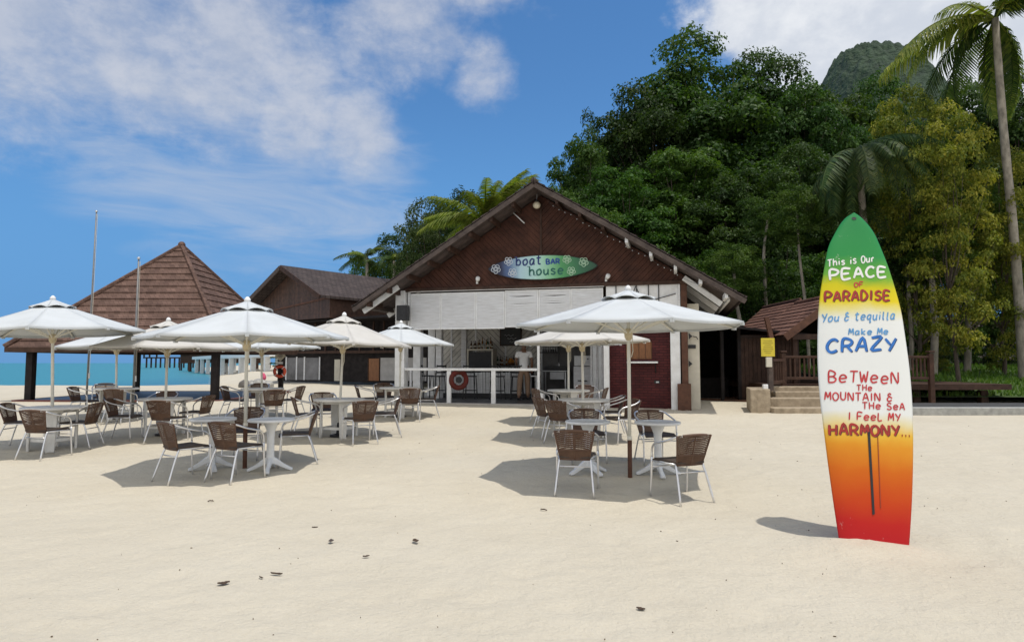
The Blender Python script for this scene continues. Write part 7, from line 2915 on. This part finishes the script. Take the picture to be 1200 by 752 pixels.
# ------------------------------------------------------------------ golden green trees
VAR['gold'] = [make_tree_mesh(31, 12, 3.0, 0.10, 95, 800, 0.17, M['leaf_gold'], M['bark'], rc=(0.5, 1.0), trunk_r=0.15, limbs=0.25),
               make_tree_mesh(33, 12, 2.8, 0.10, 90, 800, 0.17, M['leaf_gold'], M['bark'], rc=(0.45, 0.95), trunk_r=0.14, limbs=0.25)]
GG = 'golden green trees at the right edge'
tree('gold', 0, 1066, 80, 25.0, 48, 'golden green leafy tree nearest the far hill, right of the dark palm', GG, 0.3)
tree('gold', 1, 1108, 92, 22.0, 48, 'golden green tree below the tall palm at the right', GG, 2.2)
tree('gold', 0, 1165, 150, 24.0, 46, 'golden green tree at the extreme right beyond the tall palm', GG, 4.0)
tree('gold', 1, 1092, 322, 25.0, 20, 'small golden sapling behind the lawn', GG, 1.2)

# ------------------------------------------------------------------ palms


def make_frond(L, curve, nl, seed, m, wl=0.55, twist=0.0):
    rng = np.random.default_rng(seed)
    """a frond along +x, arching up then drooping"""
    mid = []
    for i in range(13):
        f = i / 12
        mid.append(Vector((L * (f - 0.10 * f * f * curve), 0.0, L * (0.42 * f - (0.42 + 0.30 * curve) * f * f))))
    mb = MB()
    mb.tube(mid, [0.035 * (1 - 0.85 * i / 12) for i in range(13)], 5)
    vs, fs = [], []
    for i in range(nl):
        f = 0.10 + 0.89 * i / nl
        k = min(11, int(f * 12)); ff = f * 12 - k
        p = mid[k].lerp(mid[k + 1], ff)
        t = (mid[k + 1] - mid[k]).normalized()
        ll = wl * math.sin(PI * (0.12 + 0.80 * f)) ** 0.7 * rng.uniform(0.85, 1.1)
        for s in (-1, 1):
            out = (Vector((0, s, 0)) + t * 0.65 + Vector((0, 0, -0.55 - 0.5 * rng.random()))).normalized()
            q1 = p + out * ll * 0.5 + Vector((0, 0, 0.06))
            q2 = p + out * ll + Vector((0, 0, -0.12 * ll))
            w = t * 0.022
            o = len(vs)
            vs += [p - w, p + w, q1 + w * 1.1, q1 - w * 1.1, q2]
            fs += [(o, o + 1, o + 2, o + 3), (o + 3, o + 2, o + 4)]
    mb.add(vs, fs)
    me = mb.mesh('frond', m)
    a = me.attributes.new('tint', 'FLOAT', 'FACE')
    a.data.foreach_set('value', np.clip(0.5 + 0.25 * rng.normal(size=len(me.polygons)), 0, 1).astype(np.float32))
    return me


FR = {'gold': [make_frond(2.6, c, 54, 3 + i, M['palm_gold'], 0.58) for i, c in enumerate((0.25, 0.6, 1.1))],
      'dark': [make_frond(2.8, c, 46, 13 + i, M['palm_dark'], 0.60) for i, c in enumerate((0.6, 1.5, 2.4))]}


def palm(u, v, Y, size, fr, nf, label, seed, mix=None, droop=0.0, group='palms'):
    """crown heart at the pixel; size = frond scale"""
    rg = random.Random(seed)
    p = at(u, v, Y)
    g = fg(p.x, Y) if p.x > 4 else 0.35
    t = empty('coconut_palm', (p.x, Y, g), (0, 0, 0), label, 'palm', group)
    h = p.z - g
    tb = MB()
    q = catmull([(0.4, 0, -0.4), (0.35, 0.05, h * .35), (0.1, 0.0, h * .7), (0, 0, h)], 5)
    tb.tube(q, [0.17 - 0.06 * i / (len(q) - 1) + 0.008 * (i % 2) for i in range(len(q))], 9)
    tb.build('trunk', M['pale_bark'], t, smooth=True)
    for i in range(nf):
        f = i / nf
        lst = FR[fr if not mix or rg.random() > mix[1] else mix[0]]
        o = bpy.data.objects.new('frond', lst[i % 3])
        COL.objects.link(o)
        o.parent = t
        o.location = (0, 0, h)
        pitch = R_(62 - 92 * ((i * 0.618) % 1) - droop)
        o.rotation_euler = (rg.uniform(-.3, .3), -pitch + R_(20), i * 2.399 + rg.uniform(-.2, .2))
        s = size * rg.uniform(0.85, 1.12)
        o.scale = (s, s, s)
    return t


palm(570, 262, 33, 1.35, 'gold', 20, 'sunlit golden green palm rising behind the left roof slope', 1, None, -16)
palm(430, 302, 50, 0.9, 'dark', 14, 'far small palm left of its neighbour above the dark timber roof', 2, ('gold', .25))
palm(462, 306, 47, 0.8, 'dark', 14, 'far small palm touching the left roof slope', 3, ('gold', .3))
palm(1006, 176, 24.5, 1.15, 'dark', 36, 'dark coconut palm with drooping fronds above the painted board', 4, None, 30)
palm(1166, 22, 23, 1.5, 'dark', 18, 'tall palm with hanging fronds at the top right', 5, ('gold', .3), 10)
palm(1060, 285, 30, 0.8, 'dark', 14, 'low dark palm in the shade right of the painted board', 6, None, 15)

# bare pale stems standing at the edge of the forest
GS = 'slender stems at the forest edge'
for i, (u, v0, v1, Y, r, lab) in enumerate(((872, 372, 318, 27, .10, 'pale slender stem right of the eave corner'), (893, 420, 250, 28, .09, 'slender leaning stem above the first tiled roof'),
                                           (948, 420, 250, 26, .07, 'thin stem behind the second tiled roof'), (1064, 410, 300, 25, .10, 'pale stem behind the right railing'),
                                           (1090, 410, 280, 24, .13, 'thick pale stem at the lawn edge'), (1082, 410, 270, 29, .08, 'thin dark stem beyond the lawn'),
                                           (1130, 415, 250, 25, .12, 'pale stem far right of the lawn'))):
    a, b = at(u, v0, Y), at(u + rgt.uniform(-14, 10), v1, Y)
    g = fg(a.x, Y)
    t = empty('tree_stem', (a.x, Y, g), (0, 0, 0), lab, 'tree', GS)
    q = catmull([(0, 0, -0.3), ((b.x - a.x) * .35 + 0.1, 0.1, (b.z - g) * .4), ((b.x - a.x) * .6 - .1, 0, (b.z - g) * .75), (b.x - a.x, 0.1, b.z - g)], 4)
    MB().tube(q, [r * (1.15 - 0.6 * k / (len(q) - 1)) for k in range(len(q))], 8).build('trunk', M['pale_bark'], t, smooth=True)
    o = bpy.data.objects.new('crown', VAR['low'][i % 2][0]); COL.objects.link(o); o.parent = t
    s = 0.34
    o.scale = (s, s, s); o.location = (b.x - a.x, 0.1, b.z - g - 2.2)

# undergrowth: a row of low bushes along the forest edge, one thing each
GB = 'bushes along the forest edge'
for i, (u, v, Y, r, lab) in enumerate(((845, 372, 27.5, 26, 'dark bush just right of the bar behind the shed'), (880, 352, 28.5, 30, 'dark bush behind the shed roof'), (915, 345, 29, 28, 'dark bush behind the first tiled roof'),
                                        (990, 360, 28.5, 32, 'dark bush seen under the walkway roof'), (1035, 352, 29, 30, 'dark bush behind the lettered board'), (1085, 372, 28.6, 26, 'dark bush at the back of the lawn'),
                                        (1125, 366, 28.6, 30, 'bush right of the lawn back'), (1175, 360, 28, 34, 'bush at the extreme right edge'), (950, 372, 27.5, 26, 'bush behind the walkway railing'))):
    tree('low', i % 2, u, v, Y, r, lab, GB, i * 1.3, 'bush', 'bush')
# ------------------------------------------------------------------ the man at the counter (seen from behind)


def skin_mesh(name, verts, edges, radii, m, parent, levels=2, root=0):
    me = bpy.data.meshes.new(name)
    me.from_pydata(verts, edges, [])
    o = bpy.data.objects.new(name, me)
    COL.objects.link(o)
    sk = o.modifiers.new('skin', 'SKIN')
    sk.use_smooth_shade = True
    for i, r in enumerate(radii):
        v = me.skin_vertices[0].data[i]
        v.radius = r if isinstance(r, tuple) else (r, r)
        v.use_root = (i == root)
    sb_ = o.modifiers.new('subsurf', 'SUBSURF')
    sb_.levels = levels
    sb_.render_levels = levels
    dg = bpy.context.evaluated_depsgraph_get()
    me2 = bpy.data.meshes.new_from_object(o.evaluated_get(dg))
    bpy.data.objects.remove(o)
    me2.materials.clear()
    me2.materials.append(m)
    me2.polygons.foreach_set('use_smooth', [True] * len(me2.polygons))
    o = bpy.data.objects.new(name, me2)
    COL.objects.link(o)
    o.parent = parent
    return o


px0, _ = bl(614, 450, 2.75)
man = bthing('person', px0, 2.75, DZ + 0.012, 'man in a white shirt and brown trousers walking along the bar counter', 'person', rz=0.25)
man.scale = (1.04, 1.04, 1.04)
# local: +y is away from the camera (he faces the counter), mid stride
V = [(0, 0, 0.95), (0, 0.01, 1.12), (0, 0.0, 1.30), (0, -0.015, 1.44), (0, 0.0, 1.53), (0, 0.025, 1.63), (0, 0.03, 1.72),
     (-0.19, -0.01, 1.42), (-0.245, 0.0, 1.16), (-0.20, 0.16, 0.99), (-0.17, 0.22, 0.93),
     (0.19, -0.01, 1.42), (0.245, -0.03, 1.15), (0.245, 0.06, 0.93), (0.24, 0.09, 0.86),
     (-0.10, 0, 0.90), (-0.13, -0.02, 0.50), (-0.16, -0.16, 0.09), (-0.17, -0.05, 0.035), (-0.175, 0.04, 0.03),
     (0.10, 0, 0.90), (0.11, 0.07, 0.50), (0.12, 0.06, 0.09), (0.125, 0.16, 0.035), (0.13, 0.24, 0.03)]
E = [(0, 1), (1, 2), (2, 3), (3, 4), (4, 5), (5, 6), (3, 7), (7, 8), (8, 9), (9, 10), (3, 11), (11, 12), (12, 13), (13, 14),
     (0, 15), (15, 16), (16, 17), (17, 18), (18, 19), (0, 20), (20, 21), (21, 22), (22, 23), (23, 24)]
Rr = [(.15, .11), (.13, .10), (.155, .11), (.12, .09), (.055, .055), (.082, .095), (.075, .085), (.062, .06), (.045, .045), (.033, .033), (.035, .025),
      (.062, .06), (.045, .045), (.033, .033), (.035, .025), (.09, .09), (.06, .062), (.04, .042), (.04, .035), (.035, .028), (.09, .09), (.06, .062), (.04, .042), (.04, .035), (.035, .028)]
body = skin_mesh('body', V, E, Rr, M['skin'], man)
# shirt with short sleeves
Vs = [(0, 0.0, 0.90), (0, 0.01, 1.12), (0, 0.0, 1.30), (0, -0.015, 1.435), (0, -0.01, 1.475), (-0.185, -0.01, 1.42), (-0.225, -0.005, 1.26), (0.185, -0.01, 1.42), (0.225, -0.015, 1.26)]
Es = [(0, 1), (1, 2), (2, 3), (3, 4), (3, 5), (5, 6), (3, 7), (7, 8)]
skin_mesh('shirt', Vs, Es, [(.175, .135), (.155, .12), (.175, .13), (.14, .105), (.075, .07), (.08, .075), (.075, .07), (.08, .075), (.075, .07)], M['shirt'], man, root=1)
Vt = [(0, 0, 0.97), (0, 0, 0.92), (-0.10, 0, 0.86), (-0.13, -0.02, 0.50), (-0.155, -0.14, 0.10), (0.10, 0, 0.86), (0.11, 0.07, 0.50), (0.12, 0.062, 0.10)]
Et = [(0, 1), (1, 2), (2, 3), (3, 4), (1, 5), (5, 6), (6, 7)]
skin_mesh('trousers', Vt, Et, [(.15, .115), (.16, .12), (.108, .108), (.085, .085), (.075, .075), (.108, .108), (.085, .085), (.075, .075)], M['trousers'], man, root=1)
# hair cap, ears, face
hr = MB().sphere((0, 0.015, 1.715), 0.105, 16, 12, (0.92, 1.05, 1.0))
hr.v = [p for p in hr.v]
h = hr.build('hair', M['hair'], man, smooth=True)
fe = MB()
for s in (-1, 1):
    fe.sphere((s * 0.088, 0.03, 1.665), 0.025, 8, 6, (0.5, 0.8, 1.3))
fe.sphere((0, 0.125, 1.655), 0.018, 8, 6, (0.8, 1.1, 1.3))
fe.build('ears_and_nose', M['skin'], man, smooth=True)
ey = MB()
for s in (-1, 1):
    ey.sphere((s * 0.034, 0.112, 1.68), 0.012, 8, 6)
ey.build('eyes', M['black'], man, smooth=True)
MB().sphere((0, 0.116, 1.615), 0.02, 8, 6, (1.2, 0.4, 0.35)).build('mouth', mat('lips', (0.14, 0.05, 0.04), 0.5), man, smooth=True)
for s, w, d in ((-1, V[10], (0.03, 0.08, -0.05)), (1, V[14], (0.0, 0.05, -0.09))):
    hm_ = MB()
    for k in range(4):
        o_ = (k - 1.5) * 0.019
        ln = (0.075, 0.088, 0.084, 0.066)[k]
        d_ = Vector(d).normalized()
        p0 = Vector(w) + Vector((o_, 0, 0))
        hm_.tube([p0, p0 + d_ * ln * .5, p0 + d_ * ln + Vector((0, 0.015, -0.008))], [0.010, 0.009, 0.007], 7)
    p0 = Vector(w) + Vector((-s * 0.028, 0.0, 0.02))
    hm_.tube([p0, p0 + Vector((-s * 0.022, 0.025, -0.02)), p0 + Vector((-s * 0.02, 0.045, -0.045))], [0.012, 0.010, 0.008], 7)
    hm_.build('hand', M['skin'], man, smooth=True)
sh_ = MB()
for w, q in ((V[18], V[19]), (V[23], V[24])):
    sh_ = MB()
    a, b = Vector(w), Vector(q)
    d = (b - a).normalized()
    sh_.tube([a - d * 0.11 + Vector((0, 0, 0.012)), a + Vector((0, 0, 0.018)), b + Vector((0, 0, 0.008)), b + d * 0.06], [0.042, 0.052, 0.05, 0.028], 10)
    sh_.v = [(x, y, max(z, 0.002)) for x, y, z in sh_.v]
    sh_.build('shoe', M['black'], man, smooth=True)
